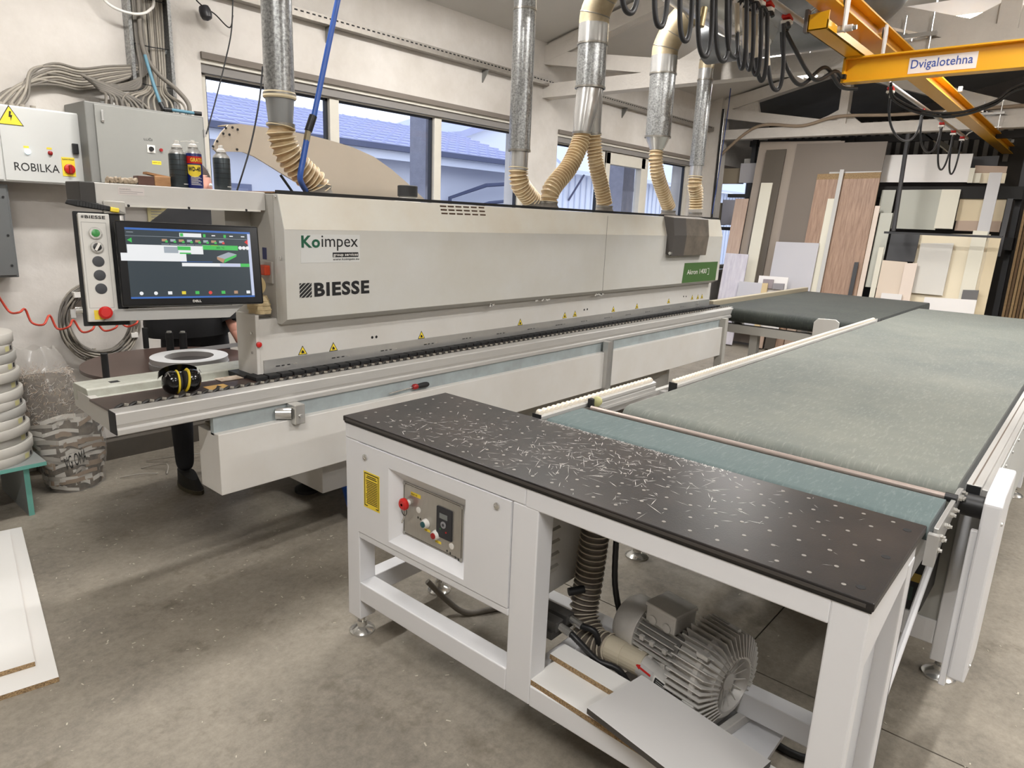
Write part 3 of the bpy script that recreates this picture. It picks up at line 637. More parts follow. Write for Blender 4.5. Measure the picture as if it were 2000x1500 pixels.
# ================================================================== CONVEYORS
def beltmat(name, c1, c2, c3, ax):
    M = bpy.data.materials.new(name); M.use_nodes = True; n = M.node_tree.nodes; l = M.node_tree.links
    p = n['Principled BSDF']; p.inputs['Roughness'].default_value = .75; p.inputs['Specular IOR Level'].default_value = .25; p.inputs['Sheen Weight'].default_value = .12; p.inputs['Sheen Roughness'].default_value = .4
    t = n.new('ShaderNodeNewGeometry')
    def noise(scale, st, det):
        mp = n.new('ShaderNodeMapping'); mp.inputs['Scale'].default_value = st; l.new(t.outputs['Position'], mp.inputs[0])
        z = n.new('ShaderNodeTexNoise'); z.inputs['Scale'].default_value = scale; z.inputs['Detail'].default_value = det; z.inputs['Roughness'].default_value = .7; l.new(mp.outputs[0], z.inputs['Vector']); return z
    a = noise(1.3, (1, 1, 1), 5); b = noise(22, ax, 5)
    r = n.new('ShaderNodeValToRGB'); r.color_ramp.elements[0].position = .32; r.color_ramp.elements[1].position = .68
    r.color_ramp.elements[0].color = (*lin(c1), 1); r.color_ramp.elements[1].color = (*lin(c2), 1); l.new(a.outputs[0], r.inputs[0])
    mr = n.new('ShaderNodeMapRange'); mr.inputs[1].default_value = .52; mr.inputs[2].default_value = .75; mr.inputs[4].default_value = .65; l.new(b.outputs[0], mr.inputs[0])
    x = n.new('ShaderNodeMix'); x.data_type = 'RGBA'; x.inputs['B'].default_value = (*lin(c3), 1); l.new(mr.outputs[0], x.inputs['Factor']); l.new(r.outputs[0], x.inputs['A']); l.new(x.outputs['Result'], p.inputs['Base Color'])
    bp = n.new('ShaderNodeBump'); bp.inputs['Strength'].default_value = .3; bp.inputs['Distance'].default_value = .003; l.new(b.outputs[0], bp.inputs['Height']); l.new(bp.outputs[0], p.inputs['Normal'])
    return M
BELT = beltmat('green_felt_belt', (96,101,97), (116,118,110), (142,144,136), (1, 5, 1))
BELT2 = beltmat('teal_felt_belt', (78,92,92), (94,105,104), (120,130,128), (1, 5, 1))
BELTD = beltmat('dark_felt_belt', (48,52,50), (64,68,62), (88,90,82), (1, 5, 1))
def beltloop(x0, x1, y0, y1, zt, r, axis='x', n=12):
    # closed belt running round two end rollers
    pts = []
    for k in range(n+1):
        a = math.pi/2+math.pi*k/n; pts.append((x0+r+r*math.cos(a), zt-r+r*math.sin(a)))
    for k in range(n+1):
        a = -math.pi/2+math.pi*k/n; pts.append((x1-r+r*math.cos(a), zt-r+r*math.sin(a)))
    return MB().prism([(p[0], y0, p[1]) for p in pts], (0, y1-y0, 0))
# ---- long return conveyor
lc = thing('return_conveyor', 'long return conveyor with a wide grey-green felt belt', 'conveyor', (5.1, .8, 0))
beltloop(2.30, 7.93, .222, 1.372, .882, .05).build('belt', BELT, lc, smooth=25)
pr = MB().box(2.36, 7.9, .165, .205, .80, .884).build('side_profile', ALU, lc, bevel=.002)
MB().box(2.36, 7.9, .186, .190, .884, .8846).build('profile_slot', mat('slot_brown', (96,84,74), .8), pr)
MB().box(2.355, 2.36, .167, .203, .81, .882).build('profile_end', MATTBLACK, pr)
MB().box(2.38, 7.9, .150, .166, .80, .87).build('skirt_rail', ALU, lc, bevel=.002)
for k in range(9):
    MB().box(2.5+k*.58, 3.07+k*.58, .146, .150, .42, .855).build('skirt_panel', mat('skirt_grey', (196,198,196), .5), lc, bevel=.002)
for k in range(12): MB().rev([(.006, 0), (.006, .004)], (2.62+k*.21, .146, .835), (0, -1, 0), 10).build('skirt_screw', STEEL, lc)
g = MB().prism([(2.20, .098, .335), (2.42, .098, .30), (2.47, .098, .32), (2.49, .098, .905), (2.47, .098, .925), (2.22, .098, .915), (2.19, .098, .89)], (0, .044, 0)).build('chain_guard', WHITE, lc, bevel=.006)
for (x, z) in ((2.26, .82), (2.27, .36)): MB().rev([(.007, 0), (.007, .004), (.003, .005)], (x, .098, z), (0, -1, 0), 12).build('guard_screw', CHROME, g, smooth=40)
for (x, z) in ((.80, .80), (.36, .36)): MB().rev([(.006, 0), (.006, .004)], (2.205, .12, z), (-1, 0, 0), 12).build('guard_screw', CHROME, g, smooth=40)
MB().box(2.205, 2.225, .142, .160, .30, .80).build('guard_strip', WHITE, lc, bevel=.003)
MB().cyl((2.33, .142, .83), (2.33, .225, .83), .034, 20).build('roller_end', BLACK, lc, smooth=40)
for (x, y) in ((2.742, .168), (2.742, 1.47), (5.2, .168), (5.2, 1.34), (7.6, .168), (7.6, 1.34)):
    o = MB().box(x, x+.075, y, y+.072, .07, .80).build('leg', WHITE, lc, bevel=.004); c = (x+.037, y+.036)
    MB().rev([(.012, .03), (.012, .075)], (*c, 0), n=12).build('foot_bolt', CHROME, o, smooth=40)
    MB().rev([(.058, 0), (.058, .008), (.048, .018), (.022, .028), (.02, .045)], (*c, 0), n=28).build('levelling_foot', CHROME, o, smooth=35)
MB().box(2.745, 2.81, .24, 1.47, .13, .225).build('cross_beam', WHITE, lc, bevel=.003); MB().box(2.75, 2.76, .235, 1.475, .225, .70).build('end_panel', mat('end_panel_grey', (170,170,166), .6), lc)
MB().box(2.78, 7.7, .30, .34, .72, .80).build('long_beam', WHITE, lc); MB().box(2.4, 7.8, 1.375, 1.40, .80, .868).build('inner_profile', ALU, lc)
m_ = MB().box(2.48, 2.74, .27, .5, .36, .62).build('drive_motor', MATTBLACK, lc, bevel=.01)
MB().box(2.478, 2.48, .30, .37, .40, .45).build('motor_plate', mat('dark_green_plate', (34,52,46), .5), m_); MB().box(2.478, 2.48, .28, .33, .47, .50).build('motor_sticker', mat('ochre_sticker', (150,124,48), .6), m_)
MB().tube([(1.94, .26, .31), (2.36, .24, .72)], .010, 8).build('diagonal_brace', WHITE, lc)
# bolted link plate between table and conveyor
lp = MB().prism([(1.94, .206, .80), (2.02, .206, .79), (2.34, .206, .845), (2.34, .206, .872), (2.30, .206, .88), (1.95, .206, .872)], (0, .012, 0)).build('link_plate', STEEL, lc, bevel=.002)
for (x, z) in ((1.965, .81), (1.985, .84), (2.02, .82), (2.05, .85), (2.09, .835), (2.13, .855), (2.19, .85), (2.26, .865), (2.29, .86), (2.31, .868)):
    MB().rev([(.008, 0), (.008, .008), (.005, .009), (.005, .014)], (x, .206, z), (0, -1, 0), 6).build('hex_bolt', CHROME, lp)
MB().box(1.925, 1.945, .20, .225, .775, .86).build('bracket', STEEL, lc)
# ---- short teal belt and rod next to the table
sb = thing('transfer_belt', 'short teal felt transfer belt beside the black-topped table', 'conveyor', (2.07, .85, .75))
beltloop(1.937, 2.195, .228, 1.478, .8795, .025).build('belt', BELT2, sb, smooth=25)
MB().cyl((2.205, .215, .878), (2.205, 1.455, .878), .010, 16).build('rod', mat('worn_rod', (160,146,138), .4, .4), sb, smooth=40)
MB().cyl((2.205, .205, .878), (2.205, .235, .878), .013, 12).build('rod_end', BLACK, sb, smooth=40)
MB().box(1.96, 2.17, .26, 1.44, .80, .828).build('bed', ALU, sb)
for y in (.25, 1.44): MB().box(1.97, 2.16, y, y+.02, .70, .80).build('bed_bracket', STEEL, sb)
p = thing('guide_pulley', 'small yellow-green guide wheel at the corner of the long belt', 'wheel', (2.26, 1.47, .86))
MB().rev([(.012, 0), (.02, .004), (.012, .012), (.02, .020), (.012, .028), (.004, .03)], (2.25, 1.462, .893), (1, .35, 0), 20).build('wheel', mat('lime_plastic', (186,184,134), .5), p, smooth=40)
MB().box(2.235, 2.258, 1.47, 1.495, .868, .905).build('holder', MATTBLACK, p, bevel=.003); MB().box(2.22, 2.27, 1.43, 1.475, .845, .872).build('base_block', mat('grimy_block', (92,88,80), .6), p, bevel=.004)
# ---- roller side rails
def rollerrail(label, x0, x1, y, zt, n):
    t = thing('roller_rail', label, 'roller rail', ((x0+x1)/2, y, zt-.06), 'roller rails beside the return belt')
    MB().prism([(x0, y, zt-.012), (x0, y+.012, zt-.008), (x0, y+.04, zt-.008), (x0, y+.04, zt-.055), (x0, y, zt-.055), (x0, y, zt-.034), (x0, y+.004, zt-.032), (x0, y+.004, zt-.026), (x0, y, zt-.024)], (x1-x0, 0, 0)).build('rail_profile', ALU, t)
    MB().box(x0, x1, y-.004, y, zt-.062, zt-.05).build('rail_lip', ALU, t)
    r0 = None; st = (x1-x0-.04)/(n-1)
    for k in range(n):
        x = x0+.02+k*st
        if r0 is None: r0 = MB().rev([(.004, -.012), (.012, -.01), (.0145, 0), (.012, .01), (.004, .012)], (x, y+.024, zt-.004), (.25, 1, .1), 12).build('roller', CREAM, t, smooth=50); xx = x
        else: place(r0, 'roller', t, (x-xx, 0, 0))
    MB().box(x0-.003, x0, y, y+.042, zt-.055, zt-.004).build('end_cap', MATTBLACK, t)
    for k in range(int((x1-x0)/.8)+1): MB().box(x0+.1+k*.8, x0+.14+k*.8, y-.03, y, zt-.075, zt-.06).build('rail_bracket', STEEL, t)
    return t
rollerrail('short aluminium roller rail with cream wheels beside the table', 1.94, 2.80, 1.498, .895, 28)
rollerrail('long aluminium roller rail with cream wheels along the green belt', 2.83, 6.38, 1.405, .895, 112)
tag(MB().box(2.0, 6.3, 1.51, 1.535, .80, .835).build('support_profile', ALU), 'plain aluminium support bar under the roller rails', 'bar')
# ---- outfeed conveyor behind the edge bander
oc = thing('outfeed_conveyor', 'outfeed conveyor with a dark felt belt at the far end of the edge bander', 'conveyor', (7.4, 2.0, 0))
beltloop(6.02, 8.72, 1.42, 2.72, .882, .062).build('belt', BELTD, oc, smooth=25)
MB().box(6.05, 8.7, 2.725, 2.78, .80, .925).build('side_fence', mat('dusty_aluminium', (190,180,158), .45, .4), oc, bevel=.003)
MB().box(6.06, 6.14, 1.45, 2.75, .66, .735).build('front_beam', MGREY2, oc); MB().box(6.1, 8.6, 1.44, 1.5, .66, .735).build('side_beam', MGREY2, oc)
pl_ = MB().prism([(6.03, 1.60, .62), (6.03, 1.80, .62), (6.03, 1.80, .85), (6.03, 1.77, .885), (6.03, 1.63, .89), (6.03, 1.60, .87)], (-.02, 0, 0)).build('white_cover', MGREY, oc, bevel=.004)
pb = MB().box(6.0, 6.45, 1.415, 1.42, .80, .89).build('hole_plate', MGREY, oc)
for i in range(3):
    for k in range(6): MB().rev([(.008, 0), (.008, .001)], (6.06+k*.06, 1.415, .815+i*.026), (0, -1, 0), 10).build('plate_hole', HOLED, pb)
MB().rev([(.045, 0), (.045, .02), (.02, .022)], (6.5, 1.42, .84), (0, -1, 0), 20).build('roller_end', MATTBLACK, oc, smooth=40)
for (x, y) in ((6.12, 2.3), (6.2, 1.46), (8.5, 1.46), (8.5, 2.6)): MB().box(x, x+.07, y, y+.07, 0, .68).build('leg', MGREY2, oc)
MB().box(6.15, 8.5, 2.3, 2.36, .25, .32).build('stretcher', MGREY2, oc)
# ================================================================== EDGE BANDING MACHINE
def fit(mb, string, o, u, v, wd, ht, m=0, bold=0., base=True):
    t = MB().text(string, (0, 0, 0), (1, 0, 0), (0, 1, 0), 1., bold=bold, nofs=0)
    xs_ = [q.x for q in t.v]; ys_ = [q.y for q in t.v]; x0, x1, y0, y1 = min(xs_), max(xs_), min(ys_), max(ys_)
    u = Vector(u).normalized(); v = Vector(v).normalized(); nn = u.cross(v)
    mb.add([Vector(o)+u*((q.x-x0)/(x1-x0)*wd)+v*((q.y-y0)/(y1-y0)*ht)+nn*.0008 for q in t.v], t.f, m); return mb
EX0, EX1 = 1.58, 5.86; HY = 2.62; BY = 2.70
eb = thing('edge_banding_machine', 'long light-grey edge banding machine running below the windows', 'machine', (3.6, 3.0, 0))
# lower chassis
MB().box(1.95, 5.75, 2.95, 3.7, .13, .86).build('chassis', MGREY, eb, bevel=.004)
MB().box(1.75, 5.85, 2.70, 3.1, .56, .86).build('bed_casting', mat('bed_grey', (150,150,146), .6), eb)  # casting in a plain mid grey
MB().prism([(2.3, 2.76, .56), (2.3, 3.0, .56), (2.3, 3.0, .25), (2.3, 2.95, .22), (2.3, 2.85, .3)], (3.2, 0, 0)).build('belly_pan', MGREY2, eb)
for (x, y) in ((2.085, 3.313), (4.2, 3.2), (5.6, 3.2)):
    f = MB().rev([(.07, .0), (.07, .02), (.05, .03), (.025, .05), (.02, .13)], (x, y, 0), n=24).build('machine_foot', MATTBLACK, eb, smooth=35)
# front lower cover panels
PY, PZ0, PZ1 = 2.50, .480, .733
PXA, PXB, PXC = 1.190, 3.93, 5.80
for (a, b) in ((PXA, PXB), (PXB+.06, PXC)):
    MB().box(a, b, PY, PY+.17, PZ0, PZ1).build('lower_cover', MGREY, eb, bevel=.003)
MB().box(PXA, PXC, PY+.035, PY+.06, PZ1-.01, .80).build('blue_grey_beam', MBLUE, eb)
MB().box(PXA+.03, PXC, PY+.045, PY+.17, PZ1, PZ1+.012).build('dusty_ledge', mat('dusty_ledge', (150,144,130), .9, var=.35, scale=40, col2=(112,106,96)), eb)
po = MB().box(PXB-.03, PXB+.02, PY-.03, PY+.015, .30, .81).build('steel_post', GALVS, eb, bevel=.003); MB().box(PXB+.02, PXB+.05, PY-.02, PY+.015, .30, .81).build('post_flange', CABD, po)
MB().box(5.80, 5.86, PY-.02, PY+.05, .05, .81).build('end_post', MGREY2, eb)
# guide rail of aluminium with step and lip
RY = 2.530
gr = MB().prism([(.845, y, z) for (y, z) in ((RY+.004, .880), (RY+.06, .883), (RY+.06, .80), (RY+.004, .796), (RY-.004, .800), (RY-.004, .818), (RY+.004, .823), (RY+.002, .832), (RY, .838), (RY, .876))], (6.15-.845, 0, 0)).build('guide_rail', ALU, eb, bevel=.0015)
MB().box(.842, .845, RY+.0, RY+.06, .80, .881).build('rail_end_cap', MATTBLACK, gr)
r0 = None; nr = 118
for k in range(nr):
    x = .885+k*(6.08-.885)/(nr-1)
    if r0 is None:
        q = MB(); q.rev([(.002, -.021), (.0062, -.012), (.0066, .010), (.002, .019)], (x, RY+.072, .886), (1, .28, .28), 8)
        r0 = q.build('feed_roller', mat('roller_dark', (48,46,44), .4), gr, smooth=40); xx = x
    else: place(r0, 'feed_roller', gr, (x-xx, 0, 0))
mb = MB()
for k in range(nr):
    x = .907+k*(6.08-.885)/(nr-1); mb.obox(Matrix.Translation((x, RY+.072, .887)) @ Matrix.Rotation(.6, 4, 'Z'), -.003, .003, -.009, .009, -.004, .004)
tag(mb.build('roller_spacers', mat('spacer_pale', (176,170,158), .5), gr), kind='stuff')
MB().box(.86, 6.05, RY+.06, RY+.09, .87, .878).build('roller_tray', MATTBLACK, gr)
for (px, w_) in ((578, .05), (1425, .05)):
    c = at_y(px, 800, PY); b = MB().box(c.x-.024, c.x+.024, PY-.032, PY+.03, .715, .80).build('rail_bracket', CHROME, gr, bevel=.003)
    MB().rev([(.009, 0), (.009, .006)], (c.x+.003, PY-.032, .75), (0, -1, 0), 6).build('bracket_bolt', STEEL, b); MB().cyl((c.x-.07, PY+.04, .76), (c.x-.02, PY+.0, .76), .026, 16).build('bracket_tube', GALVS, b, smooth=40)
# feed table and track pads
br = MB().prism([(.846, 2.600, .880), (.846, 2.785, .880), (.846, 2.785, .872), (.846, 2.600, .872)], (5.2, 0, 0)).build('feed_table', BROWN, eb)
MB().box(.85, 1.6, 2.605, 2.80, .80, .871).build('table_carcass', MGREY2, eb)
p0 = None
for k in range(76):
    x = 1.44+k*.0605
    if p0 is None: p0 = MB().box(x, x+.054, 2.648, 2.735, .8805, .898).build('track_pad', MATTBLACK, eb, bevel=.003); xx = x
    else: place(p0, 'track_pad', eb, (x-xx, 0, 0))
MB().box(1.43, 6.0, 2.735, 2.95, .87, .892).build('track_bed', MATTBLACK, eb)
wl = MB().box(1.235, 1.32, 2.628, 2.70, .8802, .8812).build('warning_sticker', mat('worn_yellow', (206,164,92), .6), br)
MB().prism([(1.262, 2.645, .8816), (1.292, 2.655, .8816), (1.288, 2.685, .8816)], (0, 0, .0004)).build('sticker_print', INK, wl)
MB().box(1.33, 1.46, 2.735, 2.80, .882, .884).build('white_sticker', mat('grubby_white', (214,204,190), .6, var=.3, scale=25, col2=(150,120,90)), eb)
bm = MB().prism([(.868, y, z) for (y, z) in ((2.787, .868), (2.865, .864), (2.872, .892), (2.882, .897), (3.02, .897), (3.03, .887), (3.03, .83), (2.787, .83))], (1.58-.868, 0, 0)).build('back_beam', mat('dusty_beam', (178,180,170), .55, var=.2, scale=10, col2=(150,148,136)), eb, bevel=.002)
MB().box(.97, 1.005, 2.92, 2.95, .8972, .898).build('beam_slot', HOLED, bm)
MB().prism([(.852, 2.60, .872), (.87, 3.03, .872), (.87, 3.03, .80), (.855, 2.62, .79)], (.03, 0, 0)).build('end_plate', MGREY2, eb)
# pressure beam cover (body) and galvanised strip
MB().box(1.80, 5.88, 2.87, 3.05, .895, 1.13).build('body_core', MGREY2, eb)
bd = MB().box(1.492, 5.90, BY, 2.87, .895, 1.135).build('body_cover', MGREY, eb, bevel=.002)
MB().box(1.474, 1.492, BY-.004, 2.86, .885, 1.155).build('body_end_plate', MGREY, eb, bevel=.003)
gs = MB().box(1.505, 5.895, BY-.006, BY, .897, .956).build('galvanised_strip', GALVS, eb)
for k in range(15):
    for q in range(4):
        x = 1.56+k*.29+q*.028; MB().box(x, x+.014 if q % 3 else x+.02, BY-.0068, BY-.006, .921, .926).build('strip_slot', INK if q < 3 else CHROME, gs)
MB().rev([(.010, 0), (.012, .004), (.012, .012), (.007, .015)], (1.482, BY-.004, 1.03), (0, -1, 0), 18).build('red_button', RED, eb, smooth=40)
for z in (1.075, .99): MB().rev([(.006, 0), (.006, .004)], (1.474, BY+.03, z), (-1, 0, 0), 10).build('end_screw', CHROME, eb)
for (px, py) in ((727, 659), (735, 658), (1141, 605), (1147, 604), (1335, 579), (1340, 579)):
    c = at_y(px, py, BY); MB().rev([(.007, 0), (.007, .001)], (c.x, BY, c.z), (0, -1, 0), 12).build('round_hole', HOLED, bd)
TRI = [(591, 683), (651, 676), (823, 653), (1016, 628), (1103, 615), (1123, 612), (1198, 603), (1244, 597), (1306, 587), (1352, 580), (1363, 579), (1371, 578)]
for (px, py) in TRI:
    c = at_y(px, py, BY); s = .024; z = c.z-.006; yy = BY-.0008
    o = MB().prism([(c.x-s, yy, z-s*.7), (c.x+s, yy, z-s*.7), (c.x, yy, z+s*1.05)], (0, .0008, 0)).build('warning_triangle', INK, bd)
    MB().prism([(c.x-s*.8, yy-.0005, z-s*.58), (c.x+s*.8, yy-.0005, z-s*.58), (c.x, yy-.0005, z+s*.8)], (0, .0005, 0)).build('triangle_face', YEL, o)
    MB().prism([(c.x-s*.3, yy-.001, z-s*.45), (c.x+s*.35, yy-.001, z-s*.4), (c.x+s*.2, yy-.001, z), (c.x-s*.1, yy-.001, z+s*.2), (c.x-s*.25, yy-.001, z)], (0, .0005, 0)).build('pictogram', INK, o)
# hood
prof = [(HY+.05, 1.110), (HY, 1.137), (HY, 1.516), (HY+.042, 1.658), (3.12, 1.662), (3.12, 1.13)]
def hoodmat():
    M = bpy.data.materials.new('hood_two_tone'); M.use_nodes = True; n = M.node_tree.nodes; l = M.node_tree.links
    return mat('hood_grey', (198,197,193), .42, var=.05, scale=2, col2=(190,187,178))
hd = MB().prism([(EX0, *p) for p in prof], (EX1-EX0, 0, 0)).build('hood', hoodmat(), eb, bevel=.002)
nsl = Vector((0, -.142, .042)).normalized()
MB().prism([(EX0+.002, HY-.0006, 1.516), (EX0+.002, HY+.0412, 1.657), (EX0+.002, HY+.0418, 1.657), (EX0+.002, HY+.0006, 1.516)], (EX1-EX0-.004, 0, 0)).build('hood_upper_skin', mat('hood_cream', (205,203,194), .42, var=.1, scale=2.5, col2=(198,190,174)), hd)
MB().box(EX0+.01, EX1-.005, HY+.05, HY+.075, 1.660, 1.674).build('top_seal', BLACK, hd)
MB().box(EX0+.0, EX0+.25, 2.70, 3.1, 1.662, 1.668).build('top_dust_sheet', mat('brown_paper', (150,120,92), .8), hd)
MB().box(EX0-.003, EX0, HY+.075, 3.115, 1.13, 1.655).build('side_cheek', MGREY2, hd)
for (px, py) in ((495, 381), (537, 384), (549, 504)):
    c = at_x(px, py, EX0-.004); MB().rev([(.007, 0), (.007, .004), (.003, .005)], c, (-1, 0, 0), 12).build('cheek_screw', CHROME, hd, smooth=40)
MB().box(4.006, 4.009, HY-.0012, HY, 1.137, 1.64).build('hood_joint', mat('joint_grey', (120,118,112), .6), hd)
for i in range(3):
    for j in range(6):
        a = at_y(866+j*15, 403.5+i*7.0+j*.55, HY+.035); t_ = (a.z-1.516)/.142; y = HY+.042*t_-.0012
        MB().box(a.x-.022, a.x+.022, y, y+.002, a.z-.0055, a.z+.0055).build('vent_slot', mat('vent_rust', (70,48,32), .9), hd)
# stickers and lettering on the hood
def P_(px, py): return at_y(px, py, HY)
a, b = P_(586, 456), P_(703, 512)
kx0, kx1, kz0, kz1 = P_(587, 485).x, P_(702.5, 485).x, 1.376, 1.497
st_ = MB().box(kx0, kx1, HY-.0008, HY, kz0, kz1).build('dealer_sticker', mat('sticker_pale', (202,202,199), .45), hd)
GRN = mat('sign_green', (20,84,60), .5)
bz = 1.440
mb = MB(); fit(mb, 'Ko', (P_(588, 470).x, HY-.001, bz), X, Z, P_(624.5, 470).x-P_(588, 470).x, .052, bold=.03); mb.build('dealer_name', GRN, st_)
mb = MB(); fit(mb, 'impex', (P_(627.5, 470).x, HY-.001, bz-.0135), X, Z, P_(698.5, 470).x-P_(627.5, 470).x, .066); mb.build('dealer_name', INK, st_)
gx0, gx1 = P_(649.5, 496).x, P_(699.5, 496).x
o = MB().box(gx0, gx1, HY-.0014, HY-.0008, 1.398, 1.419).build('dealer_strip', INK, st_)
mb = MB(); fit(mb, 'group services', (gx0+.003, HY-.0016, 1.3995), X, Z, gx1-gx0-.006, .016, bold=.01); mb.build('strip_text', PAPER, o)
mb = MB(); fit(mb, 'www.koimpex.eu', (gx0, HY-.001, 1.3815), X, Z, gx1-gx0+.004, .013, bold=.01); mb.build('web_address', INK, st_)
mb = MB(); fit(mb, 'BIESSE', (P_(613.5, 565).x, HY-.0004, 1.2275), X, Z, P_(721, 565).x-P_(613.5, 565).x, .0625, bold=.04); mb.build('maker_name', INK, hd)
lx0, lx1 = P_(585, 566).x, P_(608.5, 566).x; lz0_, lz1_ = 1.2275, 1.290
mb = MB(); W2 = lx1-lx0; H2 = lz1_-lz0_
for k in range(-3, 5):      # diagonal bars of the maker's emblem
    pts = []
    o0 = k*.28
    poly = [(0, o0), (1, o0+.8), (1, o0+1.0), (0, o0+.2)]
    # clip to the unit square
    def clip(P, f):
        out = []
        for i in range(len(P)):
            A, B = P[i], P[(i+1) % len(P)]; fa, fb = f(A), f(B)
            if fa >= 0: out.append(A)
            if fa*fb < 0: s_ = fa/(fa-fb); out.append((A[0]+(B[0]-A[0])*s_, A[1]+(B[1]-A[1])*s_))
        return out
    poly = clip(poly, lambda q: q[1]); poly = clip(poly, lambda q: 1-q[1]) if poly else poly
    if len(poly) > 2: mb.prism([(lx0+q[0]*W2, HY-.0012, lz0_+q[1]*H2) for q in poly], (0, .0012, 0))
mb.build('maker_emblem', INK, hd)
ga, gb, gc, gd = P_(1337, 514), P_(1402, 511), P_(1398, 546), P_(1330, 556)
gsx0, gsx1, gz0, gz1 = 5.17, 5.815, 1.139, 1.30
o = MB().prism([(gsx0+.02, HY-.001, gz1), (gsx1, HY-.001, gz1), (gsx1-.012, HY-.001, gz0), (gsx0, HY-.001, gz0)], (0, .001, 0)).build('model_plate', mat('model_green', (66,100,50), .5), hd)
mb = MB(); fit(mb, 'Akron 1400', (5.245, HY-.0014, 1.205), X, Z, .36, .04); mb.build('model_name', PAPER, o)
mb = MB(); mb.box(5.62, 5.655, HY-.0016, HY-.001, 1.243, 1.247); mb.box(5.651, 5.655, HY-.0016, HY-.001, 1.195, 1.247); mb.box(5.63, 5.655, HY-.0016, HY-.001, 1.192, 1.196); mb.build('model_mark', PAPER, o)
bx = MB().prism([(4.86, y, z) for (y, z) in ((HY, 1.375), (HY-.05, 1.362), (HY-.062, 1.52), (HY-.04, 1.655), (HY+.05, 1.67))], (.60, 0, 0)).build('flap_cover', mat('grimy_plastic', (118,108,96), .5, var=.3, scale=9, col2=(84,78,70)), hd, bevel=.006)
MB().prism([(4.853, y, z) for (y, z) in ((HY, 1.38), (HY-.052, 1.365), (HY-.064, 1.52), (HY-.042, 1.652), (HY+.04, 1.66))], (.20, 0, 0)).build('flap_dark_half', mat('dark_flap', (72,68,65), .55), hd)
MB().rev([(.012, 0), (.012, .02), (.006, .022)], (4.856, HY-.045, 1.385), (-1, 0, 0), 10).build('flap_knob', CHROME, bx, smooth=40)
for k in range(14):
    x = random.choice((3.3, 3.36, 3.42, 4.0, 4.05, 2.9))+random.uniform(-.04, .05); MB().obox(Matrix.Translation((x, HY+.035, 1.108)) @ Matrix.Rotation(random.uniform(-.8, .8), 4, 'Y'), -.012, .012, -.002, 0, -.004, .004).build('paper_scrap', PAPER, hd)
# switch plate on the hood cheek
c0, c1 = at_x(506, 508, EX0-.006), at_x(534, 552, EX0-.006)
o = MB().box(EX0-.012, EX0-.003, min(c0.y, c1.y), max(c0.y, c1.y)+.02, c1.z-.005, c0.z).build('switch_plate', MGREY2, eb, bevel=.002)
q0, q1 = at_x(509, 517, EX0-.03), at_x(521, 538, EX0-.03)
MB().box(EX0-.04, EX0-.012, q1.y, q0.y+.01, q1.z, q0.z).build('isolator_switch', mat('orange_switch', (214,74,38), .45), o, bevel=.004)
q0, q1 = at_x(512, 483, EX0-.004), at_x(521, 507, EX0-.004); MB().box(EX0-.004, EX0-.003, q1.y, q0.y, q1.z, q0.z).build('blue_plate', mat('blue_plate', (26,34,84), .5), eb)
# ---- cantilever arm with the operator terminal
arm = MB().box(.925, EX0-.004, 2.75, 2.88, 1.588, 1.663).build('cantilever_arm', MGREY, eb, bevel=.003)
MB().box(.875, .925, 2.745, 2.885, 1.584, 1.664).build('arm_end_cap', mat('charcoal_cap', (62,60,58), .6), arm, bevel=.004)
MB().box(.94, EX0-.03, 2.745, 2.75, 1.583, 1.590).build('arm_lower_lip', mat('lip_pale', (222,219,210), .5), arm)
MB().box(1.0, 1.09, 2.7492, 2.75, 1.625, 1.652).build('serial_sticker', mat('sticker_blush', (214,206,202), .6), arm)
mb = MB(); mb.text('WARNING', (1.004, 2.749, 1.642), X, Z, .008)
for k in range(2): mb.box(1.004, 1.085-.02*k, 2.7488, 2.7492, 1.636-.006*k, 1.6375-.006*k)
mb.build('sticker_print', mat('faded_ink', (150,146,146), .7), arm)
for px in (190, 250, 368, 480):
    c = at_y(px, 402+(px-190)*.028, 2.75); MB().rev([(.005, 0), (.005, .006)], (c.x, 2.75, 1.587), (0, -1, 0), 8).build('arm_screw', MATTBLACK, arm)
MB().box(1.46, EX0-.004, 2.88, 3.0, 1.50, 1.66).build('arm_knee', MGREY2, arm)
# terminal in its own tilted frame
TR = Matrix(((.983, .177, .052), (-.183, .970, .160), (-.022, -.166, .986))).to_4x4(); TM = Matrix.Translation((.954, 2.701, 1.532)) @ TR
tu, tv = TR @ X, TR @ Z
def T(u, n_, w_): return TM @ Vector((u, n_, w_))
te = thing('operator_terminal', 'tilted operator terminal with touchscreen hanging from the cantilever arm', 'control terminal', T(.2, .03, -.37))
fr = MB(); fr.prism([T(*q) for q in ((-.103, 0, .024), (-.008, 0, .024), (-.008, 0, -.31), (.43, 0, -.305), (.372, 0, -.352), (-.103, 0, -.352))], TR @ Vector((0, .03, 0))); fr.build('front_frame', mat('terminal_grey', (208,206,200), .45), te, bevel=.003)
MB().prism([T(*q) for q in ((-.06, -.0006, -.352), (-.02, -.0006, -.312), (.428, -.0006, -.306), (.372, -.0006, -.352))], TR @ Vector((0, -.006, 0))).build('sloped_tray', mat('tray_grey', (164,163,160), .5), te)
MB().obox(TM, -.114, .03, .03, .045, -.366, .034).build('back_plate', MATTBLACK, te, bevel=.003)
MB().obox(TM, -.06, .40, .045, .11, -.33, -.03).build('back_box', MGREY2, te)
MB().cyl(T(.03, .06, -.05), T(.03, .06, .075), .022, 14).build('suspension_tube', GALVS, te, smooth=40); MB().obox(TM, -.02, .05, .02, .06, .03, .075).build('suspension_block', MGREY2, te, bevel=.004)
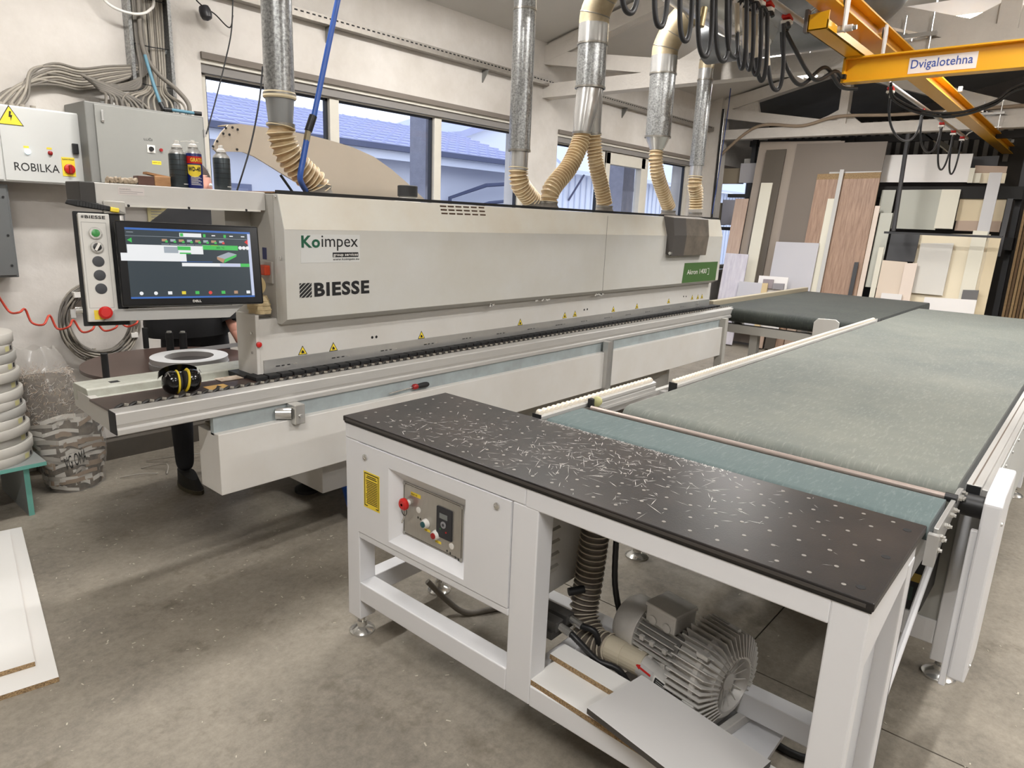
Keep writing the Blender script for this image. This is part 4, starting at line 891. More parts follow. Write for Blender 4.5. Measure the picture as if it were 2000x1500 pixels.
mb = MB(); fit(mb, 'BIESSE', T(-.083, -.001, .006), tu, tv, .062, .0105, bold=.022); fit(mb, '#', T(-.094, -.001, .006), tu, tv, .0085, .0105, bold=.01); mb.build('maker_name', INK, te)
mb = MB()
for (a, b, c, d_) in ((-.096, -.020, -.008, -.0068), (-.096, -.020, -.305, -.3038), (-.096, -.095, -.305, -.0068), (-.021, -.020, -.305, -.0068)): mb.obox(TM, a, b, -.0005, 0, c, d_)
mb.build('button_outline', mat('outline_grey', (140,140,138), .6), te)
def tbtn(u, w_, r, name, rim, cap, capname):
    o = MB().rev([(r*1.15, 0), (r*1.15, .004), (r, .010)], T(u, 0, w_), TR @ Vector((0, -1, 0)), 22).build(name, rim, te, smooth=35)
    MB().rev([(r*.72, .010), (r*.72, .013), (r*.5, .0145)], T(u, 0, w_), TR @ Vector((0, -1, 0)), 22).build(capname, cap, o, smooth=35); return o
tbtn(-.056, -.045, .018, 'start_button', CHROME, mat('lit_green', (60,140,70), .35), 'green_lens')
o = tbtn(-.055, -.093, .018, 'selector_switch', CHROME, BLACK, 'switch_face')
MB().obox(TM @ Matrix.Translation((-.055, -.016, -.093)) @ Matrix.Rotation(.5, 4, 'Y'), -.004, .004, -.004, .001, -.014, .014).build('selector_lever', PAPER, o)
for w_ in (-.142, -.190, -.237): MB().rev([(.0185, 0), (.0185, .002), (.014, .003)], T(-.055, 0, w_), TR @ Vector((0, -1, 0)), 22).build('blanking_plug', mat('plug_grey', (56,58,62), .5), te, smooth=40)
ys_ = MB().obox(TM, -.084, -.052, -.001, 0, -.345, -.312).build('stop_label', YEL, te)
o = MB().rev([(.013, 0), (.013, .014)], T(-.052, 0, -.322), TR @ Vector((0, -1, 0)), 18).build('emergency_stop', PAPER, te, smooth=40)
MB().rev([(.018, .012), (.022, .016), (.022, .026), (.015, .032)], T(-.052, 0, -.322), TR @ Vector((0, -1, 0)), 24).build('mushroom_cap', RED, o, smooth=40)
o = MB().cyl(T(-.114, .04, -.31), T(-.135, .04, -.31), .013, 16).build('key_switch', CHROME, te, smooth=40); MB().obox(TM, -.15, -.135, .035, .045, -.335, -.305).build('key', STEEL, o)
# monitor
mo = MB().obox(TM, 0, .5, -.034, 0, -.303, 0).build('monitor', mat('bezel_black', (16,17,20), .25), te, bevel=.006)
def emis(name, c, s=1.0):
    return mat(name, tuple(v*.35 for v in c), .3, emit=c, estr=s*.62)
def scr_(u0, u1, w0, w1): return lambda: None
SU0, SU1, SW0, SW1 = .030, .466, -.276, -.024
def sq(mb, a, b, c, d_, lay=1, m=0):      # screen fraction: x right, y down
    u0 = SU0+(SU1-SU0)*a; u1 = SU0+(SU1-SU0)*b; w1 = SW1+(SW0-SW1)*c; w0 = SW1+(SW0-SW1)*d_
    n_ = -.034-.0002*lay; mb.add([T(u0, n_, w0), T(u1, n_, w0), T(u1, n_, w1), T(u0, n_, w1)], [(0, 1, 2, 3)], m)
SM = [emis('screen_dark', (52,64,72), .8), emis('screen_white', (238,240,242), .9), emis('screen_green', (70,190,90), .9), emis('screen_blue', (60,110,190), .8), emis('screen_red', (222,70,66), .9), emis('screen_grey', (170,180,190), .8), emis('screen_lilac', (198,206,232), .9), emis('screen_yellow', (230,208,60), .9), emis('screen_wood', (190,150,120), .8)]
mb = MB(); sq(mb, 0, 1, 0, 1, 1, 0)
sq(mb, 0, 1, 0, .028, 2, 3); sq(mb, 0, 1, .975, 1, 2, 3); sq(mb, .975, 1, .028, .975, 2, 6)
sq(mb, .41, .585, .05, .105, 2, 1); sq(mb, .415, .44, .055, .1, 3, 2); sq(mb, .60, .62, .055, .1, 2, 2); sq(mb, .77, .79, .055, .1, 2, 2)
for a in (.67, .82, .92): sq(mb, a, a+.03, .065, .08, 2, 1)
sq(mb, 0, .97, .112, .116, 2, 5); sq(mb, .01, .06, .06, .067, 2, 5)
def tri(mb, a, b, m):
    def pt(q): return T(SU0+(SU1-SU0)*q[0], -.0345, SW1+(SW0-SW1)*q[1])
    mb.add([pt(q) for q in (a, b[0], b[1])], [(0, 1, 2)], m); mb.add([pt(q) for q in (a, b[1], b[0])], [(0, 1, 2)], m)
tri(mb, (.01, .175), ((.045, .14), (.045, .21)), 2); tri(mb, (.945, .155), ((.975, .115), (.975, .195)), 4)
for k in range(8):
    a = .265+k*.0655; sq(mb, a+.005, a+.045, .145, .18, 2, 8 if k % 2 == 0 else 5); sq(mb, a+.03, a+.05, .165, .195, 3, 2 if k != 7 else 4); sq(mb, a, a+.06, .215, .222, 2, 7 if k == 6 else 5)
sq(mb, .005, .59, .235, .355, 2, 1); sq(mb, .28, .39, .255, .345, 3, 5); sq(mb, .385, .49, .245, .30, 3, 2); sq(mb, .40, .49, .335, .355, 3, 2)
sq(mb, .585, .885, .215, .285, 2, 2)
for k in range(3): 
    c_ = T(SU0+(SU1-SU0)*(.905+k*.032), -.0344, SW1+(SW0-SW1)*.245); mb.rev([(.007, 0), (.007, .0003)], c_, TR @ Vector((0, -1, 0)), 14, m=1)
sq(mb, -.045, .45, .355, .465, 3, 1); sq(mb, .40, .66, .463, .47, 2, 3)
sq(mb, .41, .975, .485, .535, 2, 1); sq(mb, .72, .90, .488, .533, 3, 6); sq(mb, .895, .975, .485, .535, 4, 2)
def quad(a, b, c, d_, m, lay=3): mb.add([T(SU0+(SU1-SU0)*q[0], -.034-.0002*lay, SW1+(SW0-SW1)*q[1]) for q in (a, b, c, d_)][::-1], [(0, 1, 2, 3)], m)
quad((.70, .385), (.80, .315), (.87, .345), (.765, .42), 5); quad((.70, .385), (.765, .42), (.75, .48), (.70, .425), 8); quad((.765, .42), (.87, .345), (.865, .38), (.755, .48), 2)
for k in range(9):
    a = .065+k*.108
    if k in (0, 1, 5): mb.rev([(.0065, 0), (.0065, .0003)], T(SU0+(SU1-SU0)*(a+.015), -.0344, SW1+(SW0-SW1)*.925), TR @ Vector((0, -1, 0)), 12, m=1 if k < 5 else 4)
    else: sq(mb, a, a+.032, .90, .945, 3, [1, 1, 1, 7, 2, 4, 2, 8, 1][k])
mb.build('screen', SM, mo)
mb = MB(); fit(mb, '201 °C', T(SU0+(SU1-SU0)*.70, -.0348, SW1+(SW0-SW1)*.265), tu, tv, .030, .0075); mb.build('screen_text', INK, mo)
mb = MB(); fit(mb, 'DELL', T(.235, -.0345, -.292), tu, tv, .030, .0085, bold=.03); mb.build('monitor_brand', PAPER, mo)
# ================================================================== THINGS ON AND AROUND THE MACHINE
def spray(label, x, y, z, r, h, bodym, paint=None):
    t = thing('spray_can', label, 'spray can', (x, y, z))
    MB().rev([(r*.96, 0), (r, .004), (r, h), (r*.97, h+.003)], (x, y, z), n=28).build('can_body', bodym, t, smooth=40)
    MB().rev([(r*.97, h+.002), (r*.92, h+.010), (r*.62, h+.02), (r*.58, h+.024), (r*.66, h+.026)], (x, y, z), n=28).build('shoulder', STEEL, t, smooth=40)
    MB().rev([(r*.55, h+.024), (r*.48, h+.036), (r*.28, h+.04), (r*.26, h+.052), (.004, h+.053)], (x, y, z), n=20).build('nozzle', PAPER, t, smooth=40)
    return t
ZT = 1.6635
DKCAN = mat('dark_can', (62,70,74), .3, .3, var=.3, scale=40, stretch=(1,1,4)); BLUCAN = mat('blue_can', (24,36,104), .3)
def wrapc(mb, cx, cy, r, a0, a1, z0, z1, m=0, n=10):
    mb.grid(lambda u, v: (cx+r*math.sin(a0+(a1-a0)*v), cy-r*math.cos(a0+(a1-a0)*v), z0+(z1-z0)*u), 1, n, m)
x1_, x2_, x3_ = at_y(352, 350, 2.80).x, at_y(382, 352, 2.79).x, at_y(437, 355, 2.80).x
for (x, y, lab) in ((x1_, 2.81, 'dark spray can on the arm left of the blue can'), (x3_, 2.81, 'dark spray can standing alone near the hood')):
    t = spray(lab, x, y, ZT, .033, .122, DKCAN)
    mb = MB()
    for k in range(4): wrapc(mb, x, y, .0333, -1.5, 1.5, ZT+.045+k*.019, ZT+.047+k*.019)
    mb.build('band_print', mat('can_grey_band', (14,16,18), .5), t, smooth=60)
    mb = MB(); wrapc(mb, x, y, .0333, .1, .9, ZT+.012, ZT+.015); mb.build('small_print', PAPER, t, smooth=60)
t = spray('blue, red and yellow WD-40 spray can with white nozzle', x2_, 2.795, ZT, .030, .128, BLUCAN)
mb = MB(); wrapc(mb, x2_, 2.795, .0303, -1.6, 1.2, ZT+.093, ZT+.120, 0); mb.build('red_band', RED, t, smooth=60)
mb = MB(); wrapc(mb, x2_, 2.795, .0303, -1.3, .45, ZT+.055, ZT+.088, 0); mb.grid(lambda u, v: (x2_+.0303*math.sin(-1.3+1.75*v), 2.795-.0303*math.cos(-1.3+1.75*v), ZT+.055-.014*u*math.sin(math.pi*v)), 1, 10); mb.build('yellow_shield', YEL, t, smooth=60)
def onCan(mb, s, cx, cy, r, a0, a1, z0, z1, m=0, bold=0):
    q = MB(); fit(q, s, (0, 0, 0), X, Y, 1, 1, bold=bold)
    mb.add([Vector((cx+r*math.sin(a0+(a1-a0)*v.x), cy-r*math.cos(a0+(a1-a0)*v.x), z0+(z1-z0)*v.y)) for v in q.v], q.f, m)
mb = MB(); onCan(mb, 'WD-40', x2_, 2.795, .0306, -1.2, .38, ZT+.063, ZT+.081, bold=.05); mb.build('brand_text', INK, t)
mb = MB(); onCan(mb, 'GRATIS', x2_, 2.795, .0306, -.85, .75, ZT+.099, ZT+.114, bold=.03); mb.build('gratis_text', YEL, t)
mb = MB()
for k in range(8): wrapc(mb, x2_, 2.795, .0304, -.9, .25+.3*math.sin(k*2.1), ZT+.042-k*.0042, ZT+.0436-k*.0042)
mb.build('small_print', PAPER, t, smooth=60)
MB().tube([(x1_+.01, 2.80, ZT+.172), ((x1_+x2_)/2, 2.78, ZT+.174), (x2_+.015, 2.775, ZT+.172)], .0012, 5).build('straw', PAPER, t)
# rag roll and wood block
P_2 = smoothpath([at_y(207, 352, 2.8)+Vector((0, 0, .0)), at_y(225, 350, 2.8), at_y(245, 352, 2.79), at_y(266, 356, 2.8)], 8)
zr = ZT+.012
tag(MB().tube([Vector((p.x, p.y, zr+.002*math.sin(i*2.3))) for i, p in enumerate(P_2)], [.011+.003*math.sin(i*1.7)+(.0-.006*(i == 0)) for i in range(len(P_2))], 10).build('rag_roll', mat('dirty_rag', (176,162,142), .9, var=.3, scale=60, col2=(130,114,94), bump=.6, bscale=120), smooth=70), 'grubby rolled rag lying on the arm beside the wood block', 'rag')
wx0, wx1 = at_y(268, 350, 2.8).x, at_y(329, 350, 2.8).x
t = thing('wood_block', 'chipped brown-faced wood block lying on the arm', 'wood block', ((wx0+wx1)/2, 2.81, ZT))
M = Matrix.Translation(((wx0+wx1)/2, 2.81, ZT)) @ Matrix.Rotation(-.1, 4, 'Z')
MB().obox(M, -(wx1-wx0)/2, 0.0, -.03, .03, 0, .034).build('brown_face', mat('dark_brown_laminate', (86,58,48), .5), t, bevel=.002)
MB().obox(M, 0.0, (wx1-wx0)/2, -.032, .028, 0, .036).build('split_wood', mat('raw_pine', (190,150,108), .8, var=.3, scale=12, stretch=(1,6,6), col2=(150,108,72)), t, bevel=.003)
MB().obox(M @ Matrix.Rotation(.15, 4, 'Y'), -.03, .055, -.02, .025, .038, .046).build('splinter', MATS['raw_pine'], t)
# utility knife on the terminal top
t = thing('utility_knife', 'black and yellow utility knife lying on top of the terminal', 'knife', T(-.05, .02, .036))
KM = TM @ Matrix.Translation((-.05, .02, .046)) @ Matrix.Rotation(.12, 4, 'Y')
q = MB(); q.prism([KM @ Vector(v) for v in ((-.085, -.009, 0), (-.08, -.009, .014), (-.05, -.009, .018), (.05, -.009, .014), (.05, -.009, -.002), (-.05, -.009, -.004))], (KM.to_3x3() @ Vector((0, .018, 0)))); q.build('handle', MATTBLACK, t, bevel=.003)
for k in range(10): MB().obox(KM, -.05+k*.009, -.046+k*.009, -.0105, .0105, -.002, .013).build('grip_rib', BLACK, t)
MB().obox(KM, .05, .078, -.009, .009, -.004, .012).build('yellow_tip', YEL, t, bevel=.003); MB().prism([KM @ Vector(v) for v in ((.078, 0, -.002), (.105, 0, -.002), (.078, 0, .007))], KM.to_3x3() @ Vector((0, .001, 0))).build('blade', CHROME, t)
# tape and crumpled paper at the end of the body cover
t = thing('paper_bundle', 'crumpled cream paper bundle on the ledge below the switch', 'bundle', (1.52, 2.74, 1.156))
BUN = mat('cream_paper', (206,186,146), .8, var=.2, scale=20, bump=.5, bscale=60)
q = MB(); import mathutils
def bun(u, v):
    a = 2*math.pi*u; r = (.052, .04)[0]*(1-.35*max(0, v-.6)/.4)*(1+.10*math.sin(5*a+3*v)+.06*math.sin(9*a-7*v)); return (1.525+r*.8*math.cos(a), 2.745+r*math.sin(a), 1.157+.075*v)
q.grid(bun, 24, 8); q.add([bun(k/24, 1) for k in range(24)], [tuple(range(24))[::-1]]); q.build('paper', BUN, t, smooth=40)
mb = MB()
for k in range(3): mb.tube([bun(u/24, .25+.25*k) for u in range(24)], .003, 5, closed=True)
mb.build('folds', BUN, t, smooth=60)
tag(MB().rev([(.034, 0), (.034, .02), (.047, .02), (.047, 0)], (1.515, 2.77, 1.275), (-.35, -1, 0), 32, closed=True).build('masking_tape', mat('tape_cream', (220,198,148), .6), smooth=40), 'cream roll of masking tape standing on the paper bundle', 'tape roll')
# ear defenders on the feed table
t = thing('ear_defenders', 'black ear defenders with yellow rings lying on the brown feed table', 'ear defenders', (1.10, 2.66, .8802))
GLOSS = mat('gloss_black', (12,12,13), .15)
e1, e2 = at_z(340, 748, .925), at_z(369, 746, .925)
e1 = Vector((e1.x-.006, 2.668, .928)); e2 = Vector((e1.x+.070, 2.655, .928))
for (c, sgn, tl) in ((e1, -1, .05), (e2, 1, -.16)):
    ax = Vector((math.cos(tl)*sgn, .15*sgn*-1, math.sin(tl))).normalized(); ax = Vector((sgn, -.15*sgn, tl)).normalized()
    MB().rev([(.040, -.018), (.0445, -.010), (.046, 0), (.044, .012), (.036, .024), (.022, .032), (.004, .035)], c, ax, 28).build('cup', GLOSS, t, smooth=50)
    MB().rev([(.032, -.022), (.0445, -.022), (.0475, -.019), (.0445, -.015), (.032, -.015)], c, ax, 28, closed=True).build('yellow_ring', YEL, t, smooth=50)
    MB().rev([(.034, -.034), (.038, -.030), (.036, -.022), (.02, -.022)], c, ax, 24).build('cushion', MATTBLACK, t, smooth=50)
    MB().tube([c+Vector((.012*sgn, -.03, .022)), c+Vector((.022*sgn, -.025, .045)), c+Vector((.030*sgn, -.022, .03))], .0018, 6).build('wire_yoke', CHROME, t)
mid = (e1+e2)/2
bb = MB(); bb.grid(lambda u, v: (mid.x+(.078)*math.sin((v-.5)*2.6), mid.y+.03-.012*u+.03*math.cos((v-.5)*2.6), .925+.045*math.cos((v-.5)*1.9)+(.032)*(u-.5)), 3, 20); bb.build('headband', GLOSS, t, smooth=60)
b_ = t.children[-1].modifiers.new('solid', 'SOLIDIFY'); b_.thickness = .006
# screwdriver on the dusty ledge
t = thing('screwdriver', 'screwdriver with black and red handle lying on the dusty ledge', 'screwdriver', at_y(800, 762, 2.51))
a = at_y(838, 752, 2.52); b = at_y(803, 761, 2.515); c = at_y(757, 772, 2.51); zl = .7575
def pz(v, z): return Vector((v.x, 2.525, z))
dirv = (pz(b, 0)-pz(a, 0)); L_ = dirv.length
MB().rev([(.008, 0), (.013, .01), (.0145, .03), (.013, .055), (.011, .075)], pz(a, zl), (-1, 0, 0), 18).build('handle', MATTBLACK, t, smooth=50)
MB().rev([(.011, .075), (.0145, .082), (.0145, .098), (.009, .106)], pz(a, zl), (-1, 0, 0), 18).build('red_collar', REDD, t, smooth=50)
MB().cyl(pz(a, zl)+Vector((-.105, 0, 0)), pz(a, zl-.006)+Vector((-.26, -.005, 0)), .0032, 10).build('shaft', CHROME, t, smooth=50)
# ---- turntable with tape rolls, behind the feed table
tt = thing('tape_turntable', 'round brown turntable with black pegs behind the feed table', 'turntable', (1.42, 3.42, .68))
DX, DY, DZ = 1.42, 3.425, .842
MB().rev([(.39, 0), (.39, .016)], (DX, DY, DZ-.016), n=56).build('disc', BROWN, tt, smooth=30)
MB().cyl((DX, DY, .72), (DX, DY, DZ-.016), .05, 20).build('spindle', MGREY2, tt, smooth=40); MB().box(DX-.06, 1.96, DY-.04, DY+.04, .68, .73).build('bracket', MGREY2, tt)
for (px, py) in ((208, 738), (286, 680)):
    c = at_z(px, py, DZ); MB().cyl((c.x, c.y, DZ), (c.x, c.y, DZ+.11), .014, 16).build('peg', MATTBLACK, tt, smooth=40)
for (px, py) in ((334, 697), (360, 697)):
    c = at_z(px, py, DZ); o = MB().cyl((c.x, c.y, DZ), (c.x, c.y, DZ+.125), .018, 16).build('peg', MATTBLACK, tt, smooth=40); MB().rev([(.012, 0), (.012, .008)], (c.x, c.y, DZ+.125), n=6).build('peg_bolt', STEEL, o)
rc = at_z(370, 694, .895)
TAPE = mat('grey_edge_tape', (186,186,186), .45)
for k in range(2):
    z = .8425+k*.026; tag(MB().rev([(.108, 0), (.176-.004*k, 0), (.176-.004*k, .025), (.108, .025)], (rc.x, rc.y, z), n=48, closed=True).build('edge_tape_roll', [mat('edge_tape_dark', (150,150,150), .5), TAPE][k], smooth=40), ['darker lower roll of edge tape on the turntable', 'light grey upper roll of edge tape lying on the turntable'][k], 'tape roll')
tag(MB().grid(lambda u, v: (rc.x+.05+.5*u, rc.y+.165+.02*u, .872+.022*v), 6, 1).build('tape_lead', TAPE), 'loose end of grey edge tape running from the roll to the machine', 'tape')
c = at_y(455, 637, 4.45)
tag(MB().rev([(.09, 0), (.128, 0), (.128, .03), (.09, .03)], (1.93, 4.679, .97), (0, -1, 0), 40, closed=True).build('edge_tape_roll', mat('tape_brown_core', (150,140,130), .6), smooth=40), 'edge tape roll hanging upright on the wall behind the person', 'tape roll')
# ---- raised curved rear cover
PTS = [(447, 243), (470, 242), (520, 249), (565, 256), (600, 263), (645, 274), (690, 288), (730, 306), (765, 331), (800, 361), (832, 392), (640, 392), (600, 368), (560, 345), (520, 320), (497, 306), (475, 297), (450, 296), (424, 297), (416, 290), (421, 277), (433, 258)]
YL2 = 3.30
rcv = thing('raised_cover', 'beige curved machine cover raised behind the hood', 'cover', (2.2, 3.4, 1.66))
pts = [at_y(x, y, YL2) for (x, y) in PTS]
MB().prism(pts, (0, .012, 0)).build('side_cheek', MBEIGE, rcv)
top = pts[:11]
q = MB(); q.grid(lambda u, v: top[min(int(u*10+.5), 10)]+Vector((0, .012+.10*v, 0)), 10, 1); o = q.build('curved_skin', mat('cover_cream', (206,188,160), .5, var=.06, scale=4), rcv, smooth=60); s_ = o.modifiers.new('solid', 'SOLIDIFY'); s_.thickness = .006
for (px, py) in ((441, 250), (454, 249), (464, 253), (436, 261), (448, 263), (424, 276), (416, 286), (463, 292)):
    c = at_y(px, py, YL2); MB().rev([(.006, 0), (.006, .002)], c, (0, -1, 0), 8).build('rivet', MATTBLACK, rcv)
MB().tube([at_y(548, 342, 3.32), at_y(572, 376, 3.32)], .007, 8).build('gas_strut', MATTBLACK, rcv)
sm = thing('exhaust_cap', 'small black cap on a grey cone behind the hood', 'vent cap', at_y(796, 386, 3.0))
c = at_y(796, 392, 3.0); MB().rev([(.075, 0), (.05, .025), (.048, .03)], (c.x, 3.0, 1.662), n=24).build('cone', MGREY2, sm, smooth=40); MB().rev([(.055, .03), (.055, .085), (.05, .088)], (c.x, 3.0, 1.662), n=24).build('cap', MATTBLACK, sm, smooth=40)
# ================================================================== EXTRACTION DUCTS
HOSEL = mat('hose_rib_highlight', (222,206,172), .4)  # paler rings put the highlights on the hose ribs into colour
DYY = 2.85
def dp(px, py): return at_y(px, py, DYY)
def vz(px, py): return dp(px, py).z
CLAMP = mat('clamp_steel', (150,146,138), .35, .8)
def straight(t, x, z0, z1, r, m, name, n=32): return MB().rev([(r, 0), (r, z1-z0)], (x, DYY, z0), n=n).build(name, m, t, smooth=40)
def collar(t, x, z, r, nm='clamp_ring'): return MB().rev([(r*1.0, -.006), (r*1.06, -.006), (r*1.06, .006), (r*1.0, .006)], (x, DYY, z), n=32, closed=True).build(nm, CLAMP, t, smooth=40)
def elbow(t, x, zt, r, ye, ztop, m):
    P2 = smoothpath([(x, DYY, zt), (x, DYY-.01, zt+.08), (x, DYY-.10, zt+.22), (x+.02, DYY-.26, zt+.33), (x+.04, ye, ztop)], 5)
    MB().tube(P2, r, 28).build('elbow', m, t, smooth=50)
    for k in (4, 8, 12, 16):
        d_ = (P2[k+1]-P2[k-1]).normalized(); u = d_.orthogonal().normalized(); v = d_.cross(u)
        MB().tube([P2[k]+(u*math.cos(a)+v*math.sin(a))*r*1.005 for a in [i*2*math.pi/28 for i in range(28)]], .0035, 5, closed=True).build('elbow_seam', CLAMP, t, smooth=60)
def base_ring(x, y, lab):
    t = thing('hose_flange', lab, 'flange', (x, y, 1.662)); MB().rev([(.075, 0), (.07, .012), (.058, .03), (.056, .045)], (x, y, 1.662), n=24).build('spigot', mat('dusty_spigot', (120,114,106), .7, var=.2, scale=30), t, smooth=40); MB().rev([(.056, .04), (.06, .04), (.06, .052), (.056, .052)], (x, y, 1.662), n=24, closed=True).build('hose_clamp', CLAMP, t, smooth=40)
# first drop (left)
x = dp(543, 100).x; r = .063; za, zb = vz(546, 186), vz(547, 242)
t = thing('extraction_duct', 'galvanised extraction duct at left with a taped joint above the terminal', 'duct', (x, DYY, za))
straight(t, x, za, 3.74, r, GALV, 'pipe'); collar(t, x, za, r*1.04, 'tape_wrap'); MB().rev([(r*1.05, -.016), (r*1.12, -.01), (r*1.09, .004), (r*1.05, .012)], (x, DYY, za), n=32, closed=True).build('joint_tape', mat('tape_wrap_cream', (206,192,160), .6), t, smooth=40)
MB().rev([(r*.98, za-zb), (r*.84, .02), (r*.82, 0)], (x+.0, DYY, zb), n=32).build('reducer', mat('grey_reducer', (150,152,152), .35, .5), t, smooth=40)
hp = [dp(548, 248), dp(549, 262), dp(560, 296), dp(588, 332), dp(612, 354), dp(622, 372)]; hp[0].x = x
ribhose('flexible_hose', 'cream ribbed hose bending from the left duct to the hood', hp, .054, HOSEL, HOSE, 14, group='cream extraction hoses', amp=.12, wr=.05); MB().rev([(.055, 0), (.060, 0), (.060, .014), (.055, .014)], (x, DYY, zb-.012), n=28, closed=True).build('hose_clamp', CLAMP, t, smooth=40)
base_ring(hp[-1].x, DYY, 'grey hose flange on the hood below the left duct')
# second drop
x = dp(1020, 150).x; r = .066; za, zb = vz(1013, 294), vz(1011, 332)
t = thing('extraction_duct', 'narrow galvanised extraction duct in front of the window end', 'duct', (x, DYY, za))
straight(t, x, za, 3.74, r, GALV, 'pipe'); collar(t, x, vz(1024, 19), r); collar(t, x, za, r); straight(t, x, zb, za, r*.85, GALVS, 'sleeve')
hp = [dp(1011, 328), dp(1011, 340), dp(1016, 360), dp(1030, 380), dp(1040, 392)]; hp[0].x = hp[1].x = x
ribhose('flexible_hose', 'short cream ribbed hose below the narrow duct by the window end', hp, .053, HOSEL, HOSE, 13, group='cream extraction hoses', amp=.12, wr=.05); base_ring(hp[-1].x, DYY, 'hose flange on the hood under the short cream hose')
# third drop: forked
x = dp(1155, 130).x; r = .097; zt, za, zb = vz(1157, 47), vz(1157, 87), vz(1153, 172)
t = thing('extraction_duct', 'wide galvanised duct forking into two cream hoses', 'duct', (x, DYY, zb))
straight(t, x, zb, za, r, GALV, 'pipe'); straight(t, x, za, zt, r*1.02, GALVS, 'sleeve'); collar(t, x, za, r); collar(t, x, zb, r); elbow(t, x, zt, r*1.01, 2.42, 3.38, DUSTY)
lA, lB = dp(1136, 262), dp(1159, 264); zf = vz(1150, 232)
for (e, rr) in ((lA, .058), (lB, .05)):
    MB().tube([(x+(e.x-x)*.15, DYY, zb), ((x*.35+e.x*.65), DYY, zf), (e.x, DYY, e.z)], [r*.86, rr*1.25, rr], 28).build('fork_leg', GALVS, t, smooth=50)
    MB().rev([(rr*1.03, 0), (rr*1.1, 0), (rr*1.1, .014), (rr*1.03, .014)], e, n=28, closed=True).build('hose_clamp', CLAMP, t, smooth=40)
hp = [lA, dp(1132, 282), dp(1112, 325), dp(1084, 360), dp(1074, 378), dp(1072, 393)]
ribhose('flexible_hose', 'cream ribbed hose sweeping left from the forked duct', hp, .055, HOSEL, HOSE, 24, group='cream extraction hoses', amp=.10, wr=.05); base_ring(hp[-1].x, DYY, 'hose flange under the left hose of the forked duct')
hp = [lB, dp(1160, 285), dp(1164, 320), dp(1174, 362), dp(1181, 398)]
ribhose('flexible_hose', 'cream ribbed hose dropping straight from the right leg of the forked duct', hp, .050, HOSEL, HOSE, 23, group='cream extraction hoses', amp=.10, wr=.05); base_ring(hp[-1].x, DYY, 'hose flange under the right hose of the forked duct')
# fourth drop
x = dp(1290, 205).x; r = .097; zt, za, zb, zc = vz(1297, 110), vz(1295, 145), vz(1285, 268), vz(1281, 293)
t = thing('extraction_duct', 'wide galvanised duct tapering to one cream hose', 'duct', (x, DYY, zb))
straight(t, x, zb, za, r, GALV, 'pipe'); straight(t, x, za, zt, r*1.02, GALVS, 'sleeve'); collar(t, x, za, r); collar(t, x, zb, r); elbow(t, x, zt, r*1.01, 2.42, 3.22, DUSTY)
MB().rev([(.052, 0), (r*.98, zb-zc)], (x, DYY, zc), n=32).build('reducer', GALVS, t, smooth=40)
hp = [Vector((x, DYY, zc+.01)), dp(1281, 310), dp(1284, 340), dp(1295, 375), dp(1306, 405)]
ribhose('flexible_hose', 'cream ribbed hose curving right below the tapering duct', hp, .050, HOSEL, HOSE, 23, group='cream extraction hoses', amp=.10, wr=.05); base_ring(hp[-1].x, DYY, 'hose flange under the tapering duct')
# fifth drop
x = dp(1368, 250).x; r = .062; zt, za, zb, zc = vz(1379, 135), vz(1376, 156), vz(1364, 324), vz(1362, 348)
t = thing('extraction_duct', 'slim galvanised duct at the far end of the hood', 'duct', (x, DYY, zb))
straight(t, x, zb, za, r, GALV, 'pipe'); straight(t, x, za, zt, r*1.02, GALVS, 'sleeve'); collar(t, x, za, r); elbow(t, x, zt, r*1.02, 2.45, 3.06, DUSTY); straight(t, x, zc, zb, r*.86, GALVS, 'sleeve')
hp = [Vector((x, DYY, zc+.01)), dp(1362, 362), dp(1360, 380), dp(1359, 407)]; hp[1].x = x
ribhose('flexible_hose', 'short straight cream ribbed hose under the slim far duct', hp, .054, HOSEL, HOSE, 12, group='cream extraction hoses', amp=.11, wr=.06); base_ring(hp[-1].x, DYY, 'hose flange under the slim far duct')
# collecting main
mn = thing('collecting_duct', 'large galvanised collecting duct running along under the roof', 'duct', (4.6, 2.3, 2.9))
MB().cyl((2.2, 2.28, 3.10), (5.35, 2.28, 3.06), .175, 36).build('pipe', GALVS, mn, smooth=40)
for q in (2.9, 3.9, 4.9): MB().rev([(.175, -.01), (.183, -.01), (.183, .01), (.175, .01)], (q, 2.28, 3.10-.0127*(q-2.2)), (1, 0, 0), 36, closed=True).build('joint_ring', CLAMP, mn, smooth=40)
MB().tube(smoothpath([(5.47, 2.75, 3.06), (5.47, 2.2, 3.07), (5.47, 1.75, 3.09), (5.47, 1.5, 3.25), (5.47, 1.42, 3.6), (5.47, 1.4, 3.95)], 6), .2, 36).build('cross_pipe', mat('dull_galvanised', (136,138,140), .4, .7, var=.2, scale=6), mn, smooth=40)
tag(MB().cyl((8.3, 1.6, 3.55), (8.3, -4.0, 3.65), .19, 32).build('far_duct', MATS['dull_galvanised'], smooth=40), 'dull round duct crossing high up behind the crane', 'duct')
# ---- blue compressed-air drop
t = thing('air_drop', 'blue compressed-air pipe with black coupling hanging beside the left duct', 'air pipe', at_y(590, 355, 2.78))
a, b, c, d_ = at_y(668, -40, 2.78), at_y(612, 232, 2.78), at_y(602, 256, 2.78), at_y(586, 345, 2.78)
MB().cyl(a, b, .012, 14).build('pipe', BLUE, t, smooth=40); MB().cyl(b+Vector((0, 0, .012)), c, .017, 14).build('coupling', BLACK, t, smooth=40)
MB().cyl(c, c+(d_-c)*.22, .014, 6).build('brass_fitting', mat('brass_dull', (150,140,116), .4, .7), t); MB().tube(smoothpath([c+(d_-c)*.2, c+(d_-c)*.6, d_, at_y(590, 360, 2.80), at_y(597, 372, 2.84)], 6), .013, 12).build('hose', BLUE, t, smooth=50)
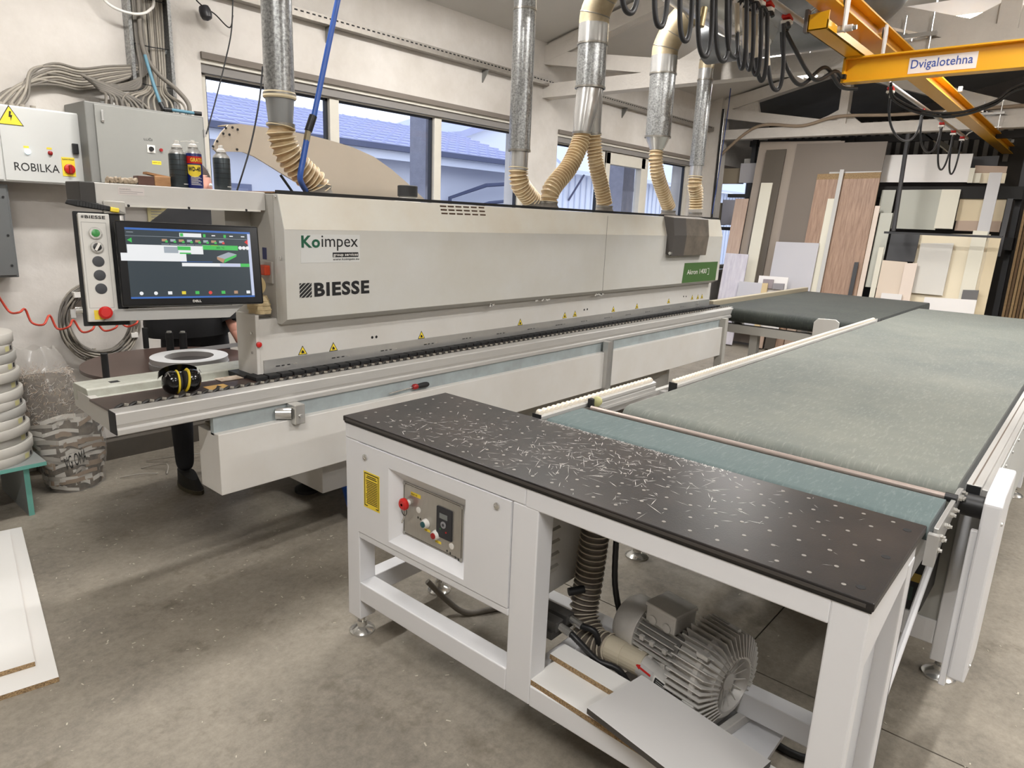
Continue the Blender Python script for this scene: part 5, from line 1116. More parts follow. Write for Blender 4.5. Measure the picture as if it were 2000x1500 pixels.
# blue hose on the floor under the machine
tag(MB().tube(smoothpath([(2.15, 3.1, .22), (2.12, 2.98, .10), (2.05, 2.80, .03), (2.08, 2.62, .025), (2.2, 2.45, .025)], 8), .022, 10).build('floor_air_hose', BLUE, smooth=60), 'blue hose trailing on the floor under the machine', 'hose')
# ================================================================== CRANE
def ibeam(mb, p0, p1, h, wf, tf, tw, up=Z):
    p0, p1 = Vector(p0), Vector(p1); d_ = (p1-p0).normalized(); s_ = d_.cross(up).normalized()
    def bx(a0, a1, b0, b1): mb.prism([p0+s_*a+up*b for (a, b) in ((a0, b0), (a1, b0), (a1, b1), (a0, b1))], p1-p0)
    bx(-wf/2, wf/2, 0, tf); bx(-wf/2, wf/2, h-tf, h); bx(-tw/2, tw/2, tf, h-tf); return mb
RWY, RWZ = 1.315, 2.70
rw = thing('crane_runway', 'yellow steel runway beam hung under the roof trusses', 'crane beam', (7, RWY, RWZ))
ibeam(MB(), (2.2, RWY, RWZ), (13.6, RWY, RWZ), .105, .12, .010, .008).build('beam', YELLOW, rw, bevel=.001)
for x in (5.87, 9.75):
    for s_ in (-.085, .085):
        for q in (-.11, .11): MB().cyl((x+q, RWY+s_, RWZ+.08), (x+q, RWY+s_, 3.09), .006, 8).build('hanger_rod', GALVS, rw, smooth=40)
    for q in (-.11, .11): MB().box(x+q-.02, x+q+.02, RWY-.12, RWY+.12, 2.94, 2.965).build('clamp_bar', GALVS, rw); MB().box(x+q-.02, x+q+.02, RWY-.12, RWY+.12, RWZ+.096, RWZ+.106).build('clamp_plate', GALVS, rw)
for x in (7.2, 8.4, 10.4, 11.2): MB().box(x-.02, x+.02, RWY-.09, RWY-.06, RWZ+.1, RWZ+.14).build('rail_clip', GALVS, rw)
BRX, BRZ0, BRH, BRY = 4.463, 2.44, .135, 1.378
cb = thing('crane_bridge', 'yellow crane bridge beam lettered Dvigalotehna', 'crane bridge', (BRX, 0, BRZ0))
be = ibeam(MB(), (BRX+.04, BRY, BRZ0), (BRX+.04, -5, BRZ0), BRH, .08, .009, .007).build('bridge_beam', YELLOW, cb, bevel=.001)
MB().box(BRX, BRX+.08, BRY-.008, BRY+.004, BRZ0, BRZ0+BRH).build('end_plate', YELLOW, cb); MB().box(BRX-.012, BRX+.02, BRY-.02, BRY-.0, BRZ0+.02, BRZ0+.045).build('buffer', BLACK, cb)
sy0, sy1 = at_x(1776, 120, BRX+.034).y, at_x(1910, 110, BRX+.034).y
sgn_ = MB().box(BRX+.0345, BRX+.036, sy1, sy0, BRZ0+.022, BRZ0+.104).build('name_plate', mat('sign_white', (228,224,222), .5), cb)
mb = MB(); fit(mb, 'Dvigalotehna', (BRX+.034, sy0-.012, BRZ0+.034), (0, -1, 0), Z, sy0-sy1-.03, .058, bold=.008); mb.build('company_name', mat('sign_blue', (60,84,158), .5), sgn_)
# end carriage with wheels
ec = MB(); CZ0, CZ1 = BRZ0+BRH, BRZ0+BRH+.075; cx0, cx1 = 3.80, 4.95; cyc = 1.325
ec.box(cx0, cx1, cyc-.05, cyc+.05, CZ0, CZ0+.007); ec.box(cx0, cx1, cyc+.043, cyc+.05, CZ0, CZ1); ec.box(cx0, cx1, cyc-.05, cyc+.05, CZ1-.007, CZ1) if False else None
ec.box(cx0, cx1, cyc-.05, cyc-.043, CZ0, CZ0+.045)
ec.build('end_carriage', YELLOW, cb, bevel=.001)
MB().prism([(cx0, cyc-.05, CZ0), (cx0, cyc+.05, CZ0), (cx0, cyc+.05, CZ1), (cx0, cyc-.05, CZ1+.01)], (.008, 0, 0)).build('carriage_end', YELLOW, cb)
MB().prism([(BRX-.02, cyc+.043, CZ0), (BRX-.02, cyc-.043, CZ0), (BRX-.02, cyc+.043, CZ1)], (.008, 0, 0)).build('gusset', YELLOW, cb)
MB().box(cx0-.01, cx0+.03, cyc+.05, cyc+.066, CZ0-.005, CZ1+.025).build('carriage_buffer', mat('dark_plate', (92,86,84), .6), cb)
for (x, px) in ((3.96, 0), (4.72, 1)):
    for s_ in (-1, 1):
        yw = RWY+s_*.045
        MB().rev([(.012, 0), (.034, .002), (.034, .012), (.028, .016), (.028, .026), (.012, .028)], (x, yw+s_*.014, RWZ+.042), (0, -s_, 0), 24).build('wheel', CHROME, cb, smooth=40)
        MB().prism([(x-.022, RWY+s_*.066, CZ0+.015), (x+.022, RWY+s_*.066, CZ0+.015), (x+.032, RWY+s_*.066, RWZ+.05), (x+.02, RWY+s_*.066, RWZ+.085), (x-.02, RWY+s_*.066, RWZ+.085), (x-.032, RWY+s_*.066, RWZ+.05)], (0, s_*.008, 0)).build('trolley_plate', mat('trolley_white', (206,202,198), .5), cb)
    MB().cyl((x, RWY-.11, CZ0+.03), (x, RWY+.075, CZ0+.03), .016, 18).build('axle', mat('axle_white', (206,204,202), .4, .3), cb, smooth=40); MB().cyl((x, RWY-.13, CZ0+.03), (x, RWY-.11, CZ0+.03), .011, 6).build('axle_nut', CHROME, cb)
for (dy, z) in ((.012, CZ0+.01), (.04, CZ0+.01)): MB().rev([(.008, 0), (.008, .006), (.005, .012)], (BRX+.01, cyc-.03+dy, z), (0, 0, 1), 6).build('joint_bolt', CHROME, cb)
# festoon rail, trolleys and cable loops
FY, FZ = 1.50, 2.69
tag(MB().cyl((1.7, FY, FZ), (9.6, FY, FZ), .017, 14).build('festoon_rail', mat('rail_grey', (190,190,192), .4, .3), smooth=40), 'pale grey round rail carrying the crane cable trolleys', 'rail')
for k, x in enumerate((2.6, 4.08, 5.87, 7.9, 9.5)):
    tag(MB().tube([(x, FY, FZ+.015), (x, FY-.02, FZ+.045), (x, RWY+.06, RWZ+.095)], .008, 6).build('rail_hanger', GALVS), 'steel bracket tying the cable rail to the yellow runway, number %s from the left' % ['one', 'two', 'three', 'four', 'five'][k], 'bracket')
LP = [(1210, 1246, -20, 25, .01, 0), (1275, 1302, -20, 52, .01, 0), (1325, 1350, -20, 80, .01, 0), (1361, 1390, -15, 110, .01, 0), (1396, 1426, -20, 119, .015, 0), (1419, 1442, -15, 110, -.03, 0), (1440, 1458, 2, 134, .03, 1), (1455, 1472, 6, 136, .03, 1), (1466, 1487, 12, 146, .03, 1), (1476, 1499, 20, 158, .03, 1), (1499, 1532, 34, 176, .03, 1)]
LX = [(at_y(q[0], q[2], FY).x, at_y(q[1], q[2], FY).x) for q in LP]
TROX = [(LX[k][1]+LX[k+1][0])/2 for k in range(10)]+[LX[10][1]+.04, 6.05, 7.2, 8.1, 8.75, 9.3]
TN = ['first', 'second', 'third', 'fourth', 'fifth', 'sixth', 'seventh', 'eighth', 'ninth', 'tenth', 'eleventh', 'twelfth', 'thirteenth', 'fourteenth', 'fifteenth', 'last']
for k, x in enumerate(TROX):
    t = thing('cable_trolley', 'red and white cable trolley on the round rail, %s from the left' % TN[k], 'cable trolley', (x, FY, FZ-.07), 'cable trolleys')
    MB().obox(Matrix.Translation((x, FY, FZ-.030)) @ Matrix.Rotation(.25, 4, 'Y'), -.028, .028, -.022, .022, -.004, .012).build('red_clip', RED, t, bevel=.003)
    MB().box(x-.022, x+.022, FY-.026, FY+.026, FZ-.056, FZ-.038).build('white_saddle', PAPER, t, bevel=.004)
    MB().tube([(x-.01, FY, FZ-.05), (x-.01, FY, FZ-.085), (x+.012, FY, FZ-.085)], .004, 6).build('hook', STEEL, t); MB().box(x-.012, x+.012, FY-.012, FY+.012, FZ-.075, FZ-.055).build('black_block', BLACK, t)
FC = mat('festoon_black', (34,34,36), .45); FCB = mat('festoon_beige', (186,174,154), .5)
fc = thing('festoon_cable', 'black cable hanging in loops from the trolley rail', 'cable', (4, FY, 2.2))
def loop(x0, x1, y0, y1, ztop, dip, r=.010, m=FC, n=24, fat=.0):
    pts = []
    for i in range(n+1):
        u = i/n; sx_ = x0+(x1-x0)*(.5-.5*math.cos(math.pi*u)) + fat*math.sin(2*math.pi*u)*-1
        pts.append((sx_, y0+(y1-y0)*u, ztop-dip*math.sin(math.pi*u)**.75))
    return MB().tube(pts, r, 10).build('cable_loop', m, fc, smooth=70)
z0_ = FZ-.07
def pxloop(xl, xr_, yt, yb, yo=0., r=.0105, dusty=False):
    # loop measured in the plane of the rail: two strands and a round bottom
    P0, P1, B0 = at_y(xl, yt, FY+yo), at_y(xr_, yt, FY-yo), at_y((xl+xr_)/2, yb, FY); P0.z = P1.z = z0_-.01; hw = (P1.x-P0.x)/2; cx_ = (P0.x+P1.x)/2; pts = []
    for i in range(29):
        u = i/28; f_ = math.sin(math.pi*u)**.55; c_ = -math.cos(math.pi*u); sq_ = (abs(c_)**.75)*(1 if c_ > 0 else -1)
        pts.append(Vector((cx_+(B0.x-cx_)*f_+hw*sq_*(1+.12*math.sin(math.pi*u)), FY+yo*c_*-1, (P0.z+(P1.z-P0.z)*u)*(1-f_)+B0.z*f_)))
    MB().tube(pts, r, 10).build('cable_loop', FC, fc, smooth=70)
    if dusty: MB().tube(pts[:5], r*1.04, 10).build('cable_dusty_part', FCB, fc, smooth=70)
for k, (xl, xr_, yt, yb, yo, du) in enumerate(LP):
    pxloop(xl, xr_, yt, yb, yo, dusty=du)
    xa = LX[k][1]; xb = LX[k+1][0] if k < 10 else TROX[10]+.02; yb_ = LP[k+1][4] if k < 10 else 0
    MB().tube(smoothpath([(xa, FY-yo, z0_-.012), (xa+(xb-xa)*.3, FY-yo*.5, z0_+.012), (xb-(xb-xa)*.3, FY+yb_*.5, z0_+.012), (xb, FY+yb_, z0_-.012)], 4), .0105, 8).build('cable_over_saddle', FC, fc, smooth=70)
cpl = MB().cyl(at_y(1376, 15, FY), at_y(1369, 52, FY), .014, 10).build('hose_coupling', mat('brass_coupling', (168,150,112), .35, .6), fc, smooth=40)
MB().tube(smoothpath([(TROX[10], FY, z0_-.02), (TROX[10]+.10, FY-.03, z0_-.10), (4.2, FY-.06, z0_-.20), (4.38, BRY+.02, BRZ0+.05), (4.45, BRY, BRZ0+.03)], 8), .011, 8).build('cable_run', FC, fc, smooth=70)
MB().tube(smoothpath([(TROX[10], FY+.02, z0_-.02), (TROX[10]+.04, FY, z0_-.16), (4.1, FY-.02, z0_-.24), (4.3, BRY+.05, BRZ0+.06), (4.46, BRY, BRZ0-.02), (4.6, BRY-.05, BRZ0-.015)], 8), .011, 8).build('cable_run', FC, fc, smooth=70)
for k in range(11, 15): loop(TROX[k]+.02, TROX[k+1]-.02, FY, FY, z0_, .26 if k < 13 else .36, r=.009)
fs2 = thing('bridge_cable', 'pair of black cables sagging beneath the crane bridge', 'cable', (4.6, 1.0, 2.3))
for (dz, m_) in ((0, FC), (.016, FC)):
    MB().tube(smoothpath([(4.62, 1.15, 2.43+dz), at_x(1745, 195, 4.7)+Vector((0, 0, dz)), at_x(1800, 222, 4.7)+Vector((0, 0, dz)), at_x(1870, 226, 4.7)+Vector((0, 0, dz)), at_x(1940, 205, 4.7)+Vector((0, 0, dz)), at_x(2010, 168, 4.7)+Vector((0, 0, dz)), (4.65, -.05, 2.43)], 8), .0075, 8).build('cable', m_, fs2, smooth=70)
# ================================================================== WALL FITTINGS
ct = thing('cable_tray', 'perforated galvanised cable tray along the wall above the windows', 'cable tray', (5, 4.6, 2.9))
MB().prism([(2.30, 4.678, 2.91), (2.30, 4.60, 2.91), (2.30, 4.60, 2.965), (2.30, 4.598, 2.965), (2.30, 4.598, 2.908), (2.30, 4.678, 2.908)], (7.3, 0, 0)).build('tray', mat('dusty_galvanised', (160,154,146), .5, .5, var=.2, scale=20), ct)
s0 = None
for k in range(150):
    x = 2.34+k*.048
    if s0 is None: s0 = MB().box(x, x+.026, 4.5972, 4.598, 2.942, 2.952).build('slot', HOLED, ct); xx = x
    else: place(s0, 'slot', ct, (x-xx, 0, 0))
for x in (3.22, 4.9, 7.3): MB().prism([(x, 4.68, 2.905), (x, 4.60, 2.905), (x, 4.675, 2.80), (x, 4.68, 2.80)], (.012, 0, 0)).build('bracket', CABD, ct)
for k in range(4): MB().tube([(2.35, 4.62+.013*k, 2.92), (9.5, 4.62+.013*k, 2.92)], .006, 6).build('cable', [INK, WIRE, mat('cable_navy', (40,46,80), .5), WIRE][k], ct)
# vertical tray with the cable bundle
cb2 = thing('cable_bundle', 'thick bundle of grey cables dropping down a wall tray into the grey cabinet', 'cables', (1.9, 4.6, 2.1))
for x in (1.815, 2.045): MB().box(x, x+.02, 4.60, 4.678, 2.16, 3.3).build('tray_side', GALV, cb2)
for z in (2.25, 2.5, 2.75, 3.0): MB().box(1.83, 2.05, 4.66, 4.67, z, z+.03).build('tray_rung', GALV, cb2)
for k in range(11):
    x = 1.90+.0125*k; MB().tube(smoothpath([(x, 4.645, 3.3), (x+.004, 4.64, 2.8), (x+random.uniform(-.008, .008), 4.63, 2.4), (x-.02, 4.60, 2.27), (1.72+.034*k, 4.50+.01*(k % 3), 2.20), (1.70+.036*k, 4.48, 2.125)], 6), .0065, 7).build('cable', WIREB if k % 3 else WIRE, cb2, smooth=70)
for k in range(9):
    x = 1.855+.006*k; MB().tube(smoothpath([(x, 4.63, 3.3), (x, 4.62, 2.6), (x+.003, 4.60, 2.38), (x-.03-.02*k, 4.58, 2.26), (1.62-.012*k, 4.56, 2.22+.008*k), (1.62+.02*k, 4.50, 2.19), (1.60+.03*k, 4.46, 2.125)], 6), .008, 7).build('cable', [WIRE, mat('cable_dark', (96,92,86), .6)][k % 2], cb2, smooth=70)
MB().tube(smoothpath([(1.90, 4.61, 3.3), (1.88, 4.6, 2.75), (1.875, 4.58, 2.5), (1.93, 4.55, 2.37), (2.02, 4.5, 2.28), (2.07, 4.46, 2.2), (2.06, 4.44, 2.125)], 8), .013, 10).build('thick_cable', WIRE, cb2, smooth=70)
MB().tube(smoothpath([(1.62, 4.6, 2.82), (1.70, 4.57, 2.69), (1.83, 4.56, 2.665), (1.93, 4.57, 2.71), (1.97, 4.6, 2.82), (1.97, 4.62, 3.3)], 8), .008, 8).build('white_cable', PAPER, cb2, smooth=70)
for k in range(9):
    MB().tube(smoothpath([(1.80+.01*k, 4.62, 2.32+.01*k), (1.70, 4.63, 2.27+.012*k), (1.55, 4.64, 2.215+.014*k), (1.42, 4.64, 2.22+.014*k), (1.30, 4.62, 2.20+.02*math.sin(k*2)+.008*k), (1.17+.012*k, 4.60, 2.15+.012*math.sin(k*3)), (1.08+.016*k, 4.56, 2.066)], 6), .0075, 7).build('cable', WIREB if k % 2 else WIRE, cb2, smooth=70)
for z in (2.3, 2.52, 2.78): MB().tube([(1.825, 4.615, z), (1.93, 4.605, z-.008), (2.05, 4.62, z)], .003, 5).build('tie', MATTBLACK, cb2)
# blue stapler-like air pistol parts on the grey cabinet
t = thing('air_hose_stub', 'teal hose with black ends bent over the grey cabinet top', 'hose', (1.95, 4.42, 2.13))
MB().tube(smoothpath([(1.872, 4.55, 2.45), (1.885, 4.50, 2.3), (1.90, 4.45, 2.17)], 6), .010, 8).build('hose', mat('teal_hose', (84,128,146), .5), t, smooth=60); MB().cyl((1.895, 4.44, 2.18), (1.905, 4.42, 2.14), .014, 10).build('black_grip', BLACK, t, smooth=40)
MB().cyl((1.93, 4.40, 2.145), (2.07, 4.37, 2.14), .010, 10).build('hose', MATS['teal_hose'], t, smooth=40); MB().cyl((1.90, 4.41, 2.142), (1.94, 4.40, 2.145), .013, 10).build('black_grip', BLACK, t, smooth=40); MB().cyl((2.06, 4.37, 2.14), (2.10, 4.36, 2.14), .013, 10).build('black_grip', BLACK, t, smooth=40)
# switch cabinets
wc = thing('switch_cabinet', 'light grey wall cabinet marked ROBILKA with red isolator', 'cabinet', (1.12, 4.6, 1.68))
MB().box(.78, 1.463, 4.48, 4.675, 1.68, 2.066).build('body', CABG, wc, bevel=.004); fd = MB().box(1.085, 1.457, 4.474, 4.48, 1.687, 2.06).build('door', CABG, wc, bevel=.003)
MB().box(.785, 1.078, 4.474, 4.48, 1.687, 2.06).build('door', CABG, wc, bevel=.003)
CY = 4.474
def cpt(px, py): return at_y(px, py, CY)
a = cpt(19, 227); s = .058; o = MB().prism([(a.x-s, CY-.001, a.z-s*.75), (a.x+s, CY-.001, a.z-s*.75), (a.x, CY-.001, a.z+s*.95)], (0, .001, 0)).build('hazard_triangle', INK, fd)
MB().prism([(a.x-s*.9, CY-.0016, a.z-s*.69), (a.x+s*.9, CY-.0016, a.z-s*.69), (a.x, CY-.0016, a.z+s*.82)], (0, .0006, 0)).build('triangle_face', YEL, o)
MB().prism([(a.x+dx*s, CY-.0022, a.z+dz*s) for (dx, dz) in ((-.02, .45), (.14, .42), (.06, .12), (.2, .12), (.02, -.42), (.04, -.08), (-.1, -.06))], (0, .0006, 0)).build('bolt_symbol', INK, o)
def rnd(px, py, r, m_, nm, par, h=.012):
    c_ = cpt(px, py); q = MB().rev([(r*1.3, 0), (r*1.3, .004), (r, .006), (r, h), (r*.7, h+.002)], (c_.x, CY, c_.z), (0, -1, 0), 20).build(nm, m_, par, smooth=40); return q
rnd(54, 296, .011, mat('lit_white_lamp', (220,236,240), .3, emit=(210,235,245), estr=.8), 'pilot_lamp', fd); rnd(98, 299, .009, REDD, 'red_button', fd)
for (px, py) in ((51, 287), (96, 290)): c_ = cpt(px, py); MB().box(c_.x-.012, c_.x+.012, CY-.001, CY, c_.z-.005, c_.z+.005).build('tag_label', YEL, fd)
c_ = cpt(146, 291); MB().box(c_.x-.014, c_.x+.014, CY-.02, CY, c_.z-.028, c_.z+.028).build('door_latch', BLACK, fd, bevel=.003)
c_ = cpt(134, 326); o = MB().box(c_.x-.032, c_.x+.032, CY-.003, CY, c_.z-.05, c_.z+.05).build('isolator_plate', YEL, fd)
fit(MB(), 'GLAVNO STIKALO', (c_.x-.028, CY-.0032, c_.z+.035), X, Z, .056, .008, bold=.02).build('plate_text', INK, o); MB().rev([(.028, .003), (.026, .012), (.018, .016)], (c_.x+.003, CY, c_.z-.012), (0, -1, 0), 20).build('isolator_knob', RED, o, smooth=40); MB().box(c_.x-.004, c_.x+.01, CY-.028, CY-.016, c_.z-.036, c_.z+.012).build('isolator_handle', REDD, o, bevel=.003)
a, b = cpt(28, 324), cpt(115, 322); fit(MB(), 'ROBILKA', (a.x, CY-.0004, a.z-.022), X, Z, b.x-a.x, .042).build('marker_name', INK, fd)
g2 = thing('grey_cabinet', 'dark grey wall cabinet with rotary switch left of the window', 'cabinet', (1.8, 4.5, 1.69))
MB().box(1.455, 2.112, 4.36, 4.675, 1.69, 2.125).build('body', CABD, g2, bevel=.006); GY = 4.35
d2 = MB().box(1.50, 2.10, GY, 4.36, 1.70, 2.115).build('door', mat('cabinet_door_grey', (146,146,141), .45, var=.05, scale=5), g2, bevel=.004)
def gpt(px, py): return at_y(px, py, GY)
c_ = gpt(199, 228); MB().rev([(.008, 0), (.008, .008)], (c_.x, GY, c_.z-.02), (0, -1, 0), 14).build('key_lock', CHROME, d2); MB().box(c_.x-.006, c_.x+.006, GY-.012, GY-.006, c_.z-.02, c_.z+.035).build('lock_cover', STEEL, d2, bevel=.002)
fit(MB(), 'LUČI', (gpt(281, 272).x, GY-.0004, gpt(281, 272).z-.005), X, Z, .046, .016).build('marker_name', INK, d2)
c_ = gpt(295, 291); o = MB().box(c_.x-.022, c_.x+.022, GY-.003, GY, c_.z-.022, c_.z+.022).build('switch_plate', PAPER, d2); MB().rev([(.014, .003), (.012, .014)], (c_.x, GY, c_.z), (0, -1, 0), 16).build('rotary_knob', BLACK, o, smooth=40)
c_ = gpt(314, 293); MB().rev([(.009, 0), (.009, .01)], (c_.x, GY, c_.z), (0, -1, 0), 14).build('button', REDD, d2)
c_ = gpt(306, 318); MB().box(c_.x-.026, c_.x+.026, GY-.001, GY, c_.z-.010, c_.z+.010).build('yellow_label', YEL, d2); fit(MB(), 'RAZSVETLJAVA', (c_.x-.023, GY-.0013, c_.z-.004), X, Z, .046, .008).build('label_text', INK, d2)
for z in (1.80, 2.03): MB().box(2.10, 2.115, GY-.004, 4.37, z-.02, z+.02).build('hinge', STEEL, d2)
for k in range(5): MB().cyl((1.60+.06*k, 4.5, 2.125), (1.60+.06*k, 4.5, 2.15), .016, 12).build('cable_gland', PAPER if k % 2 else CABD, g2, smooth=40)
for k in range(4): MB().cyl((1.12+.05*k, 4.56, 2.066), (1.12+.05*k, 4.56, 2.085), .014, 12).build('cable_gland', WIREB, wc, smooth=40)
t = thing('junction_box', 'dark grey metal box low on the wall at the left edge', 'box', (.9, 4.6, 1.18))
MB().box(.65, 1.10, 4.52, 4.675, 1.175, 1.665).build('body', mat('steel_box', (104,106,106), .5, .2), t, bevel=.004); MB().box(.66, 1.09, 4.51, 4.52, 1.185, 1.655).build('lid', MATS['steel_box'], t, bevel=.004)
for z in (1.24, 1.40, 1.60): MB().rev([(.006, 0), (.006, .004)], (1.07, 4.51, z), (0, -1, 0), 8).build('screw', MATTBLACK, t)
tag(MB().rev([(.03, 0), (.036, .02), (.036, .05), (.03, .07), (.004, .085)], at_y(398, 14, 4.62), (.1, -.35, -1), 22).build('dome_camera', mat('camera_black', (44,44,48), .4), smooth=40), 'small dark dome camera on the wall above the window', 'camera')
mb = MB()
for (lab, pts, yy) in (('thin black cable hanging in front of the left window edge', [(455, -10), (452, 60), (440, 120), (420, 200), (403, 262)], 4.3), ('thin dark cable hanging past the raised cover', [(513, 130), (506, 200), (488, 290), (463, 372)], 3.2), ('black lead running from the dome camera', [(383, 0), (396, 12), (420, 28), (448, 54), (455, 30)], 4.6)):
    tag(MB().tube(smoothpath([at_y(px, py, yy) for (px, py) in pts], 8), .004, 6).build('hanging_cable', INK, smooth=60), lab, 'cable')
tag(MB().tube(smoothpath([at_y(1430, 130, 4.3), at_y(1424, 200, 4.3), at_y(1405, 330, 4.3), at_y(1391, 418, 4.3)], 8), .006, 6).build('blue_cord', mat('cord_blue', (36,60,120), .5), smooth=60), 'dark blue cord hanging beside the slim far duct', 'cord')
tag(MB().tube(smoothpath([(9.7, 4.5, 2.6), (9.66, 4.0, 2.95), (9.66, 3.4, 2.93), (9.66, 2.95, 3.02), (9.66, 2.2, 3.0), (9.66, 1.0, 3.02)], 8), .02, 8).build('truss_conduit', mat('conduit_tan', (150,132,112), .6), smooth=60), 'tan conduit running along the far concrete truss', 'conduit')
for k in range(2): tag(MB().tube([(9.60+.04*k, 4.49, 1.2), (9.60+.04*k, 4.49, 3.2)], .014, 8).build('wall_conduit', [MATTBLACK, GALVS][k], smooth=60), ['black', 'galvanised'][k]+' upright conduit on the far wall pier', 'conduit')
# coiled cable on the wall and red spiral air hose
cc = thing('cable_coil', 'big coil of grey cables hanging on the wall behind the terminal', 'cable coil', (1.5, 4.62, .66))
for k in range(15):
    r1_ = random.uniform(.165, .222); r2_ = r1_*random.uniform(1.0, 1.15); cx_, cz_ = 1.51+random.uniform(-.012, .012), .885+random.uniform(-.012, .012)
    MB().tube([(cx_+r1_*math.cos(a), 4.61+.02*math.sin(3*a+k), cz_+r2_*math.sin(a)) for a in [i*2*math.pi/40 for i in range(40)]], .0065, 6, closed=True).build('loop', [WIRE, WIREB, mat('cable_dark', (96,92,86), .6)][k % 3], cc, smooth=70)
for k in range(6):
    MB().tube(smoothpath([(1.40+.012*k, 4.61, .72), (1.44+.014*k, 4.60, .55), (1.47+.016*k, 4.60, .5)], 6), .0065, 6).build('tail', [WIRE, WIREB][k % 2], cc, smooth=70)
for a in (2.2, -.5): MB().box(1.51+.2*math.cos(a)-.02, 1.51+.2*math.cos(a)+.02, 4.575, 4.645, .885+.21*math.sin(a)-.015, .885+.21*math.sin(a)+.015).build('cable_tie', PAPER, cc)
rh = [(-8, 570), (3, 588), (20, 610), (38, 610), (49, 604), (62, 630), (85, 634), (97, 616), (112, 642), (135, 638), (143, 625), (160, 648), (180, 644), (188, 630), (204, 646), (226, 640), (232, 628), (248, 638), (266, 632), (269, 624)]
tag(MB().tube(smoothpath([at_y(px, py, 4.42+(.03 if i % 3 else -.03)) for i, (px, py) in enumerate(rh)], 5), .006, 8).build('spiral_air_hose', mat('hose_red', (196,70,52), .45), smooth=70), 'stretched red spiral air hose sagging along the wall', 'hose')
# wall paper list and low steel rail along the wall foot
o = tag(MB().box(1.86, 2.04, 4.665, 4.672, 1.42, 1.66).build('paper_list', mat('yellowed_paper', (206,196,150), .8)), 'yellowed typed list on the wall above the terminal', 'paper')
mb = MB()
for k in range(12): mb.box(1.88, 1.93+.06*random.random(), 4.664, 4.665, 1.63-k*.017, 1.635-k*.017)
mb.build('typed_lines', MATS['faded_ink'], o)
tag(MB().box(1.1, 2.6, 4.58, 4.675, 0, .12).build('wall_plinth', mat('dark_plinth', (84,78,70), .8, var=.2, scale=9)), 'dark plinth along the foot of the wall behind the bag', 'plinth')
tag(MB().tube([(1.25, 4.56, .32), (2.9, 4.56, .34)], .012, 8).build('wall_pipe', STEEL), 'thin steel pipe running low along the wall', 'pipe')
# ================================================================== SHEET STORE AT THE FAR END
LEAN = .17
def lean_at(px, py, x0):
    # point of the leaning plane x = x0 + LEAN*z
    d_ = _ray(px, py); t_ = (x0+LEAN*CAM_H)/(d_.x-LEAN*d_.z); return Vector((0, 0, CAM_H))+d_*t_
SL = Vector((LEAN, 0, 1)).normalized()
def sheet(label, tl, tr, bot, x0, face, th=.018, name='board', edge=None, cat='board', group=None, skew=0., parts=None):
    a, b, c = lean_at(*tl, x0), lean_at(*tr, x0), lean_at(*bot, x0)
    y1_, y0_ = a.y, b.y; zt_ = (a.z+b.z)/2; zb_ = max(c.z, .02)
    def pt(y, z): return Vector((x0+LEAN*z, y, z))
    mb = MB(); q = [pt(y1_+skew, zb_), pt(y0_+skew, zb_), pt(y0_, b.z), pt(y1_, a.z)]
    nrm = Vector((1, 0, -LEAN)).normalized()*th
    mb.prism(q, nrm); n_ = len(mb.f); mb.m = [0, 0]+[1]*(n_-2)
    o = mb.build(name, [face, edge or face]); tag(o, label, cat, group); return o
def wood(name, c1, c2):
    return mat(name, c1, .55, var=1, scale=7, col2=c2, stretch=(1, 7, .6), detail=8)
TAUPE = mat('taupe_sheet', (116,106,96), .6); TAUPEL = mat('light_taupe_sheet', (158,146,134), .6); DTAUPE = mat('dark_taupe_sheet', (86,78,68), .6)
IVORY = mat('ivory_sheet', (216,211,194), .5); LILAC = mat('lilac_grey_sheet', (186,184,188), .5); OAK = wood('oak_sheet', (176,146,124), (134,106,88)); OAKL = wood('pale_oak_sheet', (196,172,154), (176,150,132))
CHAR = mat('charcoal_sheet', (62,62,64), .6); SGREY = mat('stone_grey_sheet', (184,182,178), .5); SAGE = mat('sage_sheet', (170,170,158), .45); CRM = mat('cream_sheet', (222,210,184), .5); BEIGE = mat('beige_sheet', (206,190,158), .5); TAN = mat('tan_sheet', (178,156,138), .6); SWHITE = mat('bright_white_sheet', (226,222,218), .45); PINK = mat('blush_sheet', (222,206,192), .5)
MARB = mat('frosty_wood_sheet', (212,208,212), .45, var=.2, scale=9, col2=(184,178,190), stretch=(1, 3, .5))
X0 = 9.30
sheet('tall light taupe sheet at the left of the leaning boards', (1485, 277), (1650, 275), (1420, 700), X0+.10, TAUPEL)
sheet('thin pale sheet edge showing above the tall taupe sheets', (1573, 276), (1642, 274.5), (1560, 700), X0+.125, IVORY)
sheet('tall dark taupe sheet, largest of the leaning boards', (1557, 281), (1734, 276), (1500, 700), X0+.06, TAUPE)
sheet('dark brown panel leaning left of the largest sheet', (1497, 293), (1536, 291), (1445, 640), X0+.03, DTAUPE)
sheet('ivory strip leaning before the dark brown panel', (1487, 357), (1509, 357), (1440, 600), X0, IVORY)
sheet('oak-grain board with a raw chipboard band at its top', (1595, 351), (1719, 348), (1540, 700), X0+.03, OAK, edge=CHIP)
sheet('raw chipboard band along the top of the oak-grain board', (1597, 340), (1721, 336), (1595, 351), X0+.031, CHIP)
sheet('pale sheet edge peeping out above the oak-grain board', (1620, 336), (1722, 334), (1600, 400), X0+.049, SGREY, th=.009)
sheet('narrow ivory strip leaning on the oak-grain board', (1617, 388), (1632, 388), (1575, 640), X0, IVORY)
sheet('narrow light grey strip, taller of the pair on the oak-grain board', (1641, 331), (1649, 331), (1590, 640), X0-.02, SGREY)
sheet('short charcoal strip at the foot of the oak-grain board', (1669, 512), (1677, 512), (1655, 640), X0-.01, CHAR)
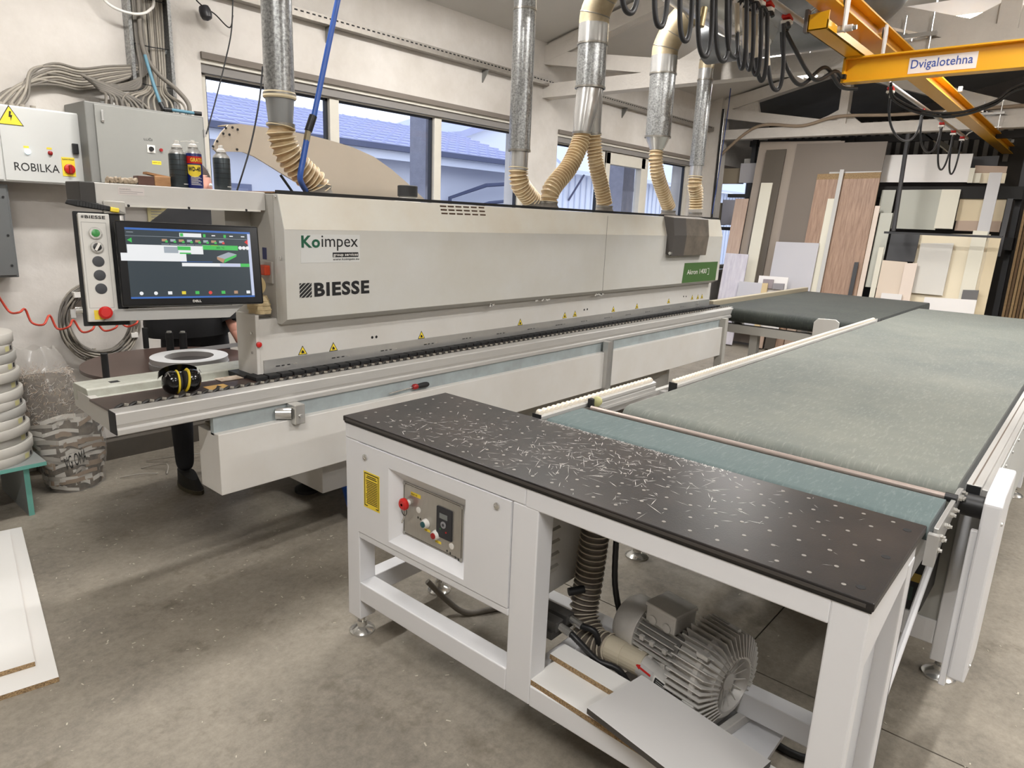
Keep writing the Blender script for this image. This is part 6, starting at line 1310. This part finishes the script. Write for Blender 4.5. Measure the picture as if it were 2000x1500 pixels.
sheet('square lilac-grey board leaning low in front of the largest sheet', (1516, 472), (1600, 475), (1490, 640), X0-.05, LILAC)
sheet('pale oak-grain board at the far left of the stack', (1437, 388), (1462, 388), (1395, 640), X0+.04, OAKL)
sheet('frosty white wood-grain panel beside the machine end', (1418, 494), (1462, 497), (1390, 680), X0-.25, MARB)
sheet('small lilac-white panel leaning at the outfeed fence', (1444, 549), (1489, 553), (1432, 640), X0-.30, LILAC)
sheet('small raw wood block beside the lilac-white panel', (1489, 553), (1500, 553), (1480, 640), X0-.30, mat('pine_block', (200,178,136), .7))
sheet('low white panel under the square lilac-grey board', (1483, 538), (1540, 542), (1470, 640), X0-.2, SWHITE)
sheet('small mauve-grey offcut stuck on the low white panel', (1491, 545), (1511, 546), (1487, 562), X0-.23, mat('mauve_offcut', (142,132,134), .6))
sheet('small grey offcut right of the mauve offcut', (1510, 553), (1532, 554), (1507, 564), X0-.24, mat('grey_offcut', (134,130,132), .6))
# right-hand half
sheet('long white panel on the upper rack level', (1728, 303), (1901, 300), (1719, 356), X0+.22, SWHITE)
sheet('charcoal panel end above the beige panels at right', (1899, 306), (1952, 304), (1890, 360), X0+.40, CHAR)
sheet('beige panel end at the right of the upper rack', (1905, 323), (1968, 325), (1896, 358), X0+.32, TAN)
sheet('cream panel end below the beige panel end', (1906, 338), (1966, 338), (1900, 358), X0+.28, CRM)
sheet('ivory block between the long white panel and the beige ends', (1895, 328), (1905, 328), (1888, 357), X0+.21, IVORY)
sheet('small ivory block right beside the first ivory block', (1903, 338), (1917, 338), (1897, 357), X0+.24, IVORY)
sheet('light grey strip leaning across both rack levels at right', (1933, 337), (1958, 337), (1906, 470), X0+.06, mat('ash_grey_strip', (190,188,188), .5))
sheet('wide pale grey panel on the lower rack level', (1755, 371), (1843, 370), (1742, 446), X0+.17, SAGE)
sheet('ivory panel joined right of the wide pale grey panel', (1840, 370), (1877, 370), (1827, 446), X0+.168, IVORY)
sheet('cream panel at the right end of the lower rack level', (1877, 380), (1968, 382), (1866, 431), X0+.24, BEIGE)
sheet('tan strip along the foot of the cream rack panel', (1868, 431), (1956, 432), (1862, 450), X0+.23, TAN)
sheet('charcoal strip leaning at the right end of the cream boards', (1968, 388), (1979, 388), (1938, 500), X0+.16, CHAR)
sheet('sage grey panel left of the rack post', (1723, 371), (1750, 371), (1712, 416), X0+.16, SAGE)
sheet('pale sage panel under the sage grey one', (1719, 416), (1744, 416), (1690, 560), X0+.10, mat('pale_sage', (196,196,184), .5))
sheet('square charcoal board under the rack post', (1741, 455), (1797, 455), (1728, 508), X0+.02, CHAR)
sheet('large cream board leaning below the rack', (1795, 456), (1935, 458), (1740, 700), X0+.06, CRM)
sheet('ivory strip on the right half of the large cream board', (1901, 450), (1930, 452), (1860, 690), X0+.03, IVORY)
sheet('cream strip at the right edge of the large cream board', (1934, 462), (1956, 462), (1890, 690), X0+.05, BEIGE)
sheet('light grey panel with a centre line on the large cream board', (1799, 475), (1863, 475), (1782, 572), X0+.02, mat('pearl_panel', (206,202,194), .45))
sheet('pinkish strip leaning before the light grey panel', (1768, 514), (1792, 514), (1750, 680), X0-.03, PINK)
sheet('blush board under the square charcoal board', (1724, 508), (1772, 512), (1700, 690), X0+.0, mat('blush_board', (214,198,180), .5))
sheet('ivory strip leaning left of the blush board', (1717, 483), (1727, 483), (1690, 680), X0-.02, IVORY)
sheet('cream strip between the oak-grain board and the sage panels', (1709, 402), (1719, 402), (1660, 660), X0+.05, PINK)
sheet('low white board at the right behind the long belt', (1806, 580), (1908, 586), (1795, 690), X0-.10, SWHITE)
sheet('small slate offcut on the right-hand cream boards', (1881, 566), (1912, 567), (1876, 587), X0+.0, mat('slate_offcut', (96,94,94), .6))
sheet('low off-white board standing left of the pinkish strip', (1722, 572), (1762, 575), (1712, 680), X0-.06, SWHITE)
# lower boards seen beneath the outfeed belt
for k, (px, w_, m_, lab) in enumerate(((1466, 24, OAKL, 'pale'), (1494, 20, DTAUPE, 'dark brown'), (1514, 16, OAK, 'oak-grain'), (1532, 18, TAN, 'tan'), (1552, 16, TAUPE, 'taupe'), (1570, 30, DTAUPE, 'deep brown'))):
    sheet('%s board standing in the gap under the outfeed belt' % lab, (px+8, 628), (px+8+w_, 629), (px, 735), X0-.15+.02*k, m_)
# boards on edge at the far right
for k in range(7):
    px = 1962+k*7; x = 9.9+.05*k; c = at_x(px, 600, x); top_ = at_x(px+4, 400+ (k*37) % 90, x).z
    tag(MB().box(x, x+.7, c.y-.012, c.y+.012, .02, top_).build('board_on_edge', mat('raw_edge_%d' % (k % 3), [(150,122,86), (112,88,62), (168,140,100)][k % 3], .8, var=.3, scale=40)), 'raw board standing on edge at the far right, %s from the left' % ['first', 'second', 'third', 'fourth', 'fifth', 'sixth', 'seventh'][k], 'board', 'boards standing on edge')
# steel rack
rk = thing('sheet_rack', 'dark steel rack holding the leaning sheets at the far end', 'rack', (9.6, 2, 0))
RK = mat('rack_steel', (54,54,56), .55)
a, b = at_x(1774, 262, 9.50), at_x(1745, 452, 9.32)
MB().tube([a, b], .024, 6).build('rack_post', RK, rk)
for y in (4.2, 2.9, .95): MB().box(10.12, 10.2, y-.03, y+.03, 0, 2.9).build('rack_post', RK, rk)
for z in (2.20, 1.63): MB().box(9.86, 10.12, .9, 2.75, z-.16, z-.02).build('rack_shelf', mat('rack_black', (30,29,28), .8), rk)  # shelves are plain black
MB().box(10.2, 10.27, .9, 4.3, 2.75, 2.83).build('rack_beam', RK, rk); MB().box(9.30, 9.34, .95, 2.13, 1.60, 1.625).build('rack_bar', RK, rk)
MB().box(10.08, 10.18, 3.9, 4.55, 1.55, 1.6).build('rack_arm', RK, rk); MB().box(10.08, 10.18, 3.9, 4.5, 2.03, 2.08).build('rack_arm', RK, rk)
SHX = 10.1
for (lab, p0, p1, m_, d_) in (('grey panel lying on the wall-side rack shelf', (1447, 319), (1476, 357), LILAC, 0), ('beige box lying on the wall-side rack shelf', (1409, 329), (1449, 359), mat('beige_box', (160,148,128), .7), .08), ('light panel on top of the wall-side rack shelf', (1454, 310), (1477, 320), SGREY, .1), ('slate-grey board on the lower wall-side shelf', (1412, 390), (1436, 440), mat('lavender_board', (168,168,180), .6), 0), ('olive board end on the lower wall-side shelf', (1404, 396), (1414, 440), mat('olive_board', (132,124,108), .7), .05)):
    a, b = at_x(*p0, SHX+d_), at_x(*p1, SHX+d_); tag(MB().box(SHX+d_, SHX+d_+.06, b.y, a.y, b.z, a.z).build('shelf_panel', m_, bevel=.002), lab, 'panel')
# slatted partition; its dark backing sheet stands in for the unlit hall beyond
pt = thing('slat_partition', 'dark slatted partition high up behind the leaning sheets', 'partition', (11.5, 3, 0))
MB().box(11.6, 11.66, -2, 4.6, 0, 3.3).build('backing', mat('hall_dark', (64,60,56), .9), pt)
for k in range(26): MB().box(11.55, 11.6, 4.3-k*.12, 4.3-k*.12+.055, 2.6, 3.2).build('slat', mat('slat_grey', (120,116,110), .8), pt)
sl = thing('roof_light_panel', 'pale ribbed sheet slung under the far roof', 'panel', (11, 1.9, 2.5))
MB().prism([(10.2, 2.10, 2.86), (11.5, 1.9, 2.75), (11.5, 1.35, 2.45), (10.2, 1.55, 2.42)], (0, 0, .02)).build('sheet', mat('dusty_sheet', (132,126,112), .8), sl)
# ================================================================== LEFT FOREGROUND
for k, (dz, pts) in enumerate(((.0, ((115, 1345), (42, 1030))), (.019, ((70, 1308), (20, 1036))))):
    pass
def flatboard(label, fr_, br_, z, wd, name='melamine_sheet'):
    a = at_z(*fr_, z+.018); b = at_z(*br_, z+.018); u = (b-a); L2 = u.length; u.normalize(); n_ = Vector((-u.y, u.x, 0))
    if n_.x > 0: n_ = -n_
    mb = MB(); mb.prism([Vector((q.x, q.y, z)) for q in (a, b, b+n_*wd, a+n_*wd)], (0, 0, .018)); mb.m = [0, 0]+[1]*(len(mb.f)-2)
    return tag(mb.build(name, [MELA, CHIP]), label, 'board')
flatboard('wide white board with raw edge lying on the floor at left', (115, 1322), (42, 1029), .0, .7); flatboard('upper white board stacked on the floor board at left', (68, 1292), (19, 1038), .0185, .6)
# glass-edged stand with stack of edge tape rolls
st = thing('tape_stand', 'grey stand with turquoise edges carrying the tape roll stack', 'stand', (.75, 4.25, 0))
TEAL = mat('teal_edge', (112,176,164), .35); STG = mat('stand_grey', (138,142,140), .6)
tpz = .287
tpl = MB(); tpl.box(.45, .975, 3.95, 4.5, tpz-.02, tpz); tpl.m = [0, 0, 1, 1, 1, 1]; tpl.build('stand_top', [STG, TEAL], st)
q = MB(); q.box(.88, .905, 3.99, 4.48, 0, tpz-.02); q.m = [0, 0, 1, 0, 1, 0]; q.build('stand_side', [STG, TEAL], st); MB().box(.47, .49, 3.99, 4.48, 0, tpz-.02).build('stand_side', STG, st)
z = tpz; n_ = 14
for k in range(n_):
    h = (.046, .05, .042, .048)[k % 4]; R_ = .243-.0022*k; cx_, cy_ = .735+(.006 if k % 2 else -.006), 4.20+.006*((k*7) % 3)
    o = MB().rev([(.09, 0), (R_, 0), (R_+.002, .003), (R_+.002, h-.004), (R_, h-.001), (.09, h-.001)], (cx_, cy_, z), n=48, closed=True).build('edge_tape_roll', mat('roll_%d' % (k % 3), [(196,192,184), (206,202,194), (188,186,180)][k % 3], .5), smooth=40)
    tag(o, 'off-white edge tape roll in the tall stack at the left edge, %s from the top' % ['fourteenth', 'thirteenth', 'twelfth', 'eleventh', 'tenth', 'ninth', 'eighth', 'seventh', 'sixth', 'fifth', 'fourth', 'third', 'second', 'first'][k], 'tape roll', 'stacked tape rolls')
    if k % 2 == 0:
        a_ = -.55; mb = MB(); mb.grid(lambda u, v: (cx_+(R_+.003)*math.cos(a_+.10*v), cy_+(R_+.003)*math.sin(a_+.10*v), z+.012+.022*u), 1, 3); mb.build('black_code', INK, o)
        mb = MB(); mb.grid(lambda u, v: (cx_+(R_+.003)*math.cos(a_-.22+.16*v), cy_+(R_+.003)*math.sin(a_-.22+.16*v), z+.010+.026*u), 1, 3); mb.build('yellow_tag', mat('pale_yellow_tag', (214,208,150), .6), o)
    z += h
# plastic waste bag with tape strips and shavings
bg_ = thing('waste_bag', 'clear plastic bag stuffed with tape offcuts and shavings', 'bag', (1.17, 4.30, 0))
def bagp(u, v, k=1.0):
    a = 2*math.pi*u; hz = v; prof_ = .175*(.80+.28*math.sin(math.pi*min(hz*1.25, 1)))*(1-.22*max(0, hz-.55)); 
    if hz > .88: prof_ *= 1-.25*(hz-.88)/.12
    wob = 1+.05*math.sin(3*a+6*hz)+.03*math.sin(7*a-9*hz)+.02*math.sin(13*a+17*hz)
    fl_ = 1-.62*max(0, (hz-.70)/.30)
    ca, sa = math.cos(a), math.sin(a); r = prof_*wob*k
    d0 = r*ca; d1 = r*.85*sa*fl_
    cx_ = 1.185-.085*hz+.02*math.sin(4*hz); cy_ = 4.28+.10*hz
    return Vector((cx_+d0*.92+d1*.35, cy_-d0*.35+d1*.92, .004+.80*hz+.012*math.sin(5*a)*(hz > .9)))
q = MB(); q.grid(lambda u, v: bagp(u, v), 48, 26); q.add([bagp(k/48, 0) for k in range(48)], [tuple(range(48))]); q.build('plastic_film', film('clear_film', (206,202,196), .20, .12), bg_, smooth=60)
q = MB(); q.grid(lambda u, v: bagp(u, v*.80, .90), 32, 14); q.add([bagp(k/32, .80, .90) for k in range(32)], [tuple(range(32))[::-1]]); q.build('packed_waste', mat('packed_waste', (120,108,92), .9, var=.6, scale=22, col2=(62,54,46), bump=.8, bscale=30), bg_, smooth=60)
mb = MB()
for k in range(150):
    u0 = random.uniform(0, 1); v0 = random.uniform(.03, .52); ln = random.uniform(.05, .28); sl_ = random.uniform(-.25, .25); w_ = random.uniform(.008, .016); kk = random.uniform(.91, .975); mm = random.choice((0, 0, 1, 2))
    def strip(a, b): 
        p = bagp((u0+ln*a) % 1, min(max(v0+sl_*ln*a, .01), .62)+.02*math.sin(a*3), kk+.03*math.sin(a*5+k)); return p+Vector((0, 0, w_*(b-.5)*2))
    mb.grid(strip, 8, 1, mm)
tag(mb.build('tape_strips', [mat('strip_white', (214,210,202), .45), mat('strip_grey', (170,164,154), .5), mat('strip_brown', (150,128,106), .55)], bg_, smooth=60), kind='stuff')
mb = MB()
for k in range(900):
    u0 = random.uniform(0, 1); v0 = random.uniform(.50, .86); p = bagp(u0, v0, random.uniform(.90, .985)); pts = []
    d_ = Vector((random.gauss(0, 1), random.gauss(0, 1), random.gauss(0, 1))).normalized(); e_ = d_.orthogonal()
    for i in range(4): pts.append(p+d_*.010*i+e_*.006*math.sin(i*1.6+k))
    mb.tube(pts, .0008, 3, m=k % 3, caps=False)
tag(mb.build('shavings', [mat('shaving_a', (208,190,172), .8), mat('shaving_b', (176,150,126), .8), mat('shaving_c', (226,220,212), .8)], bg_), kind='stuff')
mb = MB(); tq = MB(); fit(tq, 'VG OMA', (0, 0, 0), X, Y, 1, 1)
def bagface(s_, t_): return bagp(.735+.10*s_, .17+.09*t_+.05*s_, 1.012)
mb.add([bagface(v.x, v.y) for v in tq.v], tq.f); mb.build('marker_writing', INK, bg_)
# loose strips near the bag
for k, pp_ in enumerate(([(1.55, 4.3, .004), (1.66, 4.2, .03), (1.62, 4.1, .004)], [(1.40, 4.22, .006), (1.50, 4.16, .02), (1.58, 4.14, .006)], [(1.62, 4.4, .01), (1.8, 4.25, .04), (1.98, 4.28, .01)])):
    tag(MB().tube(smoothpath(pp_, 8), .004, 5).build('loose_strip', MATS['strip_grey'], smooth=60), 'loose curl of edge tape on the floor right of the bag, %s' % ['middle one', 'nearest the bag', 'farthest one'][k], 'offcut')
# ================================================================== PERSON behind the terminal
PO = Vector((.07, .17, 0))
pr_ = thing('person', 'person in black T-shirt and dark trousers standing behind the terminal', 'person', (1.70, 3.74, 0))
def person():
    joints = {'pel': ((1.70, 3.74, .93), .150, .105), 'waist': ((1.695, 3.73, 1.08), .150, .105), 'chest': ((1.69, 3.72, 1.30), .165, .115), 'neck0': ((1.70, 3.72, 1.47), .075, .065), 'neck': ((1.71, 3.71, 1.56), .055, .055), 
        'hipL': ((1.58, 3.74, .88), .092, .095), 'kneeL': ((1.565, 3.70, .50), .068, .068), 'ankL': ((1.555, 3.675, .09), .050, .050),
        'hipR': ((1.80, 3.73, .88), .092, .095), 'kneeR': ((1.82, 3.71, .50), .068, .068), 'ankR': ((1.83, 3.74, .09), .050, .050),
        'shL': ((1.53, 3.72, 1.47), .066, .066), 'elL': ((1.47, 3.78, 1.17), .052, .052), 'wrL': ((1.56, 3.93, 1.00), .033, .033),
        'shR': ((1.84, 3.70, 1.47), .066, .066), 'elR': ((1.87, 3.66, 1.15), .052, .052), 'wrR': ((1.85, 3.56, .93), .034, .034)}
    edges = [('pel','waist'),('waist','chest'),('chest','neck0'),('neck0','neck'),('pel','hipL'),('hipL','kneeL'),('kneeL','ankL'),('pel','hipR'),('hipR','kneeR'),('kneeR','ankR'),('chest','shL'),('shL','elL'),('elL','wrL'),('chest','shR'),('shR','elR'),('elR','wrR')]
    names = list(joints); org = ORG[pr_.name]
    me = bpy.data.meshes.new('body'); me.from_pydata([Vector(joints[n][0])-org for n in names], [(names.index(a), names.index(b)) for a, b in edges], [])
    o = bpy.data.objects.new('body', me); COL.objects.link(o); o.parent = pr_; ORG[o.name] = org
    sk = o.modifiers.new('skin', 'SKIN'); sk.use_smooth_shade = True
    for i, n in enumerate(names):
        d_ = me.skin_vertices[0].data[i]; d_.radius = joints[n][1:]; d_.use_root = (n == 'pel')
    sb_ = o.modifiers.new('sub', 'SUBSURF'); sb_.levels = 2; sb_.render_levels = 2
    return o
body = person(); body.data.materials.append(mat('dark_trousers', (34,35,40), .85, var=.15, scale=20))
# T-shirt: loose tube round the trunk with sleeves
q = MB()
def ring(cx_, cy_, z_, rx, ry): return lambda a: Vector((cx_+rx*math.cos(a), cy_+ry*math.sin(a), z_))
rg = [(1.66, 3.735, .885, .235, .155), (1.655, 3.735, .95, .238, .155), (1.655, 3.73, 1.08, .225, .145), (1.665, 3.72, 1.25, .22, .148), (1.68, 3.72, 1.40, .215, .14), (1.69, 3.72, 1.50, .20, .12), (1.705, 3.715, 1.565, .13, .10), (1.715, 3.71, 1.615, .085, .085), (1.72, 3.71, 1.63, .07, .075)]
nA = 32; b0 = 0
for (cx_, cy_, z_, rx, ry) in rg:
    for k in range(nA):
        a = 2*math.pi*k/nA; wv = 1+.018*math.sin(5*a+z_*9)*(z_ < 1.2); q.v.append(Vector((cx_+rx*wv*math.cos(a), cy_+ry*wv*math.sin(a), z_)))
for i in range(len(rg)-1):
    for k in range(nA): q.f.append([i*nA+k, i*nA+(k+1) % nA, (i+1)*nA+(k+1) % nA, (i+1)*nA+k]); q.m.append(0)
q.tube(smoothpath([(1.82, 3.71, 1.48), (1.86, 3.69, 1.33), (1.87, 3.67, 1.16), (1.855, 3.62, 1.02), (1.85, 3.59, .955)], 5), [.085, .084, .082, .080, .078, .077, .076, .075, .074, .073, .072, .071, .070, .069, .068, .067, .066, .065, .064, .063, .062], 16, caps=False)
q.tube(smoothpath([(1.54, 3.72, 1.48), (1.49, 3.74, 1.33), (1.47, 3.78, 1.17), (1.52, 3.88, 1.04)], 5), .070, 16, caps=False)
q.build('t_shirt', CLOTH, pr_, smooth=70)
# head
HC = Vector((1.735, 3.69, 1.70)); hv = []
q = MB()
def head(u, v):
    a = 2*math.pi*u; ph = math.pi*(v-.5); r = math.cos(ph); z_ = math.sin(ph)
    x_ = .076*r*math.cos(a); y_ = .096*r*math.sin(a); zz = .122*z_
    if zz < -.02: x_ *= 1-.18*min((-zz-.02)/.1, 1); y_ *= 1-.10*min((-zz-.02)/.1, 1)
    y_ -= .012*math.exp(-((zz+.012)/.02)**2)*math.exp(-(x_/.016)**2)*(math.sin(a) < 0)*1.6     # nose
    return HC+Vector((x_, y_, zz))
q.grid(head, 32, 20); hd_ = q.build('head', SKIN, pr_, smooth=80)
q = MB(); q.grid(lambda u, v: HC+(head(u, .62+.38*v)-HC)*1.03+Vector((0, .004, .002)), 32, 8); q.build('hair', mat('cropped_hair', (66,54,48), .9, var=.3, scale=90), pr_, smooth=80)
for s_ in (-1, 1):
    MB().rev([(.004, -.005), (.017, -.004), (.020, .004), (.012, .010), (.004, .008)], HC+Vector((s_*.078, .012, -.008)), (s_, .3, 0), 16).build('ear', SKIN, hd_, smooth=60)
    MB().rev([(.002, 0), (.007, .002), (.009, .006), (.002, .010)], HC+Vector((s_*.030, -.098, .008)), (0, -1, 0), 12).build('eye', PAPER, hd_, smooth=60)
MB().box(HC.x-.024, HC.x+.024, HC.y-.096, HC.y-.086, HC.z-.062, HC.z-.054).build('mouth', mat('lips', (160,96,88), .6), hd_, bevel=.003)
MB().tube([HC+Vector((0, .0, -.16)), HC+Vector((0, .0, -.08))], .05, 16).build('neck', SKIN, pr_, smooth=60)
# hands with five fingers
def hand(w, d_, side, nm):
    d_ = Vector(d_).normalized(); up = Vector((0, 0, 1)); sdv = d_.cross(up).normalized(); q = MB(); nrm = sdv.cross(d_)
    q.tube([w-d_*.03, w+d_*.01, w+d_*.05, w+d_*.085], [.028, .031, .036, .034], 12)
    for i in range(4):
        o_ = sdv*(-.026+.0175*i); L = (.060, .072, .068, .052)[i]; b_ = w+d_*.08+o_
        q.tube([b_-d_*.02, b_+d_*L*.4-nrm*.004, b_+d_*L*.72-nrm*.014, b_+d_*L*.92-nrm*.028], [.0095, .0092, .0085, .0065], 8)
    q.tube([w+d_*.02+sdv*side*.024, w+d_*.05+sdv*side*.045, w+d_*.078+sdv*side*.050-nrm*.008], [.012, .0105, .008], 8)
    q.build(nm, SKIN, pr_, smooth=70)
q = MB().tube(smoothpath([(1.85, 3.605, .985), (1.848, 3.565, .925), (1.846, 3.55, .90)], 5), [.043, .042, .040, .039, .038, .036, .035, .034, .033, .032, .031], 14); q.build('forearm', SKIN, pr_, smooth=70)
hand(Vector((1.846, 3.545, .895)), (.15, -.45, -.5), -1, 'hand'); hand(Vector((1.56, 3.93, 1.00)), (.8, .3, -.5), 1, 'hand')
MB().tube(smoothpath([(1.51, 3.86, 1.06), (1.54, 3.90, 1.03), (1.56, 3.93, 1.00)], 5), [.045, .044, .043, .041, .04, .038, .037, .036, .035, .034, .033], 14).build('forearm', SKIN, pr_, smooth=70)
# shoes
for (x, y) in ((1.555, 3.675), (1.83, 3.74)):
    q = MB(); q.grid(lambda u, v: (x+.045*math.cos(2*math.pi*u)*(1-.15*v)*(1 if True else 0), y-.05+.13*math.sin(2*math.pi*u)*(1-.25*v)+.03*v, .022+.075*v*(1-.35*max(0, -math.sin(2*math.pi*u)))), 24, 5); q.add([(x+.038*math.cos(2*math.pi*k/24), y-.02+.098*math.sin(2*math.pi*k/24), .022+.075*(1-.35*max(0, -math.sin(2*math.pi*k/24)))) for k in range(24)], [tuple(range(24))])
    sh = q.build('shoe', mat('shoe_dark', (48,46,42), .8), pr_, smooth=50)
    MB().prism([(x+.048*math.cos(2*math.pi*k/24), y-.05+.136*math.sin(2*math.pi*k/24), 0) for k in range(24)], (0, 0, .023)).build('sole', mat('sole_olive', (92,86,70), .8), sh)

pr_.location = Vector(pr_.location)+PO      # stand clear of the turntable
